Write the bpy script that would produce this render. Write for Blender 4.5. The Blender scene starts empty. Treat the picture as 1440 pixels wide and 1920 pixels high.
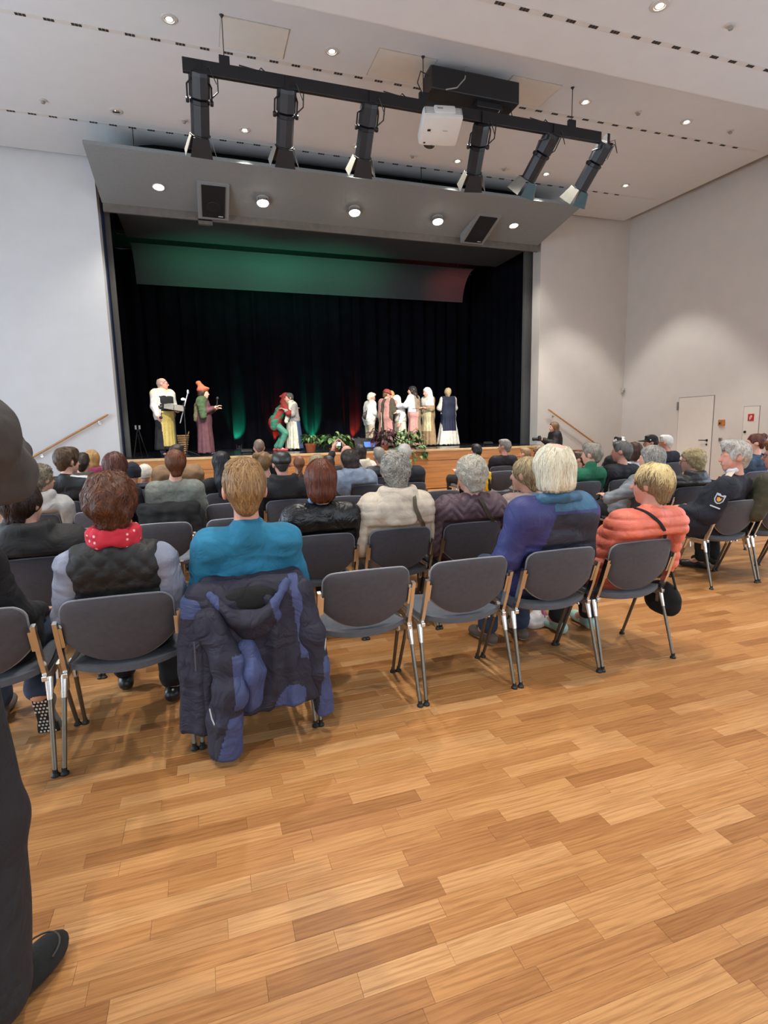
import bpy, bmesh, math, random
import numpy as np
from mathutils import Vector, Matrix
random.seed(7)
SC = bpy.context.scene
COL = SC.collection

# ------------------------------------------------------------------ camera
CAM_H = 1.44
FOC, PITCH, ROLL, YAW = 1014.28, 0.151149, -0.0216358, 0.316138
_fw = Vector((math.sin(YAW)*math.cos(PITCH), math.cos(YAW)*math.cos(PITCH), -math.sin(PITCH)))
_r0 = Vector((math.cos(YAW), -math.sin(YAW), 0)); _u0 = _r0.cross(_fw)
_r = math.cos(ROLL)*_r0 + math.sin(ROLL)*_u0
_u = -math.sin(ROLL)*_r0 + math.cos(ROLL)*_u0
cam_data = bpy.data.cameras.new('camera')
cam_data.sensor_fit = 'VERTICAL'; cam_data.sensor_height = 36.0
cam_data.lens = FOC/1920*36.0
cam_data.clip_start = 0.05; cam_data.clip_end = 200
cam = bpy.data.objects.new('camera', cam_data)
cam.matrix_world = Matrix(((_r.x, _u.x, -_fw.x, 0), (_r.y, _u.y, -_fw.y, 0), (_r.z, _u.z, -_fw.z, CAM_H), (0, 0, 0, 1)))
COL.objects.link(cam); SC.camera = cam

# ------------------------------------------------------------------ exposure, world
SC.view_settings.view_transform = 'Standard'
SC.view_settings.look = 'None'
SC.view_settings.gamma = 1.0
SC.view_settings.use_curve_mapping = False
SC.view_settings.exposure = 0.34
SC.cycles.max_bounces = 4; SC.cycles.diffuse_bounces = 3; SC.cycles.glossy_bounces = 2; SC.cycles.transmission_bounces = 2
SC.cycles.caustics_reflective = False; SC.cycles.caustics_refractive = False
SC.cycles.use_adaptive_sampling = True; SC.cycles.adaptive_threshold = 0.09; SC.cycles.adaptive_min_samples = 16
world = bpy.data.worlds.new('world'); SC.world = world
world.use_nodes = True
bg = world.node_tree.nodes['Background']
bg.inputs[0].default_value = (0.75, 0.86, 1.0, 1); bg.inputs[1].default_value = 1.0

def area_light(name, loc, rot, sx, sy, watts, color=(1, 1, 1)):
    l = bpy.data.lights.new(name, 'AREA'); l.shape = 'RECTANGLE'; l.size = sx; l.size_y = sy
    l.energy = watts; l.color = color
    o = bpy.data.objects.new(name, l); o.location = loc; o.rotation_euler = rot
    COL.objects.link(o); return o

ROOM = dict(x0=-6.6, x1=11.25, y0=-5.0, y1=12.6, zc=6.75)
# daylight entering through the tall windows of the two side walls (the windows stand outside the frame)
area_light('window_daylight', (-6.45, 4.2, 2.3), (0, math.radians(-90), 0), 3.6, 11.0, 600, (0.68, 0.84, 1.0))
area_light('window_daylight', (11.1, 1.0, 2.3), (0, math.radians(90), 0), 3.6, 9.0, 300, (0.68, 0.84, 1.0))
area_light('window_daylight', (2.3, -4.85, 2.6), (math.radians(90), 0, 0), 13.0, 3.6, 230, (0.92, 0.96, 1.0))

# ------------------------------------------------------------------ helpers: objects, tags
def lin(c):
    if isinstance(c, str):
        c = c.lstrip('#'); c = [int(c[i:i+2], 16)/255 for i in (0, 2, 4)]
    return tuple((v/12.92 if v <= 0.04045 else ((v+0.055)/1.055)**2.4) for v in c) + (1.0,)

def tag(o, label=None, cat=None, group=None, kind=None):
    if label: o['label'] = label
    if cat: o['category'] = cat
    if group: o['group'] = group
    if kind: o['kind'] = kind
    return o

def empty(name, loc=(0, 0, 0), rz=0.0, parent=None):
    o = bpy.data.objects.new(name, None); o.empty_display_size = 0.1
    o.location = loc; o.rotation_euler = (0, 0, rz)
    COL.objects.link(o)
    if parent: o.parent = parent
    return o

def link(name, me, parent=None, loc=None):
    o = bpy.data.objects.new(name, me)
    if parent: o.parent = parent
    if loc is not None: o.location = loc
    COL.objects.link(o); return o

def copy_tree(o, parent=None):
    c = o.copy(); COL.objects.link(c); c.parent = parent
    for ch in list(o.children): copy_tree(ch, c)
    return c

# ------------------------------------------------------------------ materials (procedural)
MATS = {}
def new_mat(name):
    m = bpy.data.materials.new(name); m.use_nodes = True
    nt = m.node_tree; return m, nt, nt.nodes['Principled BSDF']

def N(nt, kind, **kw):
    n = nt.nodes.new(kind)
    for k, v in kw.items():
        if k.startswith('_'): setattr(n, k[1:], v)
        else:
            key = int(k[1:]) if k[0] == 'i' and k[1:].isdigit() else k
            n.inputs[key].default_value = v
    return n

def mat(name, color, rough=0.7, metal=0.0, var=0.12, scale=8.0, bump=0.0, bscale=60.0, stretch=(1, 1, 1), sheen=0.0, coat=0.0, spec=None, space='Object', folds=0.0):
    """plain surface with a little noise in colour and fine relief"""
    key = (name,)
    if key in MATS: return MATS[key]
    m, nt, b = new_mat(name)
    c = lin(color)
    tc = N(nt, 'ShaderNodeTexCoord'); mp = N(nt, 'ShaderNodeMapping'); mp.inputs['Scale'].default_value = stretch
    nt.links.new(tc.outputs[space], mp.inputs[0])
    n1 = N(nt, 'ShaderNodeTexNoise', Scale=scale, Detail=3.0)
    nt.links.new(mp.outputs[0], n1.inputs['Vector'])
    rp = N(nt, 'ShaderNodeValToRGB')
    lo = tuple(max(0, v*(1-var)) for v in c[:3])+(1,); hi = tuple(min(1, v*(1+var)) for v in c[:3])+(1,)
    rp.color_ramp.elements[0].position = 0.3; rp.color_ramp.elements[0].color = lo
    rp.color_ramp.elements[1].position = 0.7; rp.color_ramp.elements[1].color = hi
    nt.links.new(n1.outputs[0], rp.inputs[0]); nt.links.new(rp.outputs[0], b.inputs['Base Color'])
    b.inputs['Roughness'].default_value = rough; b.inputs['Metallic'].default_value = metal
    if spec is not None: b.inputs['Specular IOR Level'].default_value = spec
    if sheen: b.inputs['Sheen Weight'].default_value = sheen
    if coat: b.inputs['Coat Weight'].default_value = coat
    if bump:
        n2 = N(nt, 'ShaderNodeTexNoise', Scale=bscale, Detail=2.0)
        nt.links.new(mp.outputs[0], n2.inputs['Vector'])
        bp = N(nt, 'ShaderNodeBump', Strength=bump, Distance=0.01)
        nt.links.new(n2.outputs[0], bp.inputs['Height']); nt.links.new(bp.outputs[0], b.inputs['Normal'])
        if folds:   # soft creases of worn cloth
            n3 = N(nt, 'ShaderNodeTexNoise', Scale=7.0, Detail=3.0, Distortion=1.2); nt.links.new(tc.outputs[space], n3.inputs['Vector'])
            ab = N(nt, 'ShaderNodeMath', _operation='SUBTRACT', i1=0.5); nt.links.new(n3.outputs[0], ab.inputs[0])
            a2 = N(nt, 'ShaderNodeMath', _operation='ABSOLUTE'); nt.links.new(ab.outputs[0], a2.inputs[0])
            b3 = N(nt, 'ShaderNodeBump', Strength=folds, Distance=0.05); nt.links.new(a2.outputs[0], b3.inputs['Height']); nt.links.new(b3.outputs[0], bp.inputs['Normal'])
    MATS[key] = m; return m

def emis(name, color, strength):
    if (name,) in MATS: return MATS[(name,)]
    m, nt, b = new_mat(name)
    b.inputs['Base Color'].default_value = lin(color)
    b.inputs['Emission Color'].default_value = lin(color); b.inputs['Emission Strength'].default_value = strength
    MATS[(name,)] = m; return m

def hair_mat(name, c1, c2, rough=0.42, fscale=26.0, curl=0.0):
    """hair: two tones mixed along fine strands, varied from lock to lock"""
    if (name,) in MATS: return MATS[(name,)]
    m, nt, b = new_mat(name)
    tc = N(nt, 'ShaderNodeTexCoord'); mp = N(nt, 'ShaderNodeMapping')
    mp.inputs['Scale'].default_value = (1, 1, 1) if curl else (1, 1, 0.10)
    nt.links.new(tc.outputs['Object'], mp.inputs[0])
    n1 = N(nt, 'ShaderNodeTexNoise', Scale=42.0 if curl else 150.0, Detail=3.0, Distortion=curl*1.5)
    nt.links.new(mp.outputs[0], n1.inputs['Vector'])
    n0 = N(nt, 'ShaderNodeTexNoise', Scale=16.0, Detail=2.0); nt.links.new(tc.outputs['Object'], n0.inputs['Vector'])
    geo = N(nt, 'ShaderNodeNewGeometry')
    def wsum(a, wa, b_, wb):
        x = N(nt, 'ShaderNodeMath', _operation='MULTIPLY', i1=wa); nt.links.new(a, x.inputs[0])
        y = N(nt, 'ShaderNodeMath', _operation='MULTIPLY_ADD', i1=wb); nt.links.new(b_, y.inputs[0]); nt.links.new(x.outputs[0], y.inputs[2]); return y.outputs[0]
    t = wsum(wsum(n1.outputs[0], 0.55, n0.outputs[0], 0.25), 1.0, geo.outputs['Random Per Island'], 0.30)
    rp = N(nt, 'ShaderNodeValToRGB')
    rp.color_ramp.elements[0].position = 0.30; rp.color_ramp.elements[0].color = lin(c1)
    rp.color_ramp.elements[1].position = 0.78; rp.color_ramp.elements[1].color = lin(c2)
    nt.links.new(t, rp.inputs[0]); nt.links.new(rp.outputs[0], b.inputs['Base Color'])
    b.inputs['Roughness'].default_value = rough
    b.inputs['Specular IOR Level'].default_value = 0.35
    bp = N(nt, 'ShaderNodeBump', Strength=0.5, Distance=0.006)
    nt.links.new(n1.outputs[0], bp.inputs['Height']); nt.links.new(bp.outputs[0], b.inputs['Normal'])
    MATS[(name,)] = m; return m

# ------------------------------------------------------------------ mesh collector (boxes, tubes, lathes ...)
class MB:
    def __init__(s): s.v = []; s.f = []; s.mi = []
    def _add(s, vs, fs, mi=0):
        o = len(s.v); s.v += [tuple(v) for v in vs]; s.f += [tuple(i+o for i in f) for f in fs]; s.mi += [mi]*len(fs); return s
    def box(s, c, d, rot=None, mi=0, bevel=0.0):
        hx, hy, hz = d[0]/2, d[1]/2, d[2]/2
        if bevel <= 0:
            vs = [Vector((x, y, z)) for x in (-hx, hx) for y in (-hy, hy) for z in (-hz, hz)]
            fs = [(0, 1, 3, 2), (4, 6, 7, 5), (0, 4, 5, 1), (2, 3, 7, 6), (0, 2, 6, 4), (1, 5, 7, 3)]
        else:
            b = bmesh.new(); bmesh.ops.create_cube(b, size=1.0, matrix=Matrix.Diagonal((d[0], d[1], d[2], 1)))
            bmesh.ops.bevel(b, geom=list(b.edges), offset=min(bevel, min(d)*0.45), segments=2, affect='EDGES', profile=0.5)
            b.verts.index_update(); vs = [v.co.copy() for v in b.verts]; fs = [[v.index for v in f.verts] for f in b.faces]; b.free()
        M = rot if rot is not None else Matrix.Identity(3)
        return s._add([M @ v + Vector(c) for v in vs], fs, mi)
    def prism(s, pts, ext, mi=0):
        """closed polygon (3D points, coplanar) extruded by vector"""
        n = len(pts); e = Vector(ext); p = [Vector(q) for q in pts]
        vs = p + [q+e for q in p]
        fs = [tuple(range(n-1, -1, -1)), tuple(range(n, 2*n))] + [(i, (i+1) % n, n+(i+1) % n, n+i) for i in range(n)]
        return s._add(vs, fs, mi)
    def tube(s, pts, r, n=8, mi=0, cap=True):
        pts = [Vector(p) for p in pts]; m = len(pts); rs = r if isinstance(r, (list, tuple)) else [r]*m
        vs = []; fs = []; prev = None
        for i, p in enumerate(pts):
            t = (pts[min(i+1, m-1)]-pts[max(i-1, 0)]).normalized()
            if prev is None:
                a = Vector((0, 0, 1)) if abs(t.z) < 0.9 else Vector((1, 0, 0)); x = t.cross(a).normalized()
            else:
                x = (prev - t*prev.dot(t)).normalized()
            prev = x; y = t.cross(x)
            for k in range(n):
                a = 2*math.pi*k/n; vs.append(p + (x*math.cos(a)+y*math.sin(a))*rs[i])
        for i in range(m-1):
            for k in range(n): fs.append((i*n+k, i*n+(k+1) % n, (i+1)*n+(k+1) % n, (i+1)*n+k))
        if cap: fs += [tuple(range(n-1, -1, -1)), tuple((m-1)*n+k for k in range(n))]
        return s._add(vs, fs, mi)
    def lathe(s, prof, c=(0, 0, 0), n=20, mi=0, M=None):
        """profile of (radius, z) turned about z"""
        vs = []; fs = []; m = len(prof); M = M or Matrix.Identity(3)
        for r, z in prof:
            for k in range(n):
                a = 2*math.pi*k/n; vs.append(M @ Vector((r*math.cos(a), r*math.sin(a), z)) + Vector(c))
        for i in range(m-1):
            for k in range(n): fs.append((i*n+k, i*n+(k+1) % n, (i+1)*n+(k+1) % n, (i+1)*n+k))
        if prof[0][0] > 1e-6: fs.append(tuple(range(n-1, -1, -1)))
        if prof[-1][0] > 1e-6: fs.append(tuple((m-1)*n+k for k in range(n)))
        return s._add(vs, fs, mi)
    def grid(s, P, mi=0, closed=False):
        """P[i][j] points"""
        a = len(P); b = len(P[0]); vs = [p for row in P for p in row]; fs = []
        for i in range(a-1):
            for j in range(b-1 if not closed else b):
                fs.append((i*b+j, i*b+(j+1) % b, (i+1)*b+(j+1) % b, (i+1)*b+j))
        return s._add(vs, fs, mi)
    def mesh(s, name, mats, smooth=False):
        me = bpy.data.meshes.new(name); me.from_pydata(s.v, [], s.f)
        for m in (mats if isinstance(mats, (list, tuple)) else [mats]): me.materials.append(m)
        if any(s.mi): me.polygons.foreach_set('material_index', s.mi)
        if smooth:
            me.polygons.foreach_set('use_smooth', [True]*len(s.f))
            try: me.set_sharp_from_angle(angle=math.radians(40))
            except Exception: pass
        me.update(); return me
    def build(s, name, mats, parent=None, smooth=False, loc=None):
        return link(name, s.mesh(name, mats, smooth), parent, loc)

def rot_to(d, up=(0, 0, 1)):
    """matrix whose local z axis points along d"""
    z = Vector(d).normalized(); u = Vector(up)
    if abs(z.dot(u)) > 0.98: u = Vector((0, 1, 0))
    x = u.cross(z).normalized(); y = z.cross(x)
    return Matrix((x, y, z)).transposed()

# ------------------------------------------------------------------ organic surfaces: smooth union of round shapes, meshed with surface nets
def _hash(i, j, k, seed):
    h = (i*374761393 + j*668265263 + k*2147483647 + seed*974634777) & 0xffffffff
    h = ((h ^ (h >> 13))*1274126177) & 0xffffffff
    return ((h ^ (h >> 16)) & 0xffff)/65535.0
def vnoise(P, freq, seed=0):
    """value noise in -1..1, P (n,3), freq scalar or 3-vector"""
    Q = P*np.asarray(freq, dtype=np.float64); f = np.floor(Q); t = Q-f; t = t*t*(3-2*t)
    I = f.astype(np.int64); out = np.zeros(len(P))
    for a in (0, 1):
        wa = t[:, 0] if a else 1-t[:, 0]
        for b in (0, 1):
            wb = t[:, 1] if b else 1-t[:, 1]
            for c in (0, 1):
                wc = t[:, 2] if c else 1-t[:, 2]
                out += wa*wb*wc*_hash(I[:, 0]+a, I[:, 1]+b, I[:, 2]+c, seed)
    return out*2-1

def cap(a, b, ra, rb=None, k=0.03): return ('c', np.array(a, float), np.array(b, float), ra, ra if rb is None else rb, k)
def ell(c, r, k=0.03, M=None): return ('e', np.array(c, float), np.array(r, float) if not np.isscalar(r) else np.array([r]*3, float), M, k)
def sub(p): return ('s', p)
def cut(n, d): return ('p', np.array(n, float), float(d))     # keep n.x < d
def xf(prims, M3, off):
    """rotate + move a list of shapes"""
    M3 = np.array(M3); off = np.array(off, float); out = []
    for p in prims:
        if p[0] == 'c': out.append(('c', M3 @ p[1]+off, M3 @ p[2]+off, p[3], p[4], p[5]))
        elif p[0] == 'e': out.append(('e', M3 @ p[1]+off, p[2], M3 if p[3] is None else M3 @ p[3], p[4]))
        elif p[0] == 's': out.append(('s', xf([p[1]], M3, off)[0]))
        elif p[0] == 'p':
            n = M3 @ p[1]; out.append(('p', n, p[2]+float(n @ off)))
    return out
def grow(prims, d):
    out = []
    for p in prims:
        if p[0] == 'c': out.append(('c', p[1], p[2], p[3]+d, p[4]+d, p[5]))
        elif p[0] == 'e': out.append(('e', p[1], p[2]+d, p[3], p[4]))
        else: out.append(p)
    return out
def _bb(p):
    if p[0] == 'c':
        r = max(p[3], p[4]); return np.minimum(p[1], p[2])-r, np.maximum(p[1], p[2])+r
    if p[0] == 'e':
        r = p[2] if p[3] is None else np.sqrt(((p[3]*p[2])**2).sum(1)); return p[1]-r, p[1]+r
def _dist(p, X, Y, Z):
    if p[0] == 'c':
        a, b = p[1], p[2]; d = b-a; L = float(d @ d)
        px, py, pz = X-a[0], Y-a[1], Z-a[2]
        t = np.clip((px*d[0]+py*d[1]+pz*d[2])/L, 0, 1) if L > 1e-12 else 0*px*py*pz
        return np.sqrt((px-t*d[0])**2+(py-t*d[1])**2+(pz-t*d[2])**2) - (p[3]+(p[4]-p[3])*t)
    px, py, pz = X-p[1][0], Y-p[1][1], Z-p[1][2]
    if p[3] is not None:
        M = p[3]
        px, py, pz = M[0, 0]*px+M[1, 0]*py+M[2, 0]*pz, M[0, 1]*px+M[1, 1]*py+M[2, 1]*pz, M[0, 2]*px+M[1, 2]*py+M[2, 2]*pz
    r = p[2]; k0 = np.sqrt((px/r[0])**2+(py/r[1])**2+(pz/r[2])**2)
    k1 = np.sqrt((px/r[0]**2)**2+(py/r[1]**2)**2+(pz/r[2]**2)**2)+1e-9
    return k0*(k0-1)/k1

_CORN = [(0, 0, 0), (1, 0, 0), (0, 1, 0), (1, 1, 0), (0, 0, 1), (1, 0, 1), (0, 1, 1), (1, 1, 1)]
_EDG = [(0, 1), (2, 3), (4, 5), (6, 7), (0, 2), (1, 3), (4, 6), (5, 7), (0, 4), (1, 5), (2, 6), (3, 7)]
def sdf_arrays(prims, vox):
    bbs = [_bb(p) for p in prims if p[0] in 'ce']
    lo = np.min([b[0] for b in bbs], 0)-3*vox; hi = np.max([b[1] for b in bbs], 0)+3*vox
    n = np.ceil((hi-lo)/vox).astype(int)+1
    ax = [lo[i]+vox*np.arange(n[i]) for i in range(3)]
    F = np.full(n, 0.5)
    for p in prims:
        if p[0] == 'p':
            G = p[1][0]*ax[0][:, None, None]+p[1][1]*ax[1][None, :, None]+p[1][2]*ax[2][None, None, :]-p[2]
            np.maximum(F, G, out=F); continue
        q = p[1] if p[0] == 's' else p
        k = 0.0 if p[0] == 's' else q[-1]
        a, b = _bb(q); m = k+2.5*vox
        i0 = np.maximum(np.floor((a-m-lo)/vox).astype(int), 0); i1 = np.minimum(np.ceil((b+m-lo)/vox).astype(int)+1, n)
        if (i1 <= i0).any(): continue
        sl = tuple(slice(i0[i], i1[i]) for i in range(3))
        D = _dist(q, ax[0][sl[0]][:, None, None], ax[1][sl[1]][None, :, None], ax[2][sl[2]][None, None, :])
        S = F[sl]
        if p[0] == 's': F[sl] = np.maximum(S, -D)
        elif k > 0:
            h = np.clip(0.5+0.5*(S-D)/k, 0, 1); F[sl] = S*(1-h)+D*h-k*h*(1-h)
        else: F[sl] = np.minimum(S, D)
    F[0] = F[-1] = 0.5; F[:, 0] = F[:, -1] = 0.5; F[:, :, 0] = F[:, :, -1] = 0.5
    I = F < 0
    cnt = np.zeros(n-1, np.int8)
    for c in _CORN: cnt += I[c[0]:n[0]-1+c[0], c[1]:n[1]-1+c[1], c[2]:n[2]-1+c[2]]
    act = (cnt > 0) & (cnt < 8)
    idx = np.argwhere(act)
    if len(idx) == 0: return np.zeros((0, 3)), np.zeros((0, 4), int)
    vid = np.full(n-1, -1, np.int64); vid[act] = np.arange(len(idx))
    V8 = np.stack([F[idx[:, 0]+c[0], idx[:, 1]+c[1], idx[:, 2]+c[2]] for c in _CORN], 1)
    acc = np.zeros((len(idx), 3)); num = np.zeros(len(idx)); C = np.array(_CORN, float)
    for a, b in _EDG:
        fa, fb = V8[:, a], V8[:, b]; m = (fa < 0) != (fb < 0)
        t = np.where(m, fa/np.where(m, fa-fb, 1), 0)
        acc += m[:, None]*(C[a]+(C[b]-C[a])*t[:, None]); num += m
    P = lo+vox*(idx+acc/num[:, None])
    quads = []
    for axis in range(3):
        A = [slice(1, -1)]*3; B = [slice(1, -1)]*3
        A[axis] = slice(0, -1); B[axis] = slice(1, None)
        a = I[tuple(A)]; b = I[tuple(B)]
        e = np.argwhere(a != b); s = a[tuple(e.T)]
        off = np.array([1, 1, 1]); off[axis] = 0; e = e+off
        u, v = (axis+1) % 3, (axis+2) % 3
        du = np.zeros(3, int); du[u] = 1; dv = np.zeros(3, int); dv[v] = 1
        c = [e-du-dv, e-dv, e, e-du]
        q = np.stack([vid[tuple(x.T)] for x in c], 1)
        q = np.where(s[:, None], q, q[:, ::-1]); quads.append(q)
    Q = np.concatenate(quads); Q = Q[(Q >= 0).all(1)]
    return P, Q
def vnormals(P, Q):
    n = np.cross(P[Q[:, 2]]-P[Q[:, 0]], P[Q[:, 3]]-P[Q[:, 1]]); Nn = np.zeros_like(P)
    for i in range(4): np.add.at(Nn, Q[:, i], n)
    return Nn/(np.linalg.norm(Nn, axis=1, keepdims=True)+1e-12)
def relax(P, Q, it=1, w=0.5):
    for _ in range(it):
        A = np.zeros_like(P); c = np.zeros(len(P))
        for i in range(4):
            for j in (1, 3):
                np.add.at(A, Q[:, i], P[Q[:, (i+j) % 4]]); np.add.at(c, Q[:, i], 1)
        P = P+(A/np.maximum(c, 1)[:, None]-P)*w
    return P
def np_mesh(name, P, Q, mats, mi=None):
    me = bpy.data.meshes.new(name)
    me.vertices.add(len(P)); me.vertices.foreach_set('co', P.astype(np.float32).ravel())
    me.loops.add(len(Q)*4); me.loops.foreach_set('vertex_index', Q.astype(np.int32).ravel())
    me.polygons.add(len(Q)); me.polygons.foreach_set('loop_start', np.arange(0, len(Q)*4, 4, dtype=np.int32))
    for m in (mats if isinstance(mats, (list, tuple)) else [mats]): me.materials.append(m)
    if mi is not None: me.polygons.foreach_set('material_index', mi.astype(np.int32))
    me.polygons.foreach_set('use_smooth', np.ones(len(Q), bool))
    me.update(calc_edges=True); return me
def blob(name, prims, vox, mats, parent=None, disp=None, paint=None, smooth=0, extra=None, post=None):
    """one mesh from a list of round shapes; disp(P,N)->offset along normal; paint(face centres)->material index"""
    P, Q = sdf_arrays(prims, vox)
    if smooth: P = relax(P, Q, smooth)
    if disp is not None: P = P+vnormals(P, Q)*disp(P)[:, None]
    if post is not None: P = post(P)
    mi = paint(P[Q].mean(1)) if paint is not None else None
    if extra is not None:
        for (EP, EQ) in extra:
            Q = np.concatenate([Q, EQ+len(P)]); P = np.concatenate([P, EP])
        if mi is not None: mi = np.concatenate([mi, np.zeros(len(Q)-len(mi), int)])
    return link(name, np_mesh(name, P, Q, mats, mi), parent)

# ================================================================== THE ROOM
X0, X1, Y0, Y1 = ROOM['x0'], ROOM['x1'], ROOM['y0'], ROOM['y1']
STAGE_Z, LIP_Y = 0.95, 11.95
def zceil(y): return 6.76-0.031*(12.6-y)

M_white = mat('white_paint', '#d6d7d8', 0.85, var=0.02, scale=3, bump=0.08, bscale=220)
M_wall_r = mat('warm_white_paint', '#d0cbc5', 0.85, var=0.02, scale=3, bump=0.08, bscale=220)
M_ceil = mat('ceiling_plaster', '#d6dadd', 0.9, var=0.015, scale=4)
M_dark = mat('black_void', '#08080a', 0.9, var=0.1)
M_wood_front = mat('stage_front_oak', '#b57f4a', 0.45, var=0.22, scale=3.0, stretch=(0.35, 4, 6), bump=0.08, bscale=30)
M_rail = mat('handrail_beech', '#b98a58', 0.4, var=0.15, scale=6, stretch=(1, 1, 8))
M_black = mat('matte_black_metal', '#16161a', 0.5, var=0.15)
M_alu = mat('polished_aluminium', '#d8d6d2', 0.22, 1.0, var=0.04)
M_plastic_w = mat('white_plastic', '#d9d9d6', 0.5, var=0.02)

def wood_floor_mat(name, per_object):
    m, nt, b = new_mat(name)
    rnd = N(nt, 'ShaderNodeObjectInfo').outputs['Random'] if per_object else N(nt, 'ShaderNodeNewGeometry').outputs['Random Per Island']
    geo = N(nt, 'ShaderNodeNewGeometry')
    mul = N(nt, 'ShaderNodeMath', _operation='MULTIPLY', i1=37.0); nt.links.new(rnd, mul.inputs[0])
    cmb = N(nt, 'ShaderNodeCombineXYZ'); nt.links.new(mul.outputs[0], cmb.inputs[2]); nt.links.new(mul.outputs[0], cmb.inputs[0])
    add = N(nt, 'ShaderNodeVectorMath', _operation='ADD'); nt.links.new(geo.outputs['Position'], add.inputs[0]); nt.links.new(cmb.outputs[0], add.inputs[1])
    mp = N(nt, 'ShaderNodeMapping'); mp.inputs['Scale'].default_value = (2.4, 60.0, 1.0); nt.links.new(add.outputs[0], mp.inputs[0])
    n1 = N(nt, 'ShaderNodeTexNoise', Scale=2.2, Detail=5.0, Distortion=0.9); nt.links.new(mp.outputs[0], n1.inputs['Vector'])
    mp2 = N(nt, 'ShaderNodeMapping'); mp2.inputs['Scale'].default_value = (0.9, 7.0, 1.0); nt.links.new(add.outputs[0], mp2.inputs[0])
    n2 = N(nt, 'ShaderNodeTexWave', Scale=2.2, Distortion=6.0, Detail=2.0); n2.bands_direction = 'Y'; nt.links.new(mp2.outputs[0], n2.inputs['Vector'])
    base = N(nt, 'ShaderNodeValToRGB'); e = base.color_ramp.elements
    e[0].position = 0.0; e[0].color = lin('#95653a'); e[1].position = 1.0; e[1].color = lin('#c09263')
    for pos, c in ((0.12, '#a47245'), (0.35, '#ad7b4b'), (0.7, '#b58453')):
        q = e.new(pos); q.color = lin(c)
    nt.links.new(rnd, base.inputs[0])
    gr = N(nt, 'ShaderNodeValToRGB'); gr.color_ramp.elements[0].position = 0.32; gr.color_ramp.elements[0].color = (0.74, 0.67, 0.60, 1)
    gr.color_ramp.elements[1].position = 0.58; gr.color_ramp.elements[1].color = (1.06, 1.05, 1.03, 1)
    nt.links.new(n1.outputs[0], gr.inputs[0])
    gw = N(nt, 'ShaderNodeValToRGB'); gw.color_ramp.elements[0].position = 0.0; gw.color_ramp.elements[0].color = (0.86, 0.82, 0.77, 1)
    gw.color_ramp.elements[1].position = 0.45; gw.color_ramp.elements[1].color = (1, 1, 1, 1); nt.links.new(n2.outputs[0], gw.inputs[0])
    m1 = N(nt, 'ShaderNodeMix', _data_type='RGBA', _blend_type='MULTIPLY'); m1.inputs[0].default_value = 1.0
    nt.links.new(base.outputs[0], m1.inputs[6]); nt.links.new(gr.outputs[0], m1.inputs[7])
    m2 = N(nt, 'ShaderNodeMix', _data_type='RGBA', _blend_type='MULTIPLY'); m2.inputs[0].default_value = 0.8
    nt.links.new(m1.outputs[2], m2.inputs[6]); nt.links.new(gw.outputs[0], m2.inputs[7])
    nt.links.new(m2.outputs[2], b.inputs['Base Color'])
    b.inputs['Roughness'].default_value = 0.33; b.inputs['Specular IOR Level'].default_value = 0.42
    bp = N(nt, 'ShaderNodeBump', Strength=0.05, Distance=0.004); nt.links.new(n1.outputs[0], bp.inputs['Height']); nt.links.new(bp.outputs[0], b.inputs['Normal'])
    return m

def build_floor():
    f = MB().box(((X0+X1)/2, (Y0+Y1)/2, -0.075), (X1-X0, Y1-Y0, 0.12)).build('floor', mat('subfloor_dark', '#3a2616', 0.8))
    tag(f, kind='structure')
    mo = wood_floor_mat('oak_strip', True); ms = wood_floor_mat('oak_strips_joined', False)
    W = 0.0715; G = 0.00025; CH = 0.0005; lens = [0.26, 0.33, 0.40, 0.47, 0.54]
    rng = random.Random(3); strips = []
    y = Y0; r = 0
    while y < LIP_Y:
        x = X0-rng.random()*0.5
        while x < X1:
            L = rng.choice(lens); strips.append((x+L/2, y+W/2, L)); x += L
        y += W
    fwv = np.array(_fw); rv = np.array(_r); uv = np.array(_u)
    def score(s):
        v = np.array([s[0], s[1], -CAM_H]); d = v @ fwv
        if d < 0.3: return 0
        px = 720+FOC*(v @ rv)/d; py = 960-FOC*(v @ uv)/d
        if px < -60 or px > 1500 or py > 1990 or py < 850: return 0
        return s[2]/d**3
    order = sorted(range(len(strips)), key=lambda i: -score(strips[i])); top = set(order[:300])
    def plank_mesh(L):
        a, b = L/2-G, W/2-G
        vs = [(-a, -b, -0.0145), (a, -b, -0.0145), (a, b, -0.0145), (-a, b, -0.0145), (-a, -b, -CH), (a, -b, -CH), (a, b, -CH), (-a, b, -CH),
              (-a+CH, -b+CH, 0), (a-CH, -b+CH, 0), (a-CH, b-CH, 0), (-a+CH, b-CH, 0)]
        fs = [(0, 1, 5, 4), (1, 2, 6, 5), (2, 3, 7, 6), (3, 0, 4, 7), (4, 5, 9, 8), (5, 6, 10, 9), (6, 7, 11, 10), (7, 4, 8, 11), (8, 9, 10, 11)]
        return vs, fs
    pm = {}
    for L in lens:
        mb = MB(); mb._add(*plank_mesh(L)); pm[L] = mb.mesh('plank', mo)
    rest = MB()
    for i, (x, yy, L) in enumerate(strips):
        if i in top: link('plank', pm[L], f, (x, yy, 0))
        else:
            a0, a1 = max(x-L/2, X0)+G, min(x+L/2, X1)-G
            if a1-a0 < 0.02: continue
            b0, b1 = yy-W/2+G, yy+W/2-G
            rest._add([(a0, b0, -0.0145), (a1, b0, -0.0145), (a1, b1, -0.0145), (a0, b1, -0.0145), (a0, b0, 0), (a1, b0, 0), (a1, b1, 0), (a0, b1, 0)],
                      [(0, 1, 5, 4), (1, 2, 6, 5), (2, 3, 7, 6), (3, 0, 4, 7), (4, 5, 6, 7)])
    o = rest.build('floor_planks', ms, f); o['kind'] = 'stuff'
build_floor()

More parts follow.
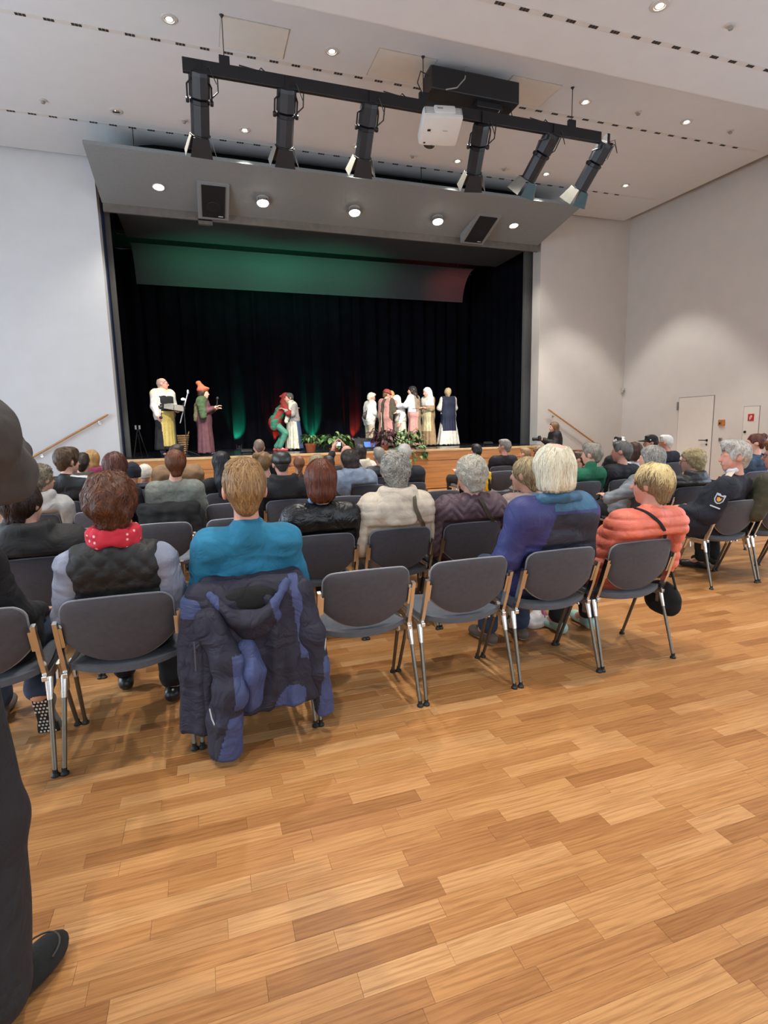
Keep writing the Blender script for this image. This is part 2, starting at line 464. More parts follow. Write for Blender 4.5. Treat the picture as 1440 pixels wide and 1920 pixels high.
def build_walls():
    T = 0.35
    # stage wall: left and right of the proscenium opening
    w = MB().box(((X0-1.68)/2, Y1+T/2, 3.5), (-1.68-X0, T, 7.0)).build('wall_stage_left', M_white); tag(w, kind='structure')
    w = MB().box(((X1+8.48)/2, Y1+T/2, 3.5), (X1-8.48, T, 7.0)).build('wall_stage_right', M_wall_r); tag(w, kind='structure')
    w = MB().box((3.4, Y1+0.15, 6.95), (10.16, 0.3, 0.3)).build('wall_stage_lintel', M_dark); tag(w, kind='structure')
    # right wall with a window band behind the frame
    def side(name, xc, ya, yb, m):
        mb = MB()
        for (a, b, c, d) in ((Y0, ya, 0, 7.0), (yb, Y1+T, 0, 7.0), (ya, yb, 0, 0.45), (ya, yb, 4.15, 7.0)):
            mb.box((xc, (a+b)/2, (c+d)/2), (0.3, b-a, d-c))
        o = mb.build(name, m); tag(o, kind='structure')
    side('wall_right', X1+0.15, -3.5, 5.5, M_wall_r)
    side('wall_left', X0-0.15, -1.3, 9.7, M_white)
    mb = MB()
    for (a, b, c, d) in ((X0-0.3, -4.2, 0, 7.0), (8.8, X1+0.3, 0, 7.0), (-4.2, 8.8, 0, 0.75), (-4.2, 8.8, 4.45, 7.0)): mb.box(((a+b)/2, Y0-0.15, (c+d)/2), (b-a, 0.3, d-c))
    tag(mb.build('wall_back', M_white), kind='structure')
    # window frames of those bands
    Mf = mat('window_frame_grey', '#8f9293', 0.5)
    Mg, gnt, gb = new_mat('window_glass'); gb.inputs['Transmission Weight'].default_value = 1.0; gb.inputs['Roughness'].default_value = 0.02; gb.inputs['Base Color'].default_value = (0.95, 0.98, 1, 1)
    def win(name, fix, axis, a, b, z0, z1, n):
        mb = MB()
        for i in range(n+1):
            p = a+(b-a)*i/n
            mb.box((fix, p, (z0+z1)/2) if axis == 'y' else (p, fix, (z0+z1)/2), (0.08, 0.08, z1-z0))
        for z in (z0+0.04, z1-0.04):
            mb.box((fix, (a+b)/2, z) if axis == 'y' else ((a+b)/2, fix, z), (0.08, b-a, 0.08) if axis == 'y' else (b-a, 0.08, 0.08))
        w = tag(mb.build(name, Mf), kind='structure')
        for i in range(n):      # glass panes
            p = a+(b-a)*(i+0.5)/n; L = (b-a)/n-0.08
            MB().box((fix, p, (z0+z1)/2) if axis == 'y' else (p, fix, (z0+z1)/2), (0.012, L, z1-z0-0.12) if axis == 'y' else (L, 0.012, z1-z0-0.12)).build('pane', Mg, w)
    win('window_1', X0-0.15, 'y', -1.3, 9.7, 0.45, 4.15, 6)
    win('window_2', X1+0.15, 'y', -3.5, 5.5, 0.45, 4.15, 5)
    win('window_3', Y0-0.15, 'x', -4.2, 8.8, 0.75, 4.45, 7)
    # roof slab above the hung ceiling
    tag(MB().box(((X0+X1)/2, (Y0+Y1)/2, 7.08), (X1-X0+0.6, Y1-Y0+0.6, 0.12)).build('roof_slab', M_ceil), kind='structure')
build_walls()

def build_ceiling():
    XR = 10.93
    mb = MB()
    # main field, sloping gently up towards the stage, and the lower rear field with a rounded edge
    prof = [(6.6, zceil(6.6)), (12.5, zceil(12.5))]
    P = [(X0, y, z) for y, z in prof]
    YC, xa, xb = 11.22, -1.50, 8.25
    mb.prism([(X0, 6.6, zceil(6.6)), (X0, YC, zceil(YC)), (X0, YC, zceil(YC)+0.05), (X0, 6.6, zceil(6.6)+0.05)], (XR-X0, 0, 0))
    for a, b in ((X0, xa), (xb, XR)):
        mb.prism([(a, YC, zceil(YC)), (a, 12.5, zceil(12.5)), (a, 12.5, zceil(12.5)+0.3), (a, YC, zceil(YC)+0.3)], (b-a, 0, 0))
    # cove rising behind the canopy
    def cove(x, i):
        e = max(0.0, min(1.0, (x-xa)/1.0, (xb-x)/1.0)); e = e*e*(3-2*e); f = i/12
        return (x, YC+1.28*f, zceil(YC)+0.031*1.28*f+0.40*e*f*f)
    cx = [xa+(xb-xa)*k/40 for k in range(41)]
    mb.grid([[cove(x, i) for i in range(13)] for x in cx])
    arc = [(X0, Y0, 6.2)] + [(X0, 6.83+0.09*math.sin(a), 6.29-0.09*math.cos(a)) for a in [i*math.pi/12 for i in range(7)]]
    arc += [(X0, 6.92, 6.75), (X0, Y0, 6.75)]
    mb.prism(arc, (XR-X0, 0, 0))
    c = mb.build('ceiling', M_ceil); tag(c, kind='structure')
    # vent slots: dashes of small openings, one by one
    Ms = mat('vent_slot_dark', '#2b2a29', 0.9)
    Mt = mat('vent_track_white', '#d2d1cd', 0.8, var=0.02)
    th = math.atan(0.031)
    def slot_mesh(n, w, d, gap):
        m = MB(); t = n*w+(n-1)*gap
        for i in range(n): m.box((-t/2+w/2+i*(w+gap), 0, 0), (w, d, 0.006))
        return m.mesh('vent_slot', Ms)
    sm = slot_mesh(3, 0.036, 0.045, 0.006)
    for y, xs, dx, n in ((11.10, -4.4432, 0.3026, 47), (8.57, -3.9890, 0.3115, 46), (6.147, -0.95, 0.3197, 36)):
        z = zceil(y) if y > 7 else 6.2
        tr = MB().box((3.9, y, z-0.001), (13.4, 0.075, 0.004), Matrix.Rotation(th if y > 7 else 0, 3, 'X')).build('vent_track', Mt, c)
        for i in range(n):
            o = link('vent_slot', sm, c, (xs+i*dx, y, z-0.003))
    # access panels
    Mp = mat('access_panel_cream', '#d8d7d0', 0.8, var=0.02); Mj = mat('panel_joint_grey', '#b3b1ab', 0.9)  # joint strips in a darker grey than the panels
    for x in (0.565, 2.655, 4.745):
        yc = 8.16; z = zceil(yc); R = Matrix.Rotation(th, 3, 'X')
        p = MB().box((x+0.425, yc, z-0.004), (0.85, 0.61, 0.012), R).build('access_panel', Mp, c)
        fr = MB()
        for s in (-1, 1):
            fr.box((x+0.425, yc+s*0.31, zceil(yc+s*0.31)-0.002), (0.87, 0.012, 0.006), R); fr.box((x+0.425+s*0.43, yc, z-0.002), (0.012, 0.63, 0.006), R)
        fr.build('panel_joint', Mj, p)
    return c
build_ceiling()

# ------------------------------------------------------------------ recessed downlights (each with its own lamp)
M_lampglow = emis('lamp_glow', '#fff4e2', 14.0)
M_ring = mat('downlight_ring', '#c4c2bd', 0.45, var=0.03)
M_reflect = mat('downlight_reflector', '#efece6', 0.25, 0.6, var=0.02)
def spot(name, loc, direction, watts, angle, color, blend=0.5, size=0.06, parent=None):
    l = bpy.data.lights.new(name, 'SPOT'); l.energy = watts; l.spot_size = math.radians(angle); l.spot_blend = blend; l.color = color; l.shadow_soft_size = size
    o = bpy.data.objects.new(name, l); o.location = loc
    o.rotation_euler = Vector(direction).to_track_quat('-Z', 'Y').to_euler(); COL.objects.link(o)
    if parent: o.parent = parent
    return o
DL_W = 370
def downlight(x, y, label, r=0.095, lit=True, z=None):
    z = (zceil(y) if y > 7 else 6.2) if z is None else z
    t = empty('downlight', (x, y, z-0.004)); tag(t, label, 'ceiling light', 'recessed downlights in the hall ceiling')
    MB().lathe([(r*0.62, 0.0), (r*0.66, -0.012), (r, -0.006), (r+0.004, 0.003)], n=28).build('ring', M_ring, t, True)
    MB().lathe([(r*0.64, -0.004), (r*0.60, 0.001), (0.001, 0.002)], n=28).build('reflector', M_reflect, t, True)
    if lit:
        MB().lathe([(0.001, -0.010), (r*0.36, -0.008), (r*0.46, -0.002), (r*0.47, 0.001)], n=24).build('lamp', M_lampglow, t, True)
        spot('downlight_beam', (0, 0, -0.05), (0, 0, -1), DL_W, 77, (1.0, 0.945, 0.86), 0.35, 0.05, t)
    else:
        MB().lathe([(0.001, -0.02), (r*0.3, -0.015), (r*0.42, 0.0)], n=20).build('lamp', M_alu, t, True)
        MB().box((0, 0, -0.018), (r*1.1, 0.012, 0.012)).build('cross_bar', M_black, t)
    return t
ordn = ['first', 'second', 'third', 'fourth', 'fifth', 'sixth']
for i, x in enumerate((-0.998, 1.05, 3.11, 5.17, 7.23, 9.29)):
    downlight(x, 10.61, f'round ceiling downlight, {ordn[i]} from the left in the row nearest the stage', lit=(i != 0))
for i, x in enumerate((-0.055, 2.04, 4.14, 6.235, 8.34)):
    downlight(x, 8.11, f'round ceiling downlight, {ordn[i]} from the left in the row above the lighting bar')
downlight(5.32, 5.65, 'large bright downlight at the top edge of the picture, right of the projector', r=0.10)
for x, y, w in ((1.15, 5.65, 'above the rear rows'), (-3.0, 5.65, 'beside the left windows'), (-3.0, 2.6, 'far left'), (1.15, 2.6, 'above the rearmost chairs'), (5.32, 2.6, 'above the aisle'), (-0.9, -0.6, 'left behind the viewer'), (3.3, -0.6, 'right behind the viewer'), (7.4, 1.5, 'beside the right windows')):
    downlight(x, y, 'ceiling downlight outside the picture, ' + w)

def sensor(x, y, label):
    z = zceil(y) if y > 7 else 6.2
    t = empty('ceiling_sensor', (x, y, z)); tag(t, label, 'sprinkler', 'small ceiling sprinklers and sensors')
    MB().lathe([(0.055, 0.0), (0.055, -0.01), (0.03, -0.018), (0.001, -0.018)], n=20).build('rosette', M_ring, t, True)
    MB().lathe([(0.012, -0.016), (0.012, -0.03), (0.032, -0.034), (0.026, -0.05), (0.001, -0.055)], n=14).build('head', mat('sensor_grey', '#8f8d89', 0.5), t, True)
for x, y, l in ((-2.05, 10.6, 'small ceiling sprinkler at the far left, beside the vent slots'), (0.05, 10.58, 'small ceiling sprinkler beside the leftmost stage light'),
                (4.22, 10.65, 'small ceiling sprinkler below the projector, above the canopy'), (6.23, 10.63, 'small ceiling sprinkler between the last two stage lights'),
                (7.30, 8.11, 'small ceiling sprinkler between two downlights at the upper right'), (9.37, 8.12, 'small ceiling sprinkler nearest the right wall'),
                (6.41, 5.65, 'small ceiling sprinkler at the top right corner of the picture')):
    sensor(x, y, l)

# ================================================================== STAGE
def curtain(name, pts, z0, z1, amp, period, m, seed=0, nz=14, flare=0.0):
    """hanging cloth along a floor line with folds, thick enough to be real"""
    pts = [Vector(p) for p in pts]; segs = []; L = 0
    for a, b in zip(pts, pts[1:]): segs.append((L, a, b)); L += (b-a).length
    n = max(12, int(L/period*7)); rng = random.Random(seed); ph = [rng.uniform(-0.6, 0.6) for _ in range(int(L/period)+3)]
    def at(s):
        for l0, a, b in reversed(segs):
            if s >= l0: return a+(b-a).normalized()*(s-l0), (b-a).normalized()
        return pts[0], (pts[1]-pts[0]).normalized()
    front = []; back = []
    for k in range(nz+1):
        f = k/nz; z = z0+(z1-z0)*f; r1 = []; r2 = []
        for i in range(n+1):
            s = L*i/n; p, t = at(s); nrm = Vector((t.y, -t.x, 0)); q = s/period
            o = amp*(math.sin(2*math.pi*q+ph[int(q)] if False else 2*math.pi*q+0.7*math.sin(q*1.7+seed)))*(1+flare*(1-f)*0.6)+amp*0.35*math.sin(4.1*math.pi*q+1.3+0.4*f)
            c = p+nrm*o; r1.append((c.x, c.y, z)); c2 = c-nrm*0.02; r2.append((c2.x, c2.y, z))
        front.append(r1); back.append(r2)
    mb = MB(); mb.grid(front); mb.grid([list(reversed(r)) for r in back])
    return mb.build(name, m, None, True)

def build_stage():
    # the platform
    M_sfloor = mat('stage_floor_black', '#22252a', 0.22, var=0.25, scale=2.0, bump=0.03, bscale=40)
    t = empty('stage_platform', (3.4, LIP_Y, 0)); tag(t, 'raised stage platform with oak front and dark glossy floor', 'stage')
    MB().box((0, 0.5, STAGE_Z/2-0.02), (10.14, 0.98, STAGE_Z-0.05)).box((0, 3.42, STAGE_Z/2-0.02), (12.1, 4.84, STAGE_Z-0.05)).build('substructure', M_dark, t)
    MB().box((0, 0.495, STAGE_Z-0.0175), (10.14, 1.01, 0.035)).box((0, 3.42, STAGE_Z-0.0175), (12.1, 4.84, 0.035)).build('floor_board', M_sfloor, t)
    xs0, xs1 = -5.07, 5.07          # visible oak front between the side stairs (local x)
    n = 5; w = (xs1-xs0)/n
    for i in range(n):
        xc = xs0+w*(i+0.5)
        MB().box((xc, -0.01, STAGE_Z-0.045-0.105), (w-0.006, 0.03, 0.21), bevel=0.003).build('upper_panel', M_wood_front, t)
        MB().box((xc, -0.005, (STAGE_Z-0.045-0.216)/2+0.01), (w-0.006, 0.03, STAGE_Z-0.045-0.216-0.02), bevel=0.003).build('lower_panel', M_wood_front, t)
    MB().box(((xs0+xs1)/2, 0.01, STAGE_Z-0.02), (xs1-xs0, 0.09, 0.05), bevel=0.006).build('nosing', mat('stage_nosing', '#d9b98a', 0.4, var=0.1), t)
    # side stairs
    for sgn, x, lab in ((-1, -1.69, 'oak stairs at the left end of the stage below the handrail'), (1, 8.49, 'oak stairs at the right end of the stage below the handrail')):
        s = empty('stage_stairs', (x, 12.05, 0)); tag(s, lab, 'stairs')
        for k in range(4):
            h = STAGE_Z-0.19*(k+1); xc = sgn*(0.3*k+0.15)
            MB().box((xc, 0, h/2), (0.3, 1.0, h), bevel=0.006).build('step', M_wood_front, s)
    # handrails on the wall
    def rail(a, b, lab):
        t = empty('handrail', a); tag(t, lab, 'handrail')
        d = Vector(b)-Vector(a)
        MB().tube([(0, 0, 0), d*0.02, d*0.98, d], [0.012, 0.022, 0.022, 0.012], 12).build('rail', M_rail, t, True)
        for f in (0.12, 0.85):
            p = d*f
            MB().tube([p, p+Vector((0, 0, -0.05)), p+Vector((0, 0.05, -0.07)), p+Vector((0, 12.6-a[1], -0.07))], 0.007, 8).lathe([(0.001, 0), (0.028, 0), (0.028, 0.01), (0.001, 0.01)], p+Vector((0, 12.588-a[1], -0.07)), 14, 0, Matrix.Rotation(-math.pi/2, 3, 'X')).build('bracket', M_alu, t, True)
    rail((-1.83, 12.5, 1.87), (-3.35, 12.5, 1.0), 'wooden handrail rising along the white wall at the left')
    rail((8.74, 12.5, 1.88), (10.45, 12.5, 0.84), 'wooden handrail sloping down along the wall at the right')
    # stage house: black side and back curtains, dark ceiling
    M_vel = mat('black_velvet', '#101118', 0.95, var=0.25, scale=3, sheen=0.0, spec=0.1)
    M_blue = mat('blue_velvet', '#16305c', 0.85, var=0.2, scale=5, sheen=0.3)
    c = curtain('back_curtain', [(-2.6, 17.55, 0), (9.4, 17.55, 0)], STAGE_Z+0.01, 6.6, 0.07, 0.42, M_vel, 2); tag(c, 'black velvet curtain closing the back of the stage', 'curtain')
    c = curtain('side_curtain', [(-2.25, 13.25, 0), (-2.1, 17.4, 0)], STAGE_Z+0.01, 6.6, 0.05, 0.45, M_vel, 5); tag(c, 'black side curtain at the left of the stage', 'curtain')
    c = curtain('side_curtain', [(9.0, 17.4, 0), (9.05, 13.3, 0)], STAGE_Z+0.01, 6.6, 0.05, 0.45, M_vel, 6); tag(c, 'black side curtain at the right of the stage', 'curtain')
    c = curtain('front_curtain', [(-1.86, 13.02, 0), (-1.63, 13.04, 0)], STAGE_Z+0.01, 6.5, 0.03, 0.11, M_blue, 8, flare=0.9); tag(c, 'narrow gathered blue stage curtain beside the left white wall', 'curtain')
    c = curtain('front_curtain', [(8.52, 13.02, 0), (8.8, 13.02, 0)], STAGE_Z+0.01, 6.5, 0.035, 0.13, M_blue, 9, flare=0.9); tag(c, 'narrow gathered blue stage curtain beside the right white wall', 'curtain')
    tag(MB().box((3.4, 15.3, 6.72), (12.6, 4.8, 0.1)).build('stage_ceiling', M_dark), kind='structure')
    mb = MB(); mb.box((-2.75, 15.3, 3.4), (0.1, 5.2, 6.8)); tag(mb.build('wall_stagehouse_left', M_dark), kind='structure')
    mb = MB(); mb.box((9.55, 15.3, 3.4), (0.1, 5.2, 6.8)); tag(mb.build('wall_stagehouse_right', M_dark), kind='structure')
    mb = MB(); mb.box((3.4, 17.9, 3.4), (12.6, 0.1, 6.8)); tag(mb.build('wall_stagehouse_back', M_dark), kind='structure')
    # grey portal pillars just inside the opening
    M_pil = mat('portal_grey', '#5c5d5c', 0.8, var=0.05)
    for x, lab in ((-1.60, 'grey portal post just inside the left edge of the stage opening'), (8.50, 'grey portal post just inside the right edge of the stage opening')):
        o = MB().box((0, 0, (6.55-STAGE_Z)/2), (0.11 if x < 0 else 0.24, 0.12, 6.55-STAGE_Z), bevel=0.008).build('portal_post', M_pil, None, loc=(x, 13.2, STAGE_Z)); tag(o, lab, 'post')
    # acoustic canopy above the opening
    M_can = mat('canopy_grey', '#858b8d', 0.75, var=0.05, scale=30, bump=0.05, bscale=300)
    t = empty('stage_canopy', (3.39, 11.7, 6.12)); tag(t, 'long grey sloping acoustic canopy over the stage opening', 'canopy')
    def can(pts): return [(p[0]-3.39, p[1]-11.7, p[2]-6.12) for p in pts]
    MB().prism(can([(-1.585, 10.90, 6.27), (-1.585, 12.56, 5.968), (-1.585, 12.57, 6.03), (-1.585, 10.905, 6.33)]), (9.95, 0, 0)).build('panel', M_can, t)
    MB().box((0, 12.585-11.7, 5.895-6.12), (9.93, 0.05, 0.165)).build('rear_fascia', mat('canopy_fascia', '#6a655f', 0.8), t)
    MB().box((-3.05, 12.6-11.7, 5.79-6.12), (0.28, 0.08, 0.09)).build('motor_box', mat('canopy_fascia', '#6a655f', 0.8), t)
    for x in (-4.2, -1.6, 1.2, 3.9, 4.8): MB().tube([(x, -0.6, 0.16), (x, -0.6, zceil(11.1)-6.12)], 0.008, 6).build('hanger_rod', M_black, t)
    # black sheet added in the open gap above the canopy to darken it
    o = MB().box((3.38, 12.2, 6.55), (8.75, 0.04, 0.9)).build('dark_gap_sheet', M_dark); tag(o, 'added black sheet darkening the gap above the grey canopy', 'border')
    # lamps in the canopy
    M_can_glow = emis('canopy_lamp_glow', '#fff3e0', 30.0)
    names = ['first lamp from the left on the grey canopy, flush and glowing', 'second lamp on the grey canopy, with a chrome bowl, right of the left loudspeaker', 'middle lamp of the five on the grey canopy, with a chrome bowl',
             'fourth lamp on the grey canopy, with a chrome bowl, left of the right loudspeaker', 'rightmost lamp on the grey canopy, flush and glowing']
    slope = (5.968-6.27)/(12.56-10.90)
    Rc = rot_to(Vector((0, slope, -1)))     # local z points down out of the canopy
    for i, x in enumerate((-0.49, 1.45, 3.36, 5.28, 7.22)):
        y = 11.85; z = 6.27+slope*(y-10.90)
        l = empty('canopy_lamp', (x, y, z)); tag(l, names[i], 'lamp', 'lamps in the grey stage canopy')
        MB().lathe([(0.085, 0.0), (0.10, -0.002), (0.115, 0.004), (0.118, 0.014), (0.10, 0.018), (0.086, 0.006)], n=26, M=Rc).build('ring', M_ring, l, True)
        if i in (0, 4):
            MB().lathe([(0.086, 0.012), (0.06, 0.02), (0.001, 0.024)], n=24, M=Rc).build('lamp', M_can_glow, l, True)
        else:
            MB().lathe([(0.03, 0.0), (0.034, 0.05), (0.045, 0.06)], n=16, M=Rc).build('stem', M_alu, l, True)
            MB().lathe([(0.045, 0.055), (0.085, 0.06), (0.11, 0.085), (0.116, 0.105)], n=26, M=Rc).build('chrome_bowl', M_alu, l, True)
            MB().lathe([(0.114, 0.104), (0.10, 0.128), (0.06, 0.146), (0.001, 0.152)], n=26, M=Rc).build('lamp', M_can_glow, l, True)
        spot('canopy_beam', (0, 0.02, -0.18), (0, 0.15, -1), 130, 120, (1.0, 0.93, 0.82), 0.6, 0.08, l)
    # loudspeakers wedged into the canopy
    M_grill = mat('speaker_grille_black', '#101014', 0.7, var=0.3, scale=200, bump=0.2, bscale=400)
    for x, lab in ((0.50, 'black loudspeaker in grey housing at the left of the canopy'), (6.42, 'black loudspeaker in grey housing at the right of the canopy')):
        s = empty('loudspeaker', (x, 11.95, 6.27+slope*1.05)); tag(s, lab, 'loudspeaker')
        # wedge housing hanging under the panel, its face turned towards the hall
        yf, yb = -0.42, 0.47
        prof = [(-0.30, yf, -slope*yf*-1+0.0), (-0.30, yb, slope*yb), (-0.30, yb-0.02, slope*yb-0.16), (-0.30, yf, slope*yf-0.02)]
        prof = [(-0.30, yf, slope*yf), (-0.30, yb, slope*yb), (-0.30, yb, slope*yb-0.19), (-0.30, yf, slope*yf-0.015)]
        MB().prism(prof, (0.60, 0, 0)).build('housing', M_can, s)
        a = Vector((0, yf, slope*yf-0.015)); b = Vector((0, yb, slope*yb-0.19)); d = (b-a).normalized(); nn = Vector((0, d.z, -d.y))
        R = Matrix((Vector((1, 0, 0)), d, Vector((1, 0, 0)).cross(d))).transposed()
        mid = (a+b)/2
        MB().box(mid+nn*0.008, (0.44, (b-a).length*0.86, 0.02), R).build('grille', M_grill, s)
        MB().lathe([(0.001, 0.0), (0.05, -0.004), (0.13, 0.006), (0.135, 0.0)], mid+nn*0.019+d*0.12, 24, 0, rot_to(nn)).build('driver', mat('speaker_cone', '#1b1b20', 0.6), s, True)
        MB().box(mid+nn*0.02+d*0.36+Vector((0.14, 0, 0)), (0.09, 0.018, 0.006), R).build('badge', M_plastic_w, s)
    # reflector panels over the stage
    M_ref = mat('reflector_grey', '#32383b', 0.75, var=0.05, scale=20)
    t2 = empty('reflector_panel', (0, 0, 0)); o = t2; MB().prism([(-1.38, 13.0, 5.965), (-1.38, 14.5, 5.975), (-1.38, 14.5, 6.03), (-1.38, 13.0, 6.02)], (9.66, 0, 0)).build('panel', M_ref, t2)
    for x in (-0.8, 3.4, 7.6): MB().tube([(x, 13.7, 6.0), (x, 13.7, 6.68)], 0.01, 6).build('hanger_rod', M_black, t2)
    tag(o, 'dark grey flat reflector panel just behind the canopy', 'reflector')
    arc = []
    for k in range(11):
        f = k/10; a = f*math.radians(80)
        arc.append((-1.33, 14.7+0.75*math.sin(a)*0.98, 5.17+0.75-0.75*(1-math.cos(a))/(1-math.cos(math.radians(80)))))
    inner = arc; outer = [(p[0], p[1]+0.04, p[2]+0.03) for p in reversed(arc)]
    mb = MB(); n = len(inner); vs = inner+outer
    v2 = [(p[0]+9.0, p[1], p[2]) for p in vs]
    allv = vs+v2; m2 = len(vs); fs = [(i, (i+1) % m2, m2+(i+1) % m2, m2+i) for i in range(m2)]
    for i in range(n-1): fs += [(i, m2-1-i, m2-2-i, i+1), (m2+i, m2+i+1, m2+m2-2-i, m2+m2-1-i)]
    mb._add(allv, fs); t3 = empty('reflector_panel', (0, 0, 0)); o = t3; mb.build('panel', M_ref, t3, True)
    for x in (-0.8, 3.1, 7.2): MB().tube([(x, 14.78, 5.93), (x, 14.78, 6.68)], 0.01, 6).build('hanger_rod', M_black, t3)
    tag(o, 'curved grey reflector at the rear of the stage, tinted green and red by lights', 'reflector')
    for z, y in ((6.05, 14.62),):
        o = empty('lighting_batten', (3.4, y, 6.08)); MB().tube([(-5.0, 0, 0), (5.0, 0, 0)], 0.03, 10).build('pipe', M_black, o, True)
        for x in (-4, 0, 4): MB().tube([(x, 0, 0), (x, 0, 0.6)], 0.01, 6).build('hanger_rod', M_black, o)
        tag(o, 'black pipe batten between the two stage reflectors', 'pipe')
build_stage()

# coloured LED uplights at the foot of the back curtain
def uplight(x, y, col, hexc, lab, w):
    t = empty('floor_uplight', (x, y, STAGE_Z)); tag(t, lab, 'stage light', 'coloured uplights at the back curtain')
    MB().lathe([(0.001, 0.02), (0.055, 0.02), (0.065, 0.03), (0.065, 0.09), (0.055, 0.10)], n=18).build('housing', M_black, t, True)
    MB().lathe([(0.001, 0.098), (0.05, 0.098), (0.055, 0.094)], n=18).build('lens', emis('lens_'+hexc, hexc, 5.0), t, True)
    for sx in (-1, 1): MB().box((sx*0.075, 0, 0.07), (0.012, 0.03, 0.14)).build('yoke', M_black, t)
    MB().box((0, 0, 0.008), (0.165, 0.05, 0.016)).build('foot', M_black, t)
    spot('uplight_beam', (0, 0.0, 0.12), (0, 0.5, 1), w, 52, col, 0.8, 0.03, t)
G = (0.02, 1.0, 0.42); R_ = (1.0, 0.05, 0.02)
uplight(1.02, 17.33, G, '#2affa0', 'green glowing floor uplight between the orange-hatted speaker and the jester', 300)
uplight(3.35, 17.33, G, '#2bffa0', 'green glowing floor uplight right of the jester couple', 300)
uplight(2.2, 17.33, R_, '#ff3020', 'red glowing floor uplight behind the jester', 280)
uplight(4.75, 17.33, R_, '#ff3121', 'red glowing floor uplight left of the white-shirted man', 280)
# floor floods, added to throw colour on the curved reflector
def flood(x, y, col, hexc, lab, w, ang):
    t = empty('added_flood', (x, y, STAGE_Z)); tag(t, lab, 'stage light', 'added colour floods on the stage floor')
    MB().box((0, 0, 0.05), (0.26, 0.10, 0.07), Matrix.Rotation(0.6, 3, 'X'), bevel=0.01).build('housing', M_black, t)
    MB().box((0, 0.02, 0.092), (0.22, 0.06, 0.006), Matrix.Rotation(0.6, 3, 'X')).build('lens', mat('added_flood_lens', '#101a18', 0.2), t)
    MB().box((0, 0, 0.008), (0.2, 0.12, 0.016)).build('foot', M_black, t)
    spot('added_flood_beam', (0, 0.03, 0.16), (0, 15.5-y, 4.2), w, ang, col, 1.0, 0.08, t)
flood(0.95, 13.3, (0.1, 1.0, 0.5), '#2affa2', 'added low green floor flood right of the orange-hatted speaker', 620, 58)
flood(3.3, 13.3, (0.1, 1.0, 0.5), '#2affa3', 'added low green floor flood between the jester couple and the group', 620, 58)
flood(7.4, 13.3, (1.0, 0.1, 0.08), '#ff3022', 'added low red floor flood at the right end of the stage', 600, 30)

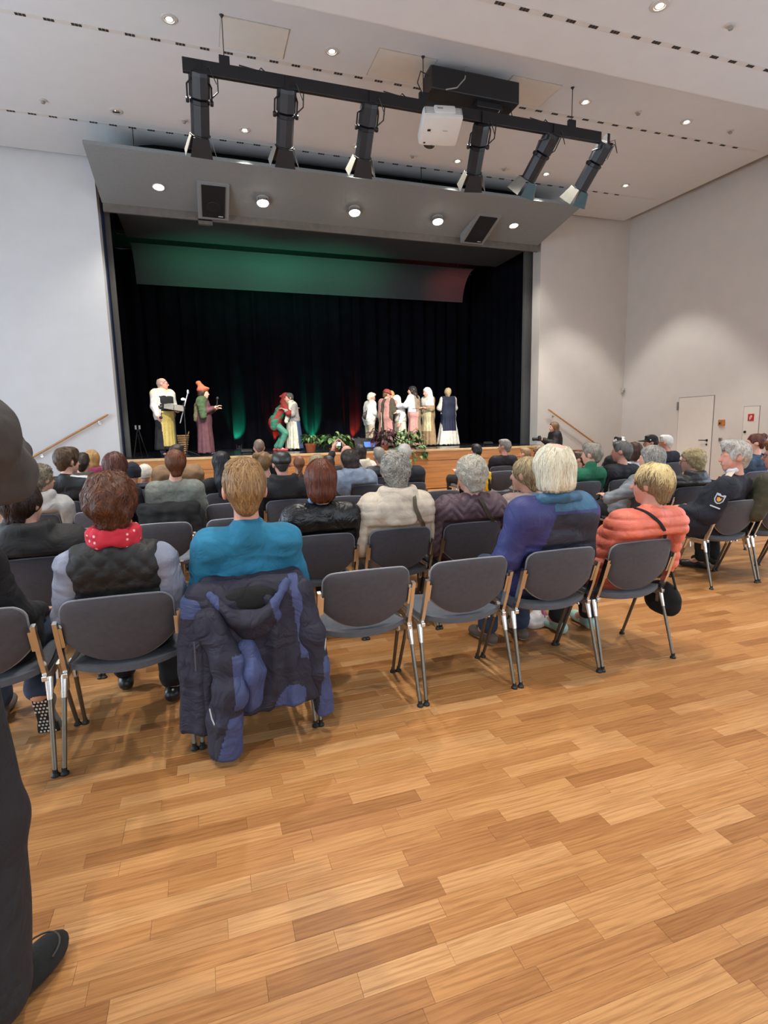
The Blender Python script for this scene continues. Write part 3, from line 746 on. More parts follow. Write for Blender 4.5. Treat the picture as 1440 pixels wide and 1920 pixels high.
# ------------------------------------------------------------------ right wall: door, hatch, signs
def right_wall_items():
    xw = X1
    Md = mat('door_white', '#d9d4cc', 0.6, var=0.015); Mj = mat('door_gap', '#8d8983', 0.9)
    d = MB().box((xw-0.004, 10.175, 1.025), (0.03, 0.97, 2.05), bevel=0.003).build('door_1', Md); tag(d, kind='structure')
    fr = MB()
    for y in (9.685, 10.665): fr.box((xw-0.001, y, 1.03), (0.02, 0.012, 2.07))
    fr.box((xw-0.001, 10.175, 2.06), (0.02, 0.99, 0.012)); fr.build('door_gap', Mj, d)
    MB().box((xw-0.03, 10.69, 1.86), (0.02, 0.03, 0.2), bevel=0.004).build('hinge', mat('hinge_grey', '#8d8a84', 0.4, 0.6), d)
    mh = MB().tube([(xw-0.02, 9.80, 1.03), (xw-0.07, 9.80, 1.03), (xw-0.075, 9.83, 1.03), (xw-0.075, 9.98, 1.03)], 0.011, 8)
    mh.lathe([(0.001, 0.012), (0.028, 0.01), (0.028, 0)], (xw-0.02, 9.80, 1.03), 16, 0, Matrix.Rotation(-math.pi/2, 3, 'Y')); mh.build('door_handle', mat('handle_dark', '#4a4844', 0.35, 0.8), d, True)
    MB().lathe([(0.001, 0.012), (0.022, 0.01), (0.022, 0)], (xw-0.02, 9.80, 0.93), 16, 0, Matrix.Rotation(-math.pi/2, 3, 'Y')).build('lock_rosette', mat('handle_dark', '#4a4844', 0.35, 0.8), d, True)
    # hydrant hatch
    t = empty('wall_hatch', (xw, 8.755, 0)); tag(t, 'flush white wall hatch with a red pictogram sign', 'hatch')
    MB().box((-0.003, 0, 1.15), (0.02, 0.35, 1.22), bevel=0.003).build('hatch_door', Md, t)
    fr = MB()
    for y in (-0.18, 0.18): fr.box((-0.001, y, 1.15), (0.014, 0.008, 1.25))
    fr.box((-0.001, 0, 1.77), (0.014, 0.37, 0.008)); fr.build('hatch_gap', Mj, t)
    MB().lathe([(0.001, 0.02), (0.026, 0.018), (0.03, 0)], (-0.012, 0.115, 1.22), 18, 0, Matrix.Rotation(-math.pi/2, 3, 'Y')).build('lock', mat('handle_dark', '#4a4844', 0.35, 0.8), t, True)
    s = MB().box((-0.018, 0.0, 1.53), (0.006, 0.135, 0.15)).build('sign_plate', mat('sign_red', '#b9202a', 0.5, var=0.05), t)
    # white pictogram: a hose reel leaf shape with a diagonal
    mb = MB(); Mw = mat('sign_white', '#f0ece8', 0.5)
    ring = []
    for k in range(24):
        a = 2*math.pi*k/24; ring.append((math.cos(a)*0.030*(0.8 if math.cos(a) > 0 else 1.0), math.sin(a)*0.042))
    c, sn = math.cos(-0.5), math.sin(-0.5)
    P = [[(-0.0225, -(x*c-y*sn)*k_, 1.535+(x*sn+y*c)*k_) for k_ in (1.0, 0.78)] for x, y in ring]; P.append(P[0])
    mb.grid(P); mb.box((-0.0225, 0.004, 1.53), (0.001, 0.012, 0.085), Matrix.Rotation(0.5, 3, 'X')); mb.box((-0.0225, 0.02, 1.495), (0.001, 0.012, 0.04), Matrix.Rotation(-0.3, 3, 'X'))
    mb.build('pictogram', Mw, s)
    # orange call box
    t = empty('wall_call_box', (xw, 9.45, 1.43)); tag(t, 'small orange alarm box on the wall beside the door', 'alarm box')
    MB().box((-0.02, 0, 0), (0.04, 0.15, 0.14), bevel=0.008).build('case', mat('call_orange', '#c07426', 0.5), t)
    MB().box((-0.042, 0.005, -0.005), (0.006, 0.085, 0.085), bevel=0.002).build('window_plate', mat('call_window', '#8d7356', 0.4), t)
    MB().lathe([(0.001, 0.014), (0.022, 0.012), (0.022, 0)], (-0.044, 0.02, -0.01), 14, 0, Matrix.Rotation(-math.pi/2, 3, 'Y')).build('push_button', mat('call_button', '#2c2420', 0.5), t, True)
    t = empty('wall_switch', (xw, 9.46, 1.05)); tag(t, 'small grey square wall switch beside the door handle', 'switch')
    MB().box((-0.01, 0, 0), (0.02, 0.085, 0.085), bevel=0.004).build('frame', mat('switch_grey', '#8d8a86', 0.5), t)
    MB().box((-0.022, 0, 0), (0.006, 0.05, 0.05), bevel=0.002).build('rocker', mat('switch_dark', '#5a5753', 0.5), t)
    t = empty('wall_lamp', (11.19, 12.58, 2.38)); tag(t, 'small wall sensor at the corner of the two right walls', 'sensor')
    MB().box((0, -0.03, 0), (0.07, 0.06, 0.13), bevel=0.02).build('case', mat('sensor_case', '#b8b2a8', 0.4), t)
    MB().lathe([(0.001, 0.035), (0.02, 0.028), (0.026, 0)], (0, -0.055, -0.02), 14, 0, Matrix.Rotation(math.pi/2, 3, 'X')).build('lens', mat('sensor_lens', '#8c867d', 0.3), t, True)
right_wall_items()

# ================================================================== LIGHTING BAR over the hall
def build_rig():
    YT = 7.85
    t = empty('lighting_bar', (3.2, YT, 5.97)); tag(t, 'long black lighting bar hung below the ceiling on wires', 'lighting bar')
    MB().box((0, 0, 0), (6.28, 0.06, 0.16), bevel=0.006).build('beam', M_black, t)
    for x in (-2.63, 0.09, 2.59):
        MB().box((x, 0, 0.12), (0.13, 0.05, 0.12), bevel=0.004).build('hanger', M_black, t)
        MB().tube([(x, 0, 0.17), (x, 0, zceil(YT)-5.97)], 0.006, 6).build('wire', M_black, t)
        MB().lathe([(0.03, 0.0), (0.012, -0.02), (0.01, -0.03)], (x, 0, zceil(YT)-5.97), 12).build('wire_cap', M_black, t)
    for x in (-2.2, -0.25, 2.1):
        MB().tube([(x-0.25, 0.02, 0.12), (x, 0.03, 0.10), (x+0.03, 0.03, 0.14), (x+0.1, 0.03, 0.09), (x+0.35, 0.02, 0.085)], 0.008, 6).build('safety_cable', M_black, t)
    M_body = mat('spot_black', '#17171b', 0.42, var=0.2); M_inner = mat('barn_door_grey', '#8a887f', 0.5, var=0.1); M_teal = mat('barn_door_teal_gel', '#35535a', 0.5, var=0.1)
    def stage_light(i, rear, front, lab, teal=False, target=None):
        s = empty('stage_light', rear); tag(s, lab, 'stage light', 'black profile spotlights on the lighting bar')
        d = Vector(front)-Vector(rear); L = d.length; d = d.normalized(); R = rot_to(d)
        X = R @ Vector((1, 0, 0)); Y = R @ Vector((0, 1, 0))
        def oct_(prof, n=8): return MB().lathe(prof, (0, 0, 0), n, 0, R)
        oct_([(0.06, 0.0), (0.125, 0.02), (0.13, 0.06), (0.13, 0.40*L), (0.11, 0.42*L)]).build('lamp_house', M_body, s)
        oct_([(0.09, 0.42*L), (0.125, 0.44*L), (0.125, 0.5*L), (0.118, 0.51*L)]).build('shutter_gate', mat('gate_dark', '#26262a', 0.35, 0.5), s)
        oct_([(0.118, 0.51*L), (0.118, 0.98*L), (0.135, 0.985*L), (0.135, L)]).build('lens_tube', M_body, s)
        oct_([(0.001, 0.985*L), (0.10, 0.985*L), (0.10, 0.995*L)], 20).build('lens', emis('spot_lens', '#fff2dc', 6.0), s)
        mb = MB()
        for k in range(4): mb.box(d*(0.12+0.055*k)*1.0+Y*0.124, (0.10, 0.01, 0.018), R)
        mb.build('cooling_fins', mat('gate_dark', '#26262a', 0.35, 0.5), s)
        # barn doors
        for k, (ax, sp) in enumerate(((Y, -1), (Y, 1), (X, -1), (X, 1))):
            n = ax*sp; w = X if ax is Y else Y
            a = d*L+n*0.125; b = d*(L+0.22)+n*(0.20 if k > 1 else 0.16)
            o = MB().prism([a-w*0.10, a+w*0.10, b+w*0.145, b-w*0.145], n*0.006+d*0.002).build('barn_door', (M_teal if teal and k == 0 else M_body) if k < 2 else M_inner, s)
        # yoke and clamp up to the bar
        top = Vector((rear[0], YT, 5.90))-Vector(rear); piv = d*(0.47*L)
        for sg in (-1, 1):
            p = piv+X*sg*0.15
            up = top+X*sg*0.15*0.6
            MB().tube([p, p-d*0.05+Vector((0, -0.06, 0.1)), p*0.4+up*0.6+Vector((0, -0.08, 0)), up], 0.012, 6).build('yoke_arm', M_body, s)
            MB().lathe([(0.001, -0.02), (0.03, -0.02), (0.035, 0.0), (0.03, 0.02), (0.001, 0.02)], p, 12, 0, rot_to(X)).build('pivot_knob', M_body, s)
        MB().box(top+Vector((0, 0, 0.0)), (0.22, 0.05, 0.03)).box(top+Vector((0, 0, 0.05)), (0.05, 0.10, 0.16)).build('clamp', M_body, s)
        hx = -0.17 if i < 3 else -0.17
        MB().tube([d*0.05+X*hx*0.7, d*0.02+X*hx*1.3+Vector((0, 0, 0.02)), d*0.2+X*hx*1.35, d*0.3+X*hx*0.75], 0.009, 6).build('handle', M_body, s)
        MB().tube([d*0.02, Vector((0.12, -0.05, 0.02)), Vector((0.2, -0.02, -0.15)), Vector((0.16, 0, -0.02)), top+Vector((0.1, 0, 0))], 0.006, 6).build('cable', M_body, s)
        if target is not None:
            aim = Vector(target)-Vector(front)
            spot('stage_light_beam', tuple(d*(L+0.24)), aim, 950, 26, (1.0, 0.95, 0.88), 0.35, 0.06, s)
    spec = [((0.256, 7.85, 5.95), (0.235, 8.3, 5.40), 'leftmost black stage light on the lighting bar', (-0.3, 13, 1.9)),
            ((1.352, 7.85, 5.93), (1.357, 8.3, 5.41), 'second black stage light from the left on the lighting bar', (0.8, 13.2, 1.8)),
            ((2.495, 7.85, 5.93), (2.503, 8.3, 5.41), 'third black stage light from the left, just left of the projector', (2.2, 14, 1.8)),
            ((4.225, 7.85, 5.90), (4.323, 8.3, 5.41), 'fourth black stage light, just right of the projector, one barn door lit white', (4.4, 14, 1.8)),
            ((5.46, 7.85, 5.93), (5.312, 8.3, 5.42), 'fifth black stage light, tilted, with a teal barn door', (5.3, 14, 1.8)),
            ((6.46, 7.85, 5.93), (6.322, 8.3, 5.38), 'rightmost black stage light, tilted, at the end of the lighting bar', (6.3, 14, 1.8))]
    for i, (a, b, l, tg) in enumerate(spec): stage_light(i, a, b, l, i > 3, tg)
    # cable box above the bar
    t = empty('cable_box', (4.09, 7.92, 6.17)); tag(t, 'long black equipment box above the projector on the lighting bar', 'equipment box')
    MB().box((0, 0, 0.16), (1.41, 0.32, 0.30), bevel=0.015).build('case', M_black, t)
    MB().box((-0.16, 0.06, 0.33), (1.05, 0.26, 0.10), bevel=0.03).build('lid', mat('box_lid_grey', '#2e3033', 0.5), t)
    MB().box((0.25, -0.02, -0.03), (0.42, 0.14, 0.09), bevel=0.01).build('bracket', M_black, t)
    for k, x in enumerate((0.40, 0.5, 0.56, 0.62)): MB().tube([(x, -0.05, 0.02), (x+0.02, -0.08, -0.08-0.02*k), (x-0.03, -0.03, -0.16)], 0.006, 6).build('cable', mat('cable_pale', '#b9b4a8', 0.6) if k == 0 else M_black, t)
    MB().tube([(-0.72, -0.1, 0.2), (-0.86, -0.12, 0.22), (-0.9, -0.1, 0.08), (-0.82, -0.1, -0.06), (-0.7, -0.05, -0.02)], 0.008, 6).build('cable', M_black, t)
    MB().tube([(-0.12, -0.05, zceil(7.9)-6.17), (-0.15, -0.1, 0.36), (-0.2, -0.18, 0.2), (-0.36, -0.25, 0.02), (-0.55, -0.3, -0.06)], 0.009, 6).build('ceiling_cable', mat('cable_grey', '#9a978f', 0.6), t)
    # projector
    t = empty('projector', (3.44, 7.62, 5.62)); tag(t, 'white ceiling projector hanging below the lighting bar', 'projector')
    t.rotation_euler = (math.radians(-24), 0, math.radians(-10))
    Mp = mat('projector_white', '#d4d3cf', 0.45, var=0.02)
    MB().box((0, 0, 0), (0.56, 0.46, 0.19), bevel=0.045).build('body', Mp, t, True)
    MB().box((0.02, -0.20, 0.02), (0.30, 0.10, 0.13), bevel=0.02).build('rear_cover', Mp, t, True)
    vents = mat('projector_vent', '#8f9092', 0.6)
    for sg in (-1, 1):
        for k in range(5): MB().box((sg*0.19, -0.222, 0.055-0.024*k), (0.14, 0.02, 0.009)).build('vent_slat', vents, t)
    MB().box((-0.05, -0.252, 0.02), (0.075, 0.008, 0.02)).build('brand_plate', vents, t)
    MB().box((-0.17, -0.02, -0.096), (0.045, 0.03, 0.008)).build('foot_pad', M_black, t); MB().box((-0.2, 0.17, -0.094), (0.03, 0.02, 0.008)).build('foot_pad', M_black, t)
    MB().box((0.06, -0.02, -0.0965), (0.07, 0.012, 0.004)).build('label_plate', mat('projector_label', '#a9a8a5', 0.5), t)
    MB().lathe([(0.08, 0.0), (0.085, 0.05), (0.065, 0.055), (0.06, 0.03), (0.001, 0.025)], (-0.1, 0.225, 0.0), 24, 0, Matrix.Rotation(-math.pi/2, 3, 'X')).build('lens', mat('lens_glass', '#202428', 0.1), t, True)
    MB().tube([(0, 0.05, 0.09), (0, 0.1, 0.30)], 0.03, 12).build('mount_pole', M_black, t, True)
build_rig()

# ================================================================== CHAIRS
def build_chair():
    """linking chair: padded shell back and seat, cast aluminium side frames, four tubular legs. Rear feet at y=0, facing +y"""
    M_fab = mat('chair_back_fabric', '#454349', 0.9, var=0.10, scale=40, bump=0.25, bscale=500, sheen=0.15)
    M_seat = mat('chair_seat_fabric', '#51545c', 0.9, var=0.10, scale=40, bump=0.25, bscale=500, sheen=0.15)
    M_shell = mat('chair_shell_edge', '#3b3a3e', 0.5)
    M_leg = mat('chair_leg_tube', '#6f6a60', 0.28, 0.75, var=0.06)
    M_foot = mat('chair_foot_black', '#151515', 0.6)
    t = empty('chair')
    # backrest: curved padded shell
    W, Hb, Ht = 0.222, 0.455, 0.765
    nu, nv = 22, 14
    def outline(v):
        # half width at height fraction v (0 bottom .. 1 top)
        return W
    def pt(u, v, off):
        # u -1..1, v 0..1; bottom edge bows down in the middle, corners rounded
        zb = Hb+0.115*(abs(u)**2.4); zt = Ht-0.012*(u*u)
        z = zb+(zt-zb)*v
        x = u*W
        hfrac = (z-Hb)/(Ht-Hb)
        # round the top corners
        cr = 0.05
        ax = W-abs(x); az = zt-z
        if ax < cr and az < cr:
            dx, dz = cr-ax, cr-az; d = math.hypot(dx, dz)
            if d > cr:
                x = math.copysign(W-cr+dx/d*cr, x); z = zt-cr+dz/d*cr
        y = 0.075-0.085*hfrac-0.012*math.sin(hfrac*math.pi)+0.030*(u*u)      # reclined, wrapping forward at the sides
        return Vector((x, y+off, z))
    us = [-1+2*i/nu for i in range(nu+1)]; us = [math.copysign(1-(1-abs(u))**1.35, u) for u in us]
    vs = [i/nv for i in range(nv+1)]; vs = [1-(1-v)**1.25 for v in vs]
    def pad(u, v):  # thickness swells away from the rim
        e = min(1, (1-abs(u))*7)*min(1, v*6+0.15)*min(1, (1-v)*6)
        return 0.006+0.013*math.sqrt(max(e, 0))
    rear = [[pt(u, v, -pad(u, v)) for u in us] for v in vs]
    frnt = [[pt(u, v, 0.004+pad(u, v)*1.3) for u in us] for v in vs]
    mb = MB(); mb.grid(rear); mb.grid([list(reversed(r)) for r in frnt])
    rim_r = [rear[0][i] for i in range(nu+1)]+[rear[j][nu] for j in range(1, nv+1)]+[rear[nv][i] for i in range(nu-1, -1, -1)]+[rear[j][0] for j in range(nv-1, 0, -1)]
    rim_f = [frnt[0][i] for i in range(nu+1)]+[frnt[j][nu] for j in range(1, nv+1)]+[frnt[nv][i] for i in range(nu-1, -1, -1)]+[frnt[j][0] for j in range(nv-1, 0, -1)]
    rim_r.append(rim_r[0]); rim_f.append(rim_f[0]); mb.grid([rim_f, rim_r])
    bk = mb.build('backrest', M_fab, t, True)
    piping = MB().tube([(a+b)/2 for a, b in zip(rim_r, rim_f)], 0.006, 6, cap=False).build('piping', mat('chair_piping', '#8b8b90', 0.7), bk, True)
    # seat: shallow padded dish, rear edge bows backwards
    nu2, nv2 = 16, 14
    def sp(u, v, off):
        yb = 0.085-0.055*(1-abs(u)**2.2)+0.02; y = yb+(0.50-yb)*v
        w = 0.222*(1-0.04*v); x = u*w
        cr = 0.06; ax = w-abs(x); ay = 0.50-y
        if ax < cr and ay < cr:
            dx, dy = cr-ax, cr-ay; d = math.hypot(dx, dy)
            if d > cr: x = math.copysign(w-cr+dx/d*cr, x); y = 0.50-cr+dy/d*cr
        z = 0.435-0.022*math.sin(min(1, v*1.25)*math.pi)+0.014*u*u-0.02*max(0, v-0.8)*5*0.4-0.010*(1-v)**2*(1-u*u)
        return Vector((x, y, z+off))
    us2 = [-1+2*i/nu2 for i in range(nu2+1)]; vs2 = [i/nv2 for i in range(nv2+1)]
    def pad2(u, v): return 0.004+0.020*math.sqrt(max(0, min(1, (1-abs(u))*6)*min(1, v*6)*min(1, (1-v)*6)))
    up = [[sp(u, v, pad2(u, v)) for u in us2] for v in vs2]; dn = [[sp(u, v, -0.020-0.5*pad2(u, v)) for u in us2] for v in vs2]
    mb = MB(); mb.grid(up); mb.grid([list(reversed(r)) for r in dn])
    def rim(g): return [g[0][i] for i in range(nu2+1)]+[g[j][nu2] for j in range(1, nv2+1)]+[g[nv2][i] for i in range(nu2-1, -1, -1)]+[g[j][0] for j in range(nv2-1, -1, -1)]
    mb.grid([rim(dn), rim(up)])
    mb.build('seat', M_seat, t, True)
    um = None
    for s in (-1, 1):
        x = s*0.243
        # cast upright, flat bar with a lip, clamped to the back
        mb = MB(); mb.prism([(x-0.009, 0.098, 0.405), (x-0.009, 0.128, 0.405), (x-0.009, 0.075, 0.55), (x-0.009, 0.032, 0.675), (x-0.009, 0.006, 0.668), (x-0.009, 0.05, 0.53)], (0.018, 0, 0))
        mb.box((x-s*0.013, 0.048, 0.60), (0.02, 0.028, 0.10), Matrix.Rotation(0.33, 3, 'X'))
        mb.build('upright', M_alu, t)
        # seat rail with the link plate below
        mb = MB(); mb.box((x, 0.26, 0.408), (0.022, 0.36, 0.024), bevel=0.004)
        mb.prism([(x-0.005+s*0.004, 0.115, 0.40), (x-0.005+s*0.004, 0.29, 0.40), (x-0.005+s*0.004, 0.275, 0.33), (x-0.005+s*0.004, 0.255, 0.33), (x-0.005+s*0.004, 0.262, 0.378), (x-0.005+s*0.004, 0.14, 0.378), (x-0.005+s*0.004, 0.14, 0.33), (x-0.005+s*0.004, 0.115, 0.33)], (0.010, 0, 0))
        mb.build('side_rail', M_alu, t)
        for (ya, yf) in ((0.115, 0.0), (0.275, 0.435)):
            a = Vector((x+s*0.010, ya, 0.405)); b = Vector((x+s*0.022, yf, 0.012)); d = b-a
            MB().tube([a+d*0.18, b], [0.0105, 0.0095], 10).build('leg', M_leg, t, True)
            leg = t.children[-1] if False else None
            MB().tube([a, a+d*0.05, a+d*0.24], [0.017, 0.0165, 0.0125], 10).build('leg_socket', M_alu, t, True)
            MB().lathe([(0.001, 0.0), (0.018, 0.0), (0.018, 0.008), (0.011, 0.016), (0.011, 0.03)], (b.x, b.y, 0), 12).build('foot_cap', M_foot, t, True)
    # wire book rest under the seat edge
    return t
CHAIR = build_chair()
CHAIR_N = [0]
COLS_L = [-2.06, -1.49, -0.93, -0.36, 0.20, 0.77, 1.335, 1.90, 2.45]
def row_y(n): return 2.47+0.98*(n-1)
def place_chair(x, n, label, dy=0.0, rz=0.0):
    o = CHAIR if CHAIR_N[0] == 0 else copy_tree(CHAIR)
    CHAIR_N[0] += 1
    o.location = (x, row_y(n)+dy, 0); o.rotation_euler = (0, 0, rz)
    tag(o, label, 'chair', 'grey linking chairs in rows'); return o

# ================================================================== PEOPLE
def V(*a): return np.array(a, float)
def lerp(a, b, t): return a+(b-a)*t
def rotz(a): c, s = math.cos(a), math.sin(a); return np.array([[c, -s, 0], [s, c, 0], [0, 0, 1.0]])
def rotx(a): c, s = math.cos(a), math.sin(a); return np.array([[1, 0, 0], [0, c, -s], [0, s, c]])
def roty(a): c, s = math.cos(a), math.sin(a); return np.array([[c, 0, s], [0, 1, 0], [-s, 0, c]])
MIR = np.diag([-1.0, 1.0, 1.0])

SKINS = {'fair': '#d3a08a', 'pink': '#cf9580', 'tan': '#b98468'}
def skin_mats(tone):
    c = SKINS[tone]
    return [mat('skin_'+tone, c, 0.55, var=0.08, scale=14, bump=0.05, bscale=200), mat('lips', '#a85c53', 0.5), mat('eye_dark', '#2a221e', 0.3)]

# a relaxed hand: wrist at the origin, fingers along +y, palm down, thumb on the +x side
def _hand(curl=0.5):
    pr = [ell(V(0, 0.045, 0), V(0.040, 0.050, 0.016), 0.012), cap(V(0, -0.02, 0), V(0, 0.03, 0), 0.024, 0.028, 0.015)]
    for i, (x, L) in enumerate(((0.029, 0.072), (0.010, 0.080), (-0.010, 0.074), (-0.028, 0.058))):
        a = V(x, 0.085, 0); a1 = curl*0.45; a2 = curl*1.3
        b = a+V(x*0.12, math.cos(a1)*L*0.45, -math.sin(a1)*L*0.45); c = b+V(0, math.cos(a2)*L*0.55, -math.sin(a2)*L*0.55)
        pr += [cap(a, b, 0.0098, 0.009, 0.006), cap(b, c, 0.009, 0.0075, 0.004)]
    t0 = V(0.026, 0.02, -0.004); t1 = V(0.056, 0.052, -0.014); t2 = V(0.060, 0.085, -0.022)
    pr += [cap(t0, t1, 0.014, 0.011, 0.01), cap(t1, t2, 0.0105, 0.0085, 0.004)]
    return sdf_arrays(pr, 0.0062)
HAND_R = _hand()        # thumb towards +x: a left hand seen palm down
def place_hand(w, d, palm, side):
    """hand arrays at wrist w, pointing along d, palm facing 'palm'; side +1 has its thumb on the left of d"""
    y = d/np.linalg.norm(d); z = -(palm-y*(palm @ y)); z = z/np.linalg.norm(z); x = np.cross(y, z)
    P, Q = HAND_R
    P = P*np.array([side, 1, 1]); Q = Q if side > 0 else Q[:, ::-1]
    return (P @ np.stack([x, y, z]))+w, Q

def pose_seated(ztop=1.30, hx=0.0, sw=0.168, hy=0.0, yaw=0.0, pitch=0.0, roll=0.0, arms='lap', feet=None, slump=0.0, knee=0.12):
    J = {}; hc = ztop-0.138
    J['headM'] = rotz(yaw) @ rotx(pitch) @ roty(roll); J['rx'] = V(1, 0, 0)
    sh = ztop-0.385
    J['pelvis'] = V(0, 0.265, 0.565); J['chest'] = V(0.5*hx, 0.140+slump, sh-0.10)
    J['sh'] = {s: V(0.75*hx+s*sw, 0.062+slump, sh) for s in (-1, 1)}
    J['nb'] = V(0.78*hx, 0.045+slump, sh+0.088); J['head'] = V(hx, 0.068+hy+slump, hc)
    J['el'] = {}; J['wr'] = {}
    for s in (-1, 1):
        J['el'][s] = J['sh'][s]+V(s*0.055, 0.085, -0.25); J['wr'][s] = V(s*0.10, 0.44, 0.66)
    if arms == 'cross':
        for s in (-1, 1): J['wr'][s] = J['chest']+V(-s*0.06, 0.22, -0.10)
    if arms == 'side':
        for s in (-1, 1): J['el'][s] = J['sh'][s]+V(s*0.068, 0.07, -0.26); J['wr'][s] = V(s*0.16, 0.42, 0.62)
    J['hip'] = {s: V(s*0.09, 0.265, 0.535) for s in (-1, 1)}
    J['kn'] = {s: V(s*knee, 0.66, 0.525) for s in (-1, 1)}
    J['an'] = {s: V(s*(knee+0.005), 0.62, 0.10) for s in (-1, 1)}
    if feet:
        for s in (-1, 1):
            if s in feet: J['kn'][s] = V(*feet[s][0]); J['an'][s] = V(*feet[s][1])
    return J
def pose_stand(H=1.68, yaw=0.0, pitch=0.0, lean=0.0, side=0.0, sw=0.18, spread=0.09, twist=0.0):
    """lean: forward offset of the shoulders"""
    J = {}; k = H/1.70; J['rx'] = V(math.cos(twist), math.sin(twist), 0)
    J['headM'] = rotz(yaw) @ rotx(pitch)
    J['pelvis'] = V(0, 0, 0.93*k); J['chest'] = V(side*0.7, lean*0.7, 1.25*k-abs(lean)*0.15)
    nb = V(side, lean, 1.42*k-abs(lean)*0.35)
    J['sh'] = {s: nb+J['rx']*s*sw*k+V(0, 0, -0.05) for s in (-1, 1)}
    J['nb'] = nb; J['head'] = nb+V(side*0.12, 0.03+lean*0.35, 0.155*k-abs(lean)*0.08)
    J['el'] = {s: J['sh'][s]+J['rx']*s*0.05+V(0, 0.02, -0.28*k) for s in (-1, 1)}
    J['wr'] = {s: J['el'][s]+V(0, 0.10, -0.22*k) for s in (-1, 1)}
    J['hip'] = {s: V(0, 0, 0.90*k)+J['rx']*s*0.09 for s in (-1, 1)}
    J['kn'] = {s: V(0, 0.02, 0.49*k)+J['rx']*s*spread for s in (-1, 1)}
    J['an'] = {s: V(0, -0.01, 0.09)+J['rx']*s*spread for s in (-1, 1)}
    return J

HEAD_K = 1.035
def scale_prims(pr, k):
    out = []
    for p in pr:
        if p[0] == 'c': out.append(('c', p[1]*k, p[2]*k, p[3]*k, p[4]*k, p[5]))
        elif p[0] == 'e': out.append(('e', p[1]*k, p[2]*k, p[3], p[4]))
        elif p[0] == 's': out.append(('s', scale_prims([p[1]], k)[0]))
        else: out.append(('p', p[1], p[2]*k))
    return out
def head_prims(k=1.05):
    pr = [ell(V(0, -0.012, 0.026), V(0.074, 0.095, 0.090)), ell(V(0, 0.035, -0.03), V(0.062, 0.062, 0.075), 0.03), cap(V(0, 0.045, -0.055), V(0, 0.06, -0.092), 0.048, 0.03, 0.02),
            cap(V(0, 0.095, 0.005), V(0, 0.116, -0.032), 0.009, 0.0135, 0.012), ell(V(0.079, -0.004, -0.008), V(0.012, 0.026, 0.034), 0.006), ell(V(-0.079, -0.004, -0.008), V(0.012, 0.026, 0.034), 0.006),
            cap(V(-0.03, 0.088, 0.018), V(0.03, 0.088, 0.018), 0.012, 0.012, 0.012), cap(V(-0.018, 0.093, -0.063), V(0.018, 0.093, -0.063), 0.008, 0.008, 0.008),
            sub(ell(V(0.031, 0.100, 0.0), V(0.014, 0.012, 0.009))), sub(ell(V(-0.031, 0.100, 0.0), V(0.014, 0.012, 0.009)))]
    return scale_prims(pr, HEAD_K)
def torso_prims(J, b=1.0, g=0.0, belly=0.0, low=True):
    rx = J['rx']; pr = []; K = 1+max(0, g-0.012)*34
    for s in (-1, 1):
        pr.append(cap(J['pelvis']+rx*s*0.065*b, J['chest']+rx*s*0.078*b, 0.110*b+g+belly, 0.102*b+g, 0.05*K))
        pr.append(cap(J['chest']+rx*s*0.07*b, lerp(J['chest'], J['sh'][s], 0.8), 0.100*b+g, 0.062+g, 0.04*K))
    pr.append(cap(J['sh'][-1], J['sh'][1], 0.048+g, 0.048+g, 0.04*K))
    for s in (-1, 1): pr.append(cap(J['nb']-V(0, 0, 0.045), lerp(J['nb'], J['sh'][s], 0.85)-V(0, 0, 0.008), 0.042+g*0.7, 0.046+g, 0.035*K))
    if low: pr.append(ell(J['pelvis']+V(0, 0, -0.02), V(0.165*b+g, 0.135*b+g, 0.115+g), 0.06))
    return pr
def arm_prims(J, s, g=0.0, r=1.0, end=1.0, fill=0.0):
    w = lerp(J['el'][s], J['wr'][s], end); K = 1+g*22
    pr = [cap(J['sh'][s], J['el'][s], 0.052*r+g, 0.045*r+g, 0.03*K), cap(J['el'][s], w, 0.044*r+g, lerp(0.042, 0.029, end)*r+g*0.9, 0.03)]
    if fill:    # loose cloth between sleeve and body
        for f, q in ((0.25, 0.75), (0.6, 0.62)): pr.insert(0, cap(lerp(J['chest'], J['pelvis'], max(0, f-0.3))+J['rx']*s*0.10, lerp(J['sh'][s], J['el'][s], f), 0.085+g*0.6, 0.044+g, 0.05))
    return pr
def leg_prims(J, s, g=0.0, end=1.0, cuff=0.0):
    a = lerp(J['kn'][s], J['an'][s], end)
    return [cap(J['hip'][s], J['kn'][s], 0.085+g, 0.062+g, 0.05), cap(J['kn'][s], a, 0.060+g, 0.040+g+cuff, 0.04)]
def neck_prims(J): return [cap(J['nb']-V(0, 0, 0.03), J['head']+J['headM'] @ V(0, -0.015, -0.055), 0.060, 0.052, 0.03)]

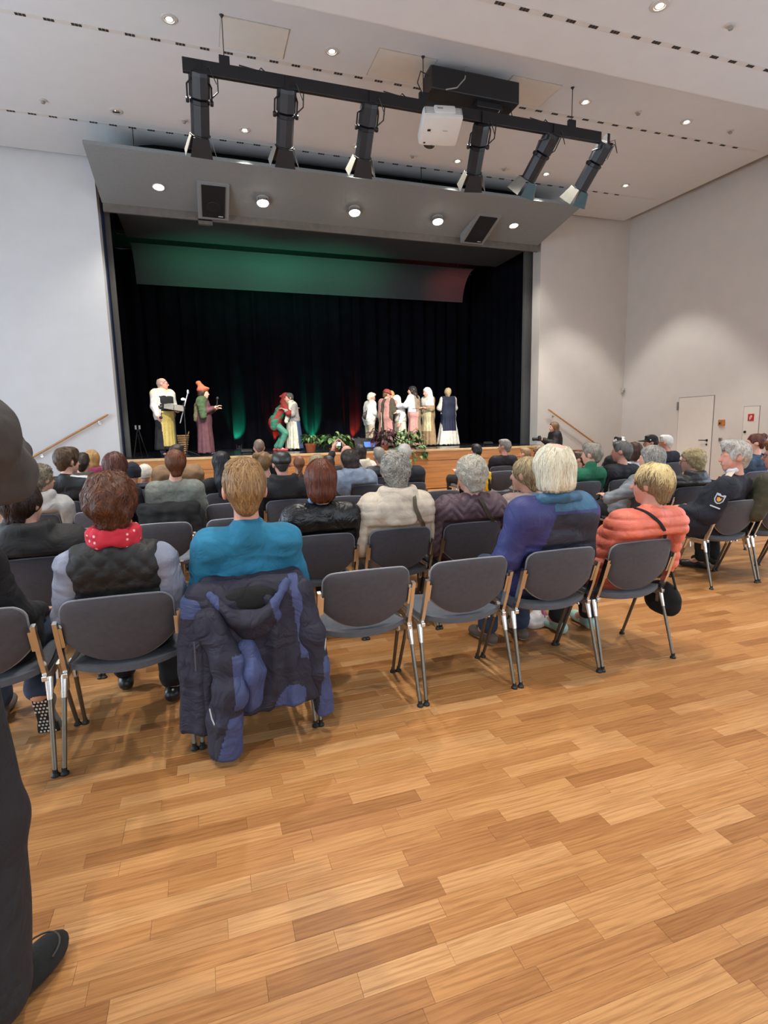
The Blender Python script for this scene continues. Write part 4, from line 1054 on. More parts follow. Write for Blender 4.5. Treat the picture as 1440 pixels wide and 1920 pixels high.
def body(J, root, vox, tone='fair', b=1.0, hands=True, seated=None):
    pr = torso_prims(J, b*0.94)
    for s in (-1, 1): pr += arm_prims(J, s)+leg_prims(J, s)
    for s in (-1, 1): pr.append(cap(J['an'][s], J['an'][s]+V(0, 0.10, -0.045), 0.036, 0.03, 0.03))
    pr += neck_prims(J)+xf(head_prims(), J['headM'], J['head'])
    ex = []
    if hands:
        for s in (-1, 1):
            d = J['wr'][s]-J['el'][s]; d = d/np.linalg.norm(d)
            hd = J.get('hand', {}).get(s)
            dd, palm = (d, V(0, 0, -1)) if hd is None else hd
            if hd is None and abs(d[2]) > 0.8: palm = V(-s, 0, 0)
            ex.append(place_hand(J['wr'][s]+d*0.005, dd, palm, -s))
    Mi = J['headM'].T; hc = J['head']
    def paint(C):
        L = (C-hc) @ Mi.T/HEAD_K
        mi = np.zeros(len(C), int)
        if vox > 0.0105: return mi
        mi[(np.abs(L[:, 0]) < 0.022) & (L[:, 1] > 0.085) & (np.abs(L[:, 2]+0.063) < 0.009)] = 1
        mi[(np.abs(np.abs(L[:, 0])-0.031) < 0.014) & (L[:, 1] > 0.075) & (np.abs(L[:, 2]) < 0.008)] = 2
        return mi
    return blob('body', pr, vox, skin_mats(tone), root, paint=paint, smooth=1, extra=ex, post=chair_clamp(seated, 0.042) if seated is not None else None)

# ---- hair
from mathutils.kdtree import KDTree
def add_strands(o, off, M, style, n, seed):
    """locks lying on the hair surface: thin tapered ribbons that follow the fall of the hair, joined to the hair mesh"""
    me = o.data; nv = len(me.vertices)
    P = np.zeros(nv*3); me.vertices.foreach_get('co', P); P = P.reshape(-1, 3)
    nq = len(me.polygons); Q = np.zeros(nq*4, np.int32); me.loops.foreach_get('vertex_index', Q); Q = Q.reshape(-1, 4)
    mi = np.zeros(nq, np.int32); me.polygons.foreach_get('material_index', mi)
    Nn = vnormals(P, Q); L = (P-off) @ M
    kd = KDTree(nv)
    for i in range(nv): kd.insert(P[i], i)
    kd.balance(); rng = np.random.RandomState(seed+11)
    curly = style == 'curly'; seg = 5; step = {'long': 0.030, 'shoulder': 0.028, 'bob': 0.022, 'pageboy': 0.022, 'full': 0.016, 'tousled': 0.015, 'short': 0.011, 'curly': 0.015}.get(style, 0.010)
    idx = rng.randint(0, nv, n); crown = np.array([0.0, -0.035, 0.115])*HEAD_K
    p = P[idx].copy(); nrm = Nn[idx].copy(); w = rng.uniform(0.0016, 0.0034, n)*(1.3 if curly else 1.0)
    ph = rng.uniform(0, 6.28, n); sw = rng.normal(0, 0.35 if style != 'tousled' else 0.8, n); lift = rng.uniform(0.0005, 0.010 if curly else 0.004, n)
    rows = []
    for k in range(seg+1):
        d = (p-off) @ M-crown; d[:, 2] -= 0.05; d = d @ M.T               # away from the crown and downwards
        d -= nrm*(d*nrm).sum(1, keepdims=True); d /= np.linalg.norm(d, axis=1, keepdims=True)+1e-9
        sd = np.cross(nrm, d)
        if curly: a = (ph+k*0.8)[:, None]; d = d*np.cos(a)+sd*np.sin(a)
        else: d = d+sd*(sw*(0.6 if k < 2 else 1.0))[:, None]; d /= np.linalg.norm(d, axis=1, keepdims=True)
        sd = np.cross(nrm, d)
        t = (w*(1-0.75*(k/seg)**2))[:, None]; c = p+nrm*(lift*(0.4+k/seg)+0.0012)[:, None]
        rows += [c-sd*t, c+nrm*t*0.5, c+sd*t]
        if k < seg:
            p = p+d*step; near = [kd.find(q) for q in p]
            nrm = Nn[[r_[1] for r_ in near]]; p = np.array([tuple(r_[0]) for r_ in near])*0.8+p*0.2
    newP = np.stack(rows, 1).reshape(-1, 3); m3 = 3*(seg+1)
    q0 = np.array([(k*3+c, k*3+c+1, k*3+c+4, k*3+c+3) for k in range(seg) for c in (0, 1)])
    newQ = (nv+np.arange(n)[:, None, None]*m3+q0[None]).reshape(-1, 4)
    ms = list(me.materials)
    # strands take the tone of the spot they grow from
    fm = np.zeros(nv, np.int32)
    for c in range(4): fm[Q[:, c]] = mi
    newM = np.repeat(fm[idx], 2*seg)
    keep = np.repeat(~((style == 'pageboy') & (fm[idx] == 1)), 2*seg)
    NQ = np.array(newQ)[keep]; newM = newM[keep]
    o.data = np_mesh('hair', np.concatenate([P, np.array(newP)]), np.concatenate([Q, NQ]), ms, np.concatenate([mi, newM]))
    bpy.data.meshes.remove(me)
# ---- hair styles
def hair(J, root, style, m, vox, amp=None, seed=0, paint=None, extra=None, extra_mats=(), strands=0):
    full = ell(V(0, -0.016, 0.032), V(0.083, 0.104, 0.097), 0.03); face = sub(ell(V(0, 0.135, -0.05), V(0.115, 0.108, 0.118)))
    ears = [sub(ell(V(s*0.092, 0.012, -0.02), V(0.030, 0.036, 0.048))) for s in (-1, 1)]
    A, F = 0.004, (38, 38, 10)
    if style == 'short': pr = [full, cap(V(0, -0.06, -0.01), V(0, -0.062, -0.055), 0.062, 0.045, 0.03), ell(V(0, 0.045, 0.095), V(0.065, 0.05, 0.032), 0.03), face]+ears+[cut((0, 0, -1), 0.098)]
    elif style == 'buzz': pr = grow([ell(V(0, -0.014, 0.030), V(0.077, 0.098, 0.092), 0.03), cap(V(0, -0.06, -0.01), V(0, -0.06, -0.05), 0.048, 0.036, 0.03)], 0.0)+[face]+ears+[cut((0, 0, -1), 0.07)]; A = 0.001
    elif style == 'fringe':   # bald crown, hair round the sides
        pr = [full, cap(V(0, -0.06, -0.01), V(0, -0.062, -0.055), 0.058, 0.042, 0.03), face]+ears+[sub(ell(V(0, 0.01, 0.13), V(0.085, 0.11, 0.085))), cut((0, 0, -1), 0.08)]
    elif style == 'full':     # fuller, covering ears (women's short cut)
        pr = [ell(V(0, -0.018, 0.028), V(0.090, 0.110, 0.102), 0.03), cap(V(0, -0.05, -0.02), V(0, -0.06, -0.08), 0.066, 0.045, 0.03), face, cut((0, 0, -1), 0.110)]; A = 0.006
    elif style == 'curly':
        pr = [ell(V(0, -0.018, 0.030), V(0.092, 0.110, 0.102), 0.03), cap(V(0, -0.05, -0.02), V(0, -0.06, -0.075), 0.068, 0.05, 0.03), face, cut((0, 0, -1), 0.105)]; A = 0.010; F = (34, 34, 34)
    elif style == 'bob':
        pr = [ell(V(0, -0.018, 0.030), V(0.094, 0.112, 0.103), 0.03), cap(V(0, -0.035, 0.0), V(0, -0.045, -0.07), 0.096, 0.088, 0.03), face, cut((0, 0, -1), 0.135)]; A = 0.004
    elif style == 'long':
        pr = [ell(V(0, -0.018, 0.030), V(0.092, 0.110, 0.102), 0.03), cap(V(0, -0.04, 0.0), V(0, -0.075, -0.20), 0.092, 0.082, 0.04), cap(V(0, -0.075, -0.20), V(0, -0.085, -0.33), 0.080, 0.055, 0.04), face]; A = 0.005
    elif style == 'shoulder':
        pr = [ell(V(0, -0.018, 0.030), V(0.096, 0.114, 0.105), 0.03), cap(V(0, -0.035, 0.0), V(0, -0.05, -0.16), 0.098, 0.092, 0.03), face, cut((0, 0, -1), 0.225)]; A = 0.005
    elif style == 'pageboy':
        pr = [ell(V(0, -0.018, 0.030), V(0.097, 0.114, 0.105), 0.03), cap(V(0, -0.035, 0.0), V(0, -0.045, -0.075), 0.102, 0.100, 0.03), face, cut((0.1, 0.15, -1), 0.100)]; A = 0.005
    elif style == 'bun':
        pr = [ell(V(0, -0.016, 0.030), V(0.084, 0.105, 0.097), 0.03), cap(V(0, -0.06, -0.01), V(0, -0.06, -0.05), 0.06, 0.045, 0.03), ell(V(0, -0.095, 0.085), V(0.042, 0.040, 0.040), 0.01), face]+ears+[cut((0, 0, -1), 0.075)]
    elif style == 'buns':
        pr = [ell(V(0, -0.016, 0.030), V(0.082, 0.104, 0.095), 0.03), cap(V(0, -0.06, -0.01), V(0, -0.06, -0.06), 0.058, 0.04, 0.03), ell(V(-0.085, -0.05, 0.075), V(0.045, 0.042, 0.04), 0.01), ell(V(0.085, -0.06, 0.045), V(0.045, 0.042, 0.042), 0.01), face]+ears+[cut((0, 0, -1), 0.09)]; A = 0.006
    elif style == 'braid':
        pr = [ell(V(0, -0.016, 0.030), V(0.084, 0.105, 0.097), 0.03), cap(V(0, -0.06, -0.01), V(0, -0.07, -0.07), 0.065, 0.035, 0.03), face]
        for i in range(7): pr.append(ell(V(0.008*(-1)**i, -0.09, -0.07-0.035*i), V(0.028, 0.022, 0.026), 0.01))
    elif style == 'tousled':
        pr = [ell(V(0, -0.016, 0.036), V(0.089, 0.108, 0.102), 0.03), cap(V(0, -0.06, -0.01), V(0, -0.062, -0.05), 0.062, 0.048, 0.03), ell(V(0, 0.05, 0.10), V(0.07, 0.055, 0.04), 0.03), face]+ears+[cut((0, 0, -1), 0.09)]; A = 0.008; F = (30, 30, 16)
    if extra: pr = pr[:1]+extra+pr[1:]
    A = A if amp is None else amp
    off = J['head']; M = J['headM']
    def disp(P):
        L = (P-off) @ M
        return A*(vnoise(L, F, seed)+0.5*vnoise(L, np.array(F)*2.1, seed+5))
    pf = None
    if paint is not None: pf = lambda C: paint((C-off) @ M/HEAD_K)
    o = blob('hair', xf(scale_prims(pr, HEAD_K), M, off), vox, [m]+list(extra_mats), root, disp=disp, paint=pf)
    if strands: add_strands(o, off, M, style, strands, seed)
    return o

# ---- cloth relief
def wrinkle(a=0.006, seed=0, f=(9, 9, 16)):
    def d(P):
        w = P+0.03*np.stack([vnoise(P, 6, seed+1), vnoise(P, 6, seed+2), vnoise(P, 6, seed+3)], 1)
        return a*(1-np.abs(vnoise(w, f, seed))*2)*0.6+a*0.5*vnoise(w, np.array(f)*2.2, seed+9)
    return d
def baffle(a=0.010, per=0.065, chev=0.0, seed=0, arms=None, z0=0.0):
    wr = wrinkle(0.004, seed)
    def d(P):
        q = (P[:, 2]-z0+chev*np.abs(((P[:, 0]+0.5*0.2) % 0.2)-0.1)*2 if chev else P[:, 2]-z0)/per
        s = np.abs(np.sin(math.pi*q)); return a*(np.sqrt(s)-0.75)+wr(P)
    return d
def quilt(a=0.008, per=0.07, seed=0):
    wr = wrinkle(0.004, seed)
    def d(P):
        u = (P[:, 0]+P[:, 2])/per; v = (P[:, 0]-P[:, 2])/per
        return a*(np.sqrt(np.abs(np.sin(math.pi*u)*np.sin(math.pi*v)))-0.6)+wr(P)
    return d

def chair_clamp(rz, off):
    R = rotz(rz)
    def post(P):
        L = P @ R.T; hf = np.clip((L[:, 2]-0.455)/0.31, 0, 1)
        ym = 0.075-0.085*hf-0.012*np.sin(hf*math.pi)+0.030*np.clip(np.abs(L[:, 0])/0.222, 0, 1)**2+off
        fade = np.clip((0.80-L[:, 2])/0.03, 0, 1)*np.clip((0.245-np.abs(L[:, 0]))/0.02, 0, 1)*np.clip((L[:, 2]-0.40)/0.03, 0, 1)
        L[:, 1] = np.where(L[:, 1] < ym, L[:, 1]*(1-fade)+ym*fade, L[:, 1]); return L @ R
    return post
def garment(name, J, root, mats, vox, g=0.014, b=1.0, sleeves=1.0, disp=None, paint=None, collar=None, hood=False, belly=0.0, extra=None, armr=1.0, low=True, seated=None):
    if sleeves == 0:
        mid = (J['sh'][-1]+J['sh'][1])/2; J = dict(J); J['sh'] = {s: mid+(J['sh'][s]-mid)*0.74 for s in (-1, 1)}
    pr = torso_prims(J, b, g, belly, low)
    if sleeves > 0:
        for s in (-1, 1): pr += arm_prims(J, s, g, armr, sleeves, 1.0 if seated else 0.0)
    nb = J['nb']
    n2 = lerp(nb, J['head'], 0.42)
    if collar == 'high':
        pr.append(cap(nb+V(0, 0, -0.02), lerp(nb, J['head'], 0.02)+V(0, -0.004, -0.02), 0.080, 0.072, 0.015))
    elif collar == 'turtle':
        pr.append(cap(nb+V(0, 0, -0.02), lerp(nb, J['head'], 0.18)+V(0, -0.006, -0.01), 0.078, 0.069, 0.015))
    elif collar == 'low':
        pr.append(cap(nb+V(0, 0, -0.10), nb+V(0, 0.004, -0.052), 0.080, 0.072, 0.015))
    elif collar == 'scoop':
        pass
    if hood:
        c = nb+V(0, -0.075, -0.03)
        for i in range(7):
            a = math.pi*(0.0+i/6.0); pr.append(ell(nb+V(math.cos(a)*0.105, -0.02-math.sin(a)*0.075, 0.035-0.02*math.sin(a)), V(0.036, 0.034, 0.034), 0.03))
        hk = 1.0+max(0, g-0.03)*12
        pr += [ell(c+V(0, -0.012, -0.045), V(0.135, 0.050, 0.100)*hk, 0.045), ell(c+V(0, -0.016, -0.12*hk), V(0.085, 0.040, 0.055)*hk, 0.04)]
    if extra: pr += extra
    post = chair_clamp(seated, 0.026) if seated is not None else None      # cloth stays in front of the chair back
    return blob(name, pr, vox, mats, root, disp=disp, paint=paint, post=post)
def trousers(J, root, m, vox, g=0.012, end=0.93, cuff=0.012, disp=None):
    pr = [ell(J['pelvis']+V(0, 0, -0.02), V(0.172+g*0.5, 0.142, 0.11), 0.06)]
    for s in (-1, 1): pr += leg_prims(J, s, g, end, cuff)
    return blob('trousers', pr, vox, m, root, disp=disp or wrinkle(0.005, 3, (10, 10, 18)))
_shoe_cache = {}
def shoe_mesh(m, ms):
    k = (m.name, ms.name)
    if k not in _shoe_cache:
        pr = [cap(V(0, -0.05, 0.045), V(0, 0.0, 0.075), 0.036, 0.040, 0.02), cap(V(0, -0.055, 0.042), V(0.004, 0.16, 0.036), 0.036, 0.034, 0.02), ell(V(0.004, 0.13, 0.04), V(0.046, 0.07, 0.034), 0.02), cut((0, 0, -1), -0.004)]
        P, Q = sdf_arrays(pr, 0.011); C = P[Q].mean(1)
        _shoe_cache[k] = np_mesh('shoe', P, Q, [m, ms], (C[:, 2] < 0.022).astype(int))
    return _shoe_cache[k]
def shoes(J, root, m, ms=None, ang=0.12, angs=None):
    ms = ms or mat('shoe_sole', '#2a2826', 0.7)
    for s in (-1, 1):
        o = link('shoe', shoe_mesh(m, ms), root); a = J['an'][s]
        o.location = (a[0], a[1]+0.015, a[2]-0.10); o.rotation_euler = (0, 0, -s*ang) if angs is None else angs[s]

def person(label, loc, rz=0.0, group=None):
    r = empty('person', loc, rz); tag(r, label, 'person', group); return r
def glasses(J, root, m):
    M = J['headM']; h = J['head']; mb = MB()
    def W(x, y, z): return Vector(h+M @ V(x, y, z)*HEAD_K)
    for s in (-1, 1):
        mb.tube([W(s*0.034+0.026*math.cos(a), 0.112-0.004*abs(math.cos(a)), -0.004+0.019*math.sin(a)) for a in [2*math.pi*i/14 for i in range(15)]], 0.0022, 5, cap=False)
        mb.tube([W(s*0.058, 0.108, 0.002), W(s*0.079, 0.05, 0.006), W(s*0.083, -0.01, 0.004)], 0.0022, 5)
    mb.tube([W(-0.01, 0.114, 0.0), W(0, 0.116, 0.004), W(0.01, 0.114, 0.0)], 0.002, 5)
    mb.build('glasses', m, root, True)
def strap(root, pts, w, m, name='bag_strap', up=None):
    """flat band following points"""
    mb = MB(); rows = []
    pts = [Vector(p) for p in pts]; n = len(pts)
    for i, p in enumerate(pts):
        t = (pts[min(i+1, n-1)]-pts[max(i-1, 0)]).normalized(); out = Vector(up[i] if up else (0, -1, 0)); sd = t.cross(out).normalized()
        rows.append([p+sd*w/2+out*0.004, p-sd*w/2+out*0.004, p-sd*w/2-out*0.002, p+sd*w/2-out*0.002])
    mb.grid(rows, closed=True); return mb.build(name, m, root, True)

def strap_on(root, target, pts, w, m, name='bag_strap', lift=0.005, n=26):
    """band laid on the surface of a garment along a guide line"""
    me = target.data; nv = len(me.vertices)
    P = np.zeros(nv*3); me.vertices.foreach_get('co', P); P = P.reshape(-1, 3); Q = np.zeros(len(me.polygons)*4, np.int32); me.loops.foreach_get('vertex_index', Q)
    Nn = vnormals(P, Q.reshape(-1, 4)); kd = KDTree(nv)
    for i in range(nv): kd.insert(P[i], i)
    kd.balance()
    pts = [V(*p) for p in pts]; L = [0]
    for a, b in zip(pts, pts[1:]): L.append(L[-1]+np.linalg.norm(b-a))
    out = []; nr = []
    for k in range(n+1):
        s = L[-1]*k/n; i = max(j for j in range(len(pts)-1) if L[j] <= s+1e-9); q = lerp(pts[i], pts[i+1], (s-L[i])/(L[i+1]-L[i]+1e-9))
        found = kd.find_n(q, 6); c = np.mean([tuple(f[0]) for f in found], 0); nn = np.mean([Nn[f[1]] for f in found], 0); nn /= np.linalg.norm(nn)+1e-9
        out.append(c); nr.append(nn)
    for _ in range(4):
        out = [out[0]]+[(out[i-1]+2*out[i]+out[i+1])/4 for i in range(1, n)]+[out[-1]]; nr = [nr[0]]+[(nr[i-1]+nr[i]+nr[i+1])/3 for i in range(1, n)]+[nr[-1]]
    pos = [Vector(o+q_/np.linalg.norm(q_)*lift) for o, q_ in zip(out, nr)]
    return strap(root, pos, w, m, name, up=[Vector(q_).normalized() for q_ in nr])
def part_of(root, name): return [c for c in root.children if c.name.split('.')[0] == name][-1]

# ================================================================== AUDIENCE
M_blackcloth = mat('cloth_black', '#0d0d0f', 0.85, var=0.2, scale=20)
M_jeans = mat('denim', '#2c3a52', 0.85, var=0.2, scale=30, bump=0.1, bscale=300)
M_darktr = mat('dark_trousers', '#111115', 0.85, var=0.2, scale=20)
M_shoe = mat('shoe_black', '#1a1918', 0.5)
occupied = {}

def fabric(name, col, rough=0.85, **kw):
    kw.setdefault('var', 0.14); kw.setdefault('scale', 14); kw.setdefault('bump', 0.12); kw.setdefault('bscale', 260); kw.setdefault('folds', 0.35)
    rgb = [int(col[i:i+2], 16) for i in (1, 3, 5)]; k = 0.70+0.30*min(1, (0.3*rgb[0]+0.6*rgb[1]+0.1*rgb[2])/190)
    col = '#%02x%02x%02x' % tuple(int(v*k) for v in rgb)
    return mat(name, col, rough, **kw)

def sitter(label, short, cx, row, x, ztop, hairstyle, hm, top, vox=None, hvox=None, yaw=0.0, pitch=0.0, sw=0.168, b=1.0, g=0.014, collar='low', hood=False, disp=None, paint=None,
           tone='fair', tr=None, shoe=None, sole=None, arms='lap', rz=0.0, belly=0.0, sleeves=0.95, name='sweater', amp=None, hy=0.0, slump=0.0, hpaint=None, hextra_mats=(), extra=None, feet=None,
           group='seated audience', hextra=None, armr=1.0, shoe_angs=None, nohair=False, knee=0.12, low=True, hk=None):
    global HEAD_K
    keep = HEAD_K
    if hk: HEAD_K = hk
    near = {1: (0.0088, 0.006, 2600), 2: (0.0105, 0.007, 1700), 3: (0.013, 0.0085, 900), 4: (0.0145, 0.0095, 600)}.get(row, (0.0185, 0.0115, 250 if row == 5 else 0))
    vox = vox or near[0]; hvox = hvox or near[1]
    k = (row_y(row)+0.07)/(row_y(row)+0.2); x = x*k; ztop = 1.44+(ztop-1.44)*k
    r = person(label, (cx, row_y(row), 0), rz, group)
    if (cx, row) not in occupied:
        occupied[(cx, row)] = short
    J = pose_seated(ztop, x-cx, sw, hy, yaw, pitch, 0.0, arms, feet, slump, knee)
    body(J, r, vox*1.05, tone, b, seated=rz)
    tm = top if isinstance(top, (list, tuple)) else [top]
    garment(name, J, r, tm, vox, g, b, sleeves, disp or wrinkle(0.006, len(occupied)), paint, collar, hood, belly, extra, armr, low, rz)
    trousers(J, r, tr or M_darktr, vox*1.2)
    shoes(J, r, shoe or M_shoe, sole, angs=shoe_angs)
    if not nohair: hair(J, r, hairstyle, hm, hvox, amp, len(occupied), hpaint, hextra, hextra_mats, 0 if hairstyle == 'buzz' else near[2])
    HEAD_K = keep
    return r, J

def front_rows():
    # ---- row 1 -----------------------------------------------------------------
    blk = fabric('sweater_navy_black', '#15161c', 0.9)
    r, J = sitter('person in a black sweater at the left edge, running shoe tucked under the chair', 'person in the black sweater at the left edge', -0.965, 1, -1.16, 1.33, 'short', hair_mat('hair_darkbrown_a', '#2a1d14', '#4a3626'), blk, tr=M_jeans,
                  b=1.08, sw=0.19, shoe=mat('shoe_grey_knit', '#6d6c68', 0.8), arms='side', feet={1: ((0.16, 0.60, 0.50), (0.135, 0.36, 0.235))}, shoe_angs={-1: (0, 0, 0.1), 1: (math.radians(-74), 0, math.radians(-6))})
    # patterned sole of the tucked-back shoe
    Ms = mat('sole_black_rubber', '#0f0f10', 0.7); Mw = mat('sole_white_foam', '#d9d6cc', 0.7)
    sh = [c for c in r.children if c.name.startswith('shoe')][1]
    o = blob('sole', [cap(V(0, -0.055, 0.006), V(0.004, 0.16, 0.006), 0.034, 0.04, 0.02), ell(V(0.004, 0.135, 0.006), V(0.05, 0.07, 0.02), 0.02), cut((0, 0, 1), 0.012), cut((0, 0, -1), 0.004)], 0.008, Ms, sh)
    mb = MB()
    for i in range(13):
        for j in range(-2, 3):
            y = -0.075+0.0205*i; x = j*0.016+0.004+(0.008 if i % 2 else 0)
            if abs(x) < (0.034 if y < 0.06 else 0.043) and not (0.02 < y < 0.06 and abs(x) > 0.012): mb.box((x, y, -0.0045), (0.009, 0.010, 0.004), bevel=0.001)
    mb.build('tread_pattern', Mw, sh)

    # woman with red dotted scarf
    vest = fabric('vest_black_quilted', '#1a1d1f', 0.6); slv = fabric('sleeve_grey_dotted', '#9097ab', 0.9)
    r, J = sitter('person with tousled auburn hair, red dotted scarf and black quilted vest', 'person with the red dotted scarf', -0.40, 1, -0.41, 1.275, 'tousled', hair_mat('hair_auburn_brown', '#2a150d', '#6a3d24', curl=0.6, fscale=34), vest, name='quilted_vest', sleeves=0,
                  disp=quilt(0.009, 0.085, 4), g=0.026, b=1.06, collar='low', hextra=[ell(V(0, -0.02, 0.035), V(0.101, 0.120, 0.110), 0.03), cap(V(0, -0.05, -0.02), V(0, -0.06, -0.085), 0.08, 0.055, 0.03)], amp=0.010, tr=M_darktr, shoe=mat('boot_black', '#17191d', 0.35), hk=0.98, feet={-1: ((-0.12, 0.68, 0.525), (-0.12, 0.80, 0.10)), 1: ((0.12, 0.66, 0.525), (0.15, 0.56, 0.10))})
    for s_ in (-1, 1): blob('sleeve', arm_prims(J, s_, 0.016, 1.08, 0.95), 0.0088, slv, r, disp=wrinkle(0.010, 6, (9, 9, 14)))
    nb = J['nb']; sc = []
    for i in range(14):
        a = 2*math.pi*i/14; sc.append(cap(nb+V(math.cos(a)*0.082, 0.015+math.sin(a)*0.075, 0.010+0.012*math.sin(a*3)), nb+V(math.cos(a+0.45)*0.086, 0.015+math.sin(a+0.45)*0.078, 0.05), 0.026, 0.024, 0.015))
    Mred, nt, bs = new_mat('scarf_red_dots'); tc = N(nt, 'ShaderNodeTexCoord'); vo = N(nt, 'ShaderNodeTexVoronoi', Scale=34.0, Randomness=0.35)
    nt.links.new(tc.outputs['Object'], vo.inputs['Vector']); rp = N(nt, 'ShaderNodeValToRGB'); rp.color_ramp.interpolation = 'CONSTANT'
    rp.color_ramp.elements[0].color = lin('#e8b8bb'); rp.color_ramp.elements[1].position = 0.2; rp.color_ramp.elements[1].color = lin('#c32a3e')
    nt.links.new(vo.outputs['Distance'], rp.inputs[0]); nt.links.new(rp.outputs[0], bs.inputs['Base Color']); bs.inputs['Roughness'].default_value = 0.85
    blob('scarf', sc, 0.009, Mred, r, disp=wrinkle(0.006, 8, (14, 14, 30)))

    # man in the teal blue sweater
    teal = fabric('sweater_teal_blue', '#2482aa', 0.85, scale=20)
    r, J = sitter('person with short fair hair in a teal blue sweater', 'person in the teal blue sweater', 0.165, 1, 0.17, 1.315, 'short', hair_mat('hair_sandy', '#6b4a2c', '#a88457'), teal, b=1.06, sw=0.172, collar='high', disp=wrinkle(0.011, 12, (7, 7, 13)), tone='pink', tr=M_jeans, hk=1.12)

    # white-haired woman with the blue jacket
    c0 = fabric('jacket_violet_blue', '#3a3e84', 0.6); c1 = fabric('jacket_dark_navy', '#232a40', 0.6); c2 = fabric('jacket_collar_teal', '#3b6f93', 0.6)
    def pj(C):
        mi = np.zeros(len(C), int); x = C[:, 0]-0.03
        back = (x > -0.13-0.25*np.clip(0.90-C[:, 2], -0.1, 0.25)) & (C[:, 2] < 0.965-0.35*np.clip(np.abs(x)-0.12, 0, 1))
        mi[back] = 1; mi[(C[:, 2] > 0.985) & (np.abs(C[:, 0]-0.05) < 0.14)] = 2; return mi
    skin_spot = mat('scalp_pink', '#dcb2a0', 0.6)
    def hp(L): return ((((L[:, 0]/0.036)**2+((L[:, 1]+0.055)/0.04)**2) < 1) & (L[:, 2] > 0.06)).astype(int)
    r, J = sitter('person with long pale white hair and thin crown in a violet and navy jacket', 'person with long white hair', 1.855, 1, 1.90, 1.345, 'pageboy', hair_mat('hair_white_blond', '#cfc09a', '#efe9d6', fscale=30), [c0, c1, c2], name='jacket', g=0.03, b=1.1, sw=0.185, collar=None, paint=pj,
                  disp=wrinkle(0.010, 21, (6, 6, 9)), hpaint=hp, hk=0.99, hextra_mats=(skin_spot,), arms='side', tr=M_jeans, shoe=mat('sneaker_brown_grey', '#5d5149', 0.7), sole=mat('sole_pale', '#b9b4ab', 0.7))
    nb = J['nb']
    blob('collar', [cap(nb+V(-0.11, -0.035, -0.004), nb+V(0, -0.075, 0.012), 0.03, 0.034, 0.02), cap(nb+V(0, -0.075, 0.012), nb+V(0.11, -0.035, -0.004), 0.034, 0.03, 0.02), cap(nb+V(-0.11, -0.035, -0.004), nb+V(-0.09, 0.06, 0.0), 0.03, 0.024, 0.02), cap(nb+V(0.11, -0.035, -0.004), nb+V(0.09, 0.06, 0.0), 0.03, 0.024, 0.02)], 0.010, c2, r, disp=wrinkle(0.004, 2))

    # coral puffer
    coral = fabric('puffer_coral', '#ea7a63', 0.55)
    def hp2(L): return ((L[:, 2] > 0.045) & (np.abs(L[:, 0]+0.03) < 0.035) & (L[:, 1] < 0.06)).astype(int)
    r, J = sitter('person in a coral red puffer jacket with a thin black shoulder strap', 'person in the coral puffer jacket', 2.41, 1, 2.63, 1.215, 'full', hair_mat('hair_lightbrown_grey', '#5e4a32', '#a08a68', fscale=30), coral, name='puffer_jacket', g=0.034, b=1.06, sw=0.175, collar='high',
                  disp=baffle(0.012, 0.060, 0, 5), hk=0.98, yaw=0.45, hpaint=hp2, hextra_mats=(hair_mat('hair_highlight_blond', '#c9ab6c', '#e3cf9c', fscale=30),), tr=M_blackcloth, shoe=mat('sneaker_mint', '#9fc4bd', 0.7), sole=mat('sole_white', '#d6d8d4', 0.7), tone='pink')
    q = [J['nb']+V(-0.12, 0.0, 0.03), J['nb']+V(-0.04, -0.095, -0.03), J['chest']+V(0.08, -0.155, 0.06), J['chest']+V(0.17, -0.12, -0.06), J['chest']+V(0.235, -0.02, -0.15), V(0.28, 0.10, 0.60), V(0.29, 0.20, 0.45)]
    strap_on(r, part_of(r, 'puffer_jacket'), q[:6], 0.018, M_blackcloth)
    bag = empty('handbag', (2.72, row_y(1)+0.10, 0.28)); tag(bag, 'black handbag hanging beside the coral jacket chair', 'bag')
    blob('bag_body', [ell(V(0, 0.05, 0.07), V(0.05, 0.14, 0.10), 0.02), ell(V(0, 0.05, 0.02), V(0.055, 0.13, 0.07), 0.02)], 0.012, M_blackcloth, bag, disp=wrinkle(0.006, 3))
    MB().tube([(0, -0.05, 0.14), (-0.01, -0.02, 0.24), (-0.01, 0.06, 0.27), (-0.01, 0.12, 0.22), (0, 0.14, 0.14)], 0.007, 6).build('bag_handle', M_blackcloth, bag, True)
    pb = empty('plastic_bag', (2.20, row_y(1)+0.78, 0)); tag(pb, 'crumpled white and pink plastic bag on the floor between the front chairs', 'bag')
    blob('bag_film', [ell(V(0, 0, 0.045), V(0.10, 0.07, 0.05), 0.02), ell(V(0.05, 0.02, 0.08), V(0.05, 0.04, 0.04), 0.02), cut((0, 0, -1), 0.0)], 0.009, [mat('film_white', '#d9d5d6', 0.4), mat('film_pink', '#b0436a', 0.4)], pb, disp=wrinkle(0.014, 4, (16, 16, 20)), paint=lambda C: (C[:, 0] > 0.05).astype(int))

    # ---- row 2 -----------------------------------------------------------------
    r, J = sitter('person with dark brown hair in a black hooded coat near the left edge', 'person in the black hooded coat', -0.93, 2, -1.03, 1.20, 'full', hair_mat('hair_dark_brown_b', '#1c120c', '#3d291c', curl=0.5, fscale=32), fabric('coat_black', '#18181b', 0.75), name='hooded_coat', g=0.04, b=1.12, sw=0.2, hood=True, disp=wrinkle(0.010, 31, (7, 7, 10)), yaw=-0.45)
    leather = mat('leather_black', '#0b0d0e', 0.38, folds=0.5, var=0.2, scale=10, bump=0.15, bscale=90)
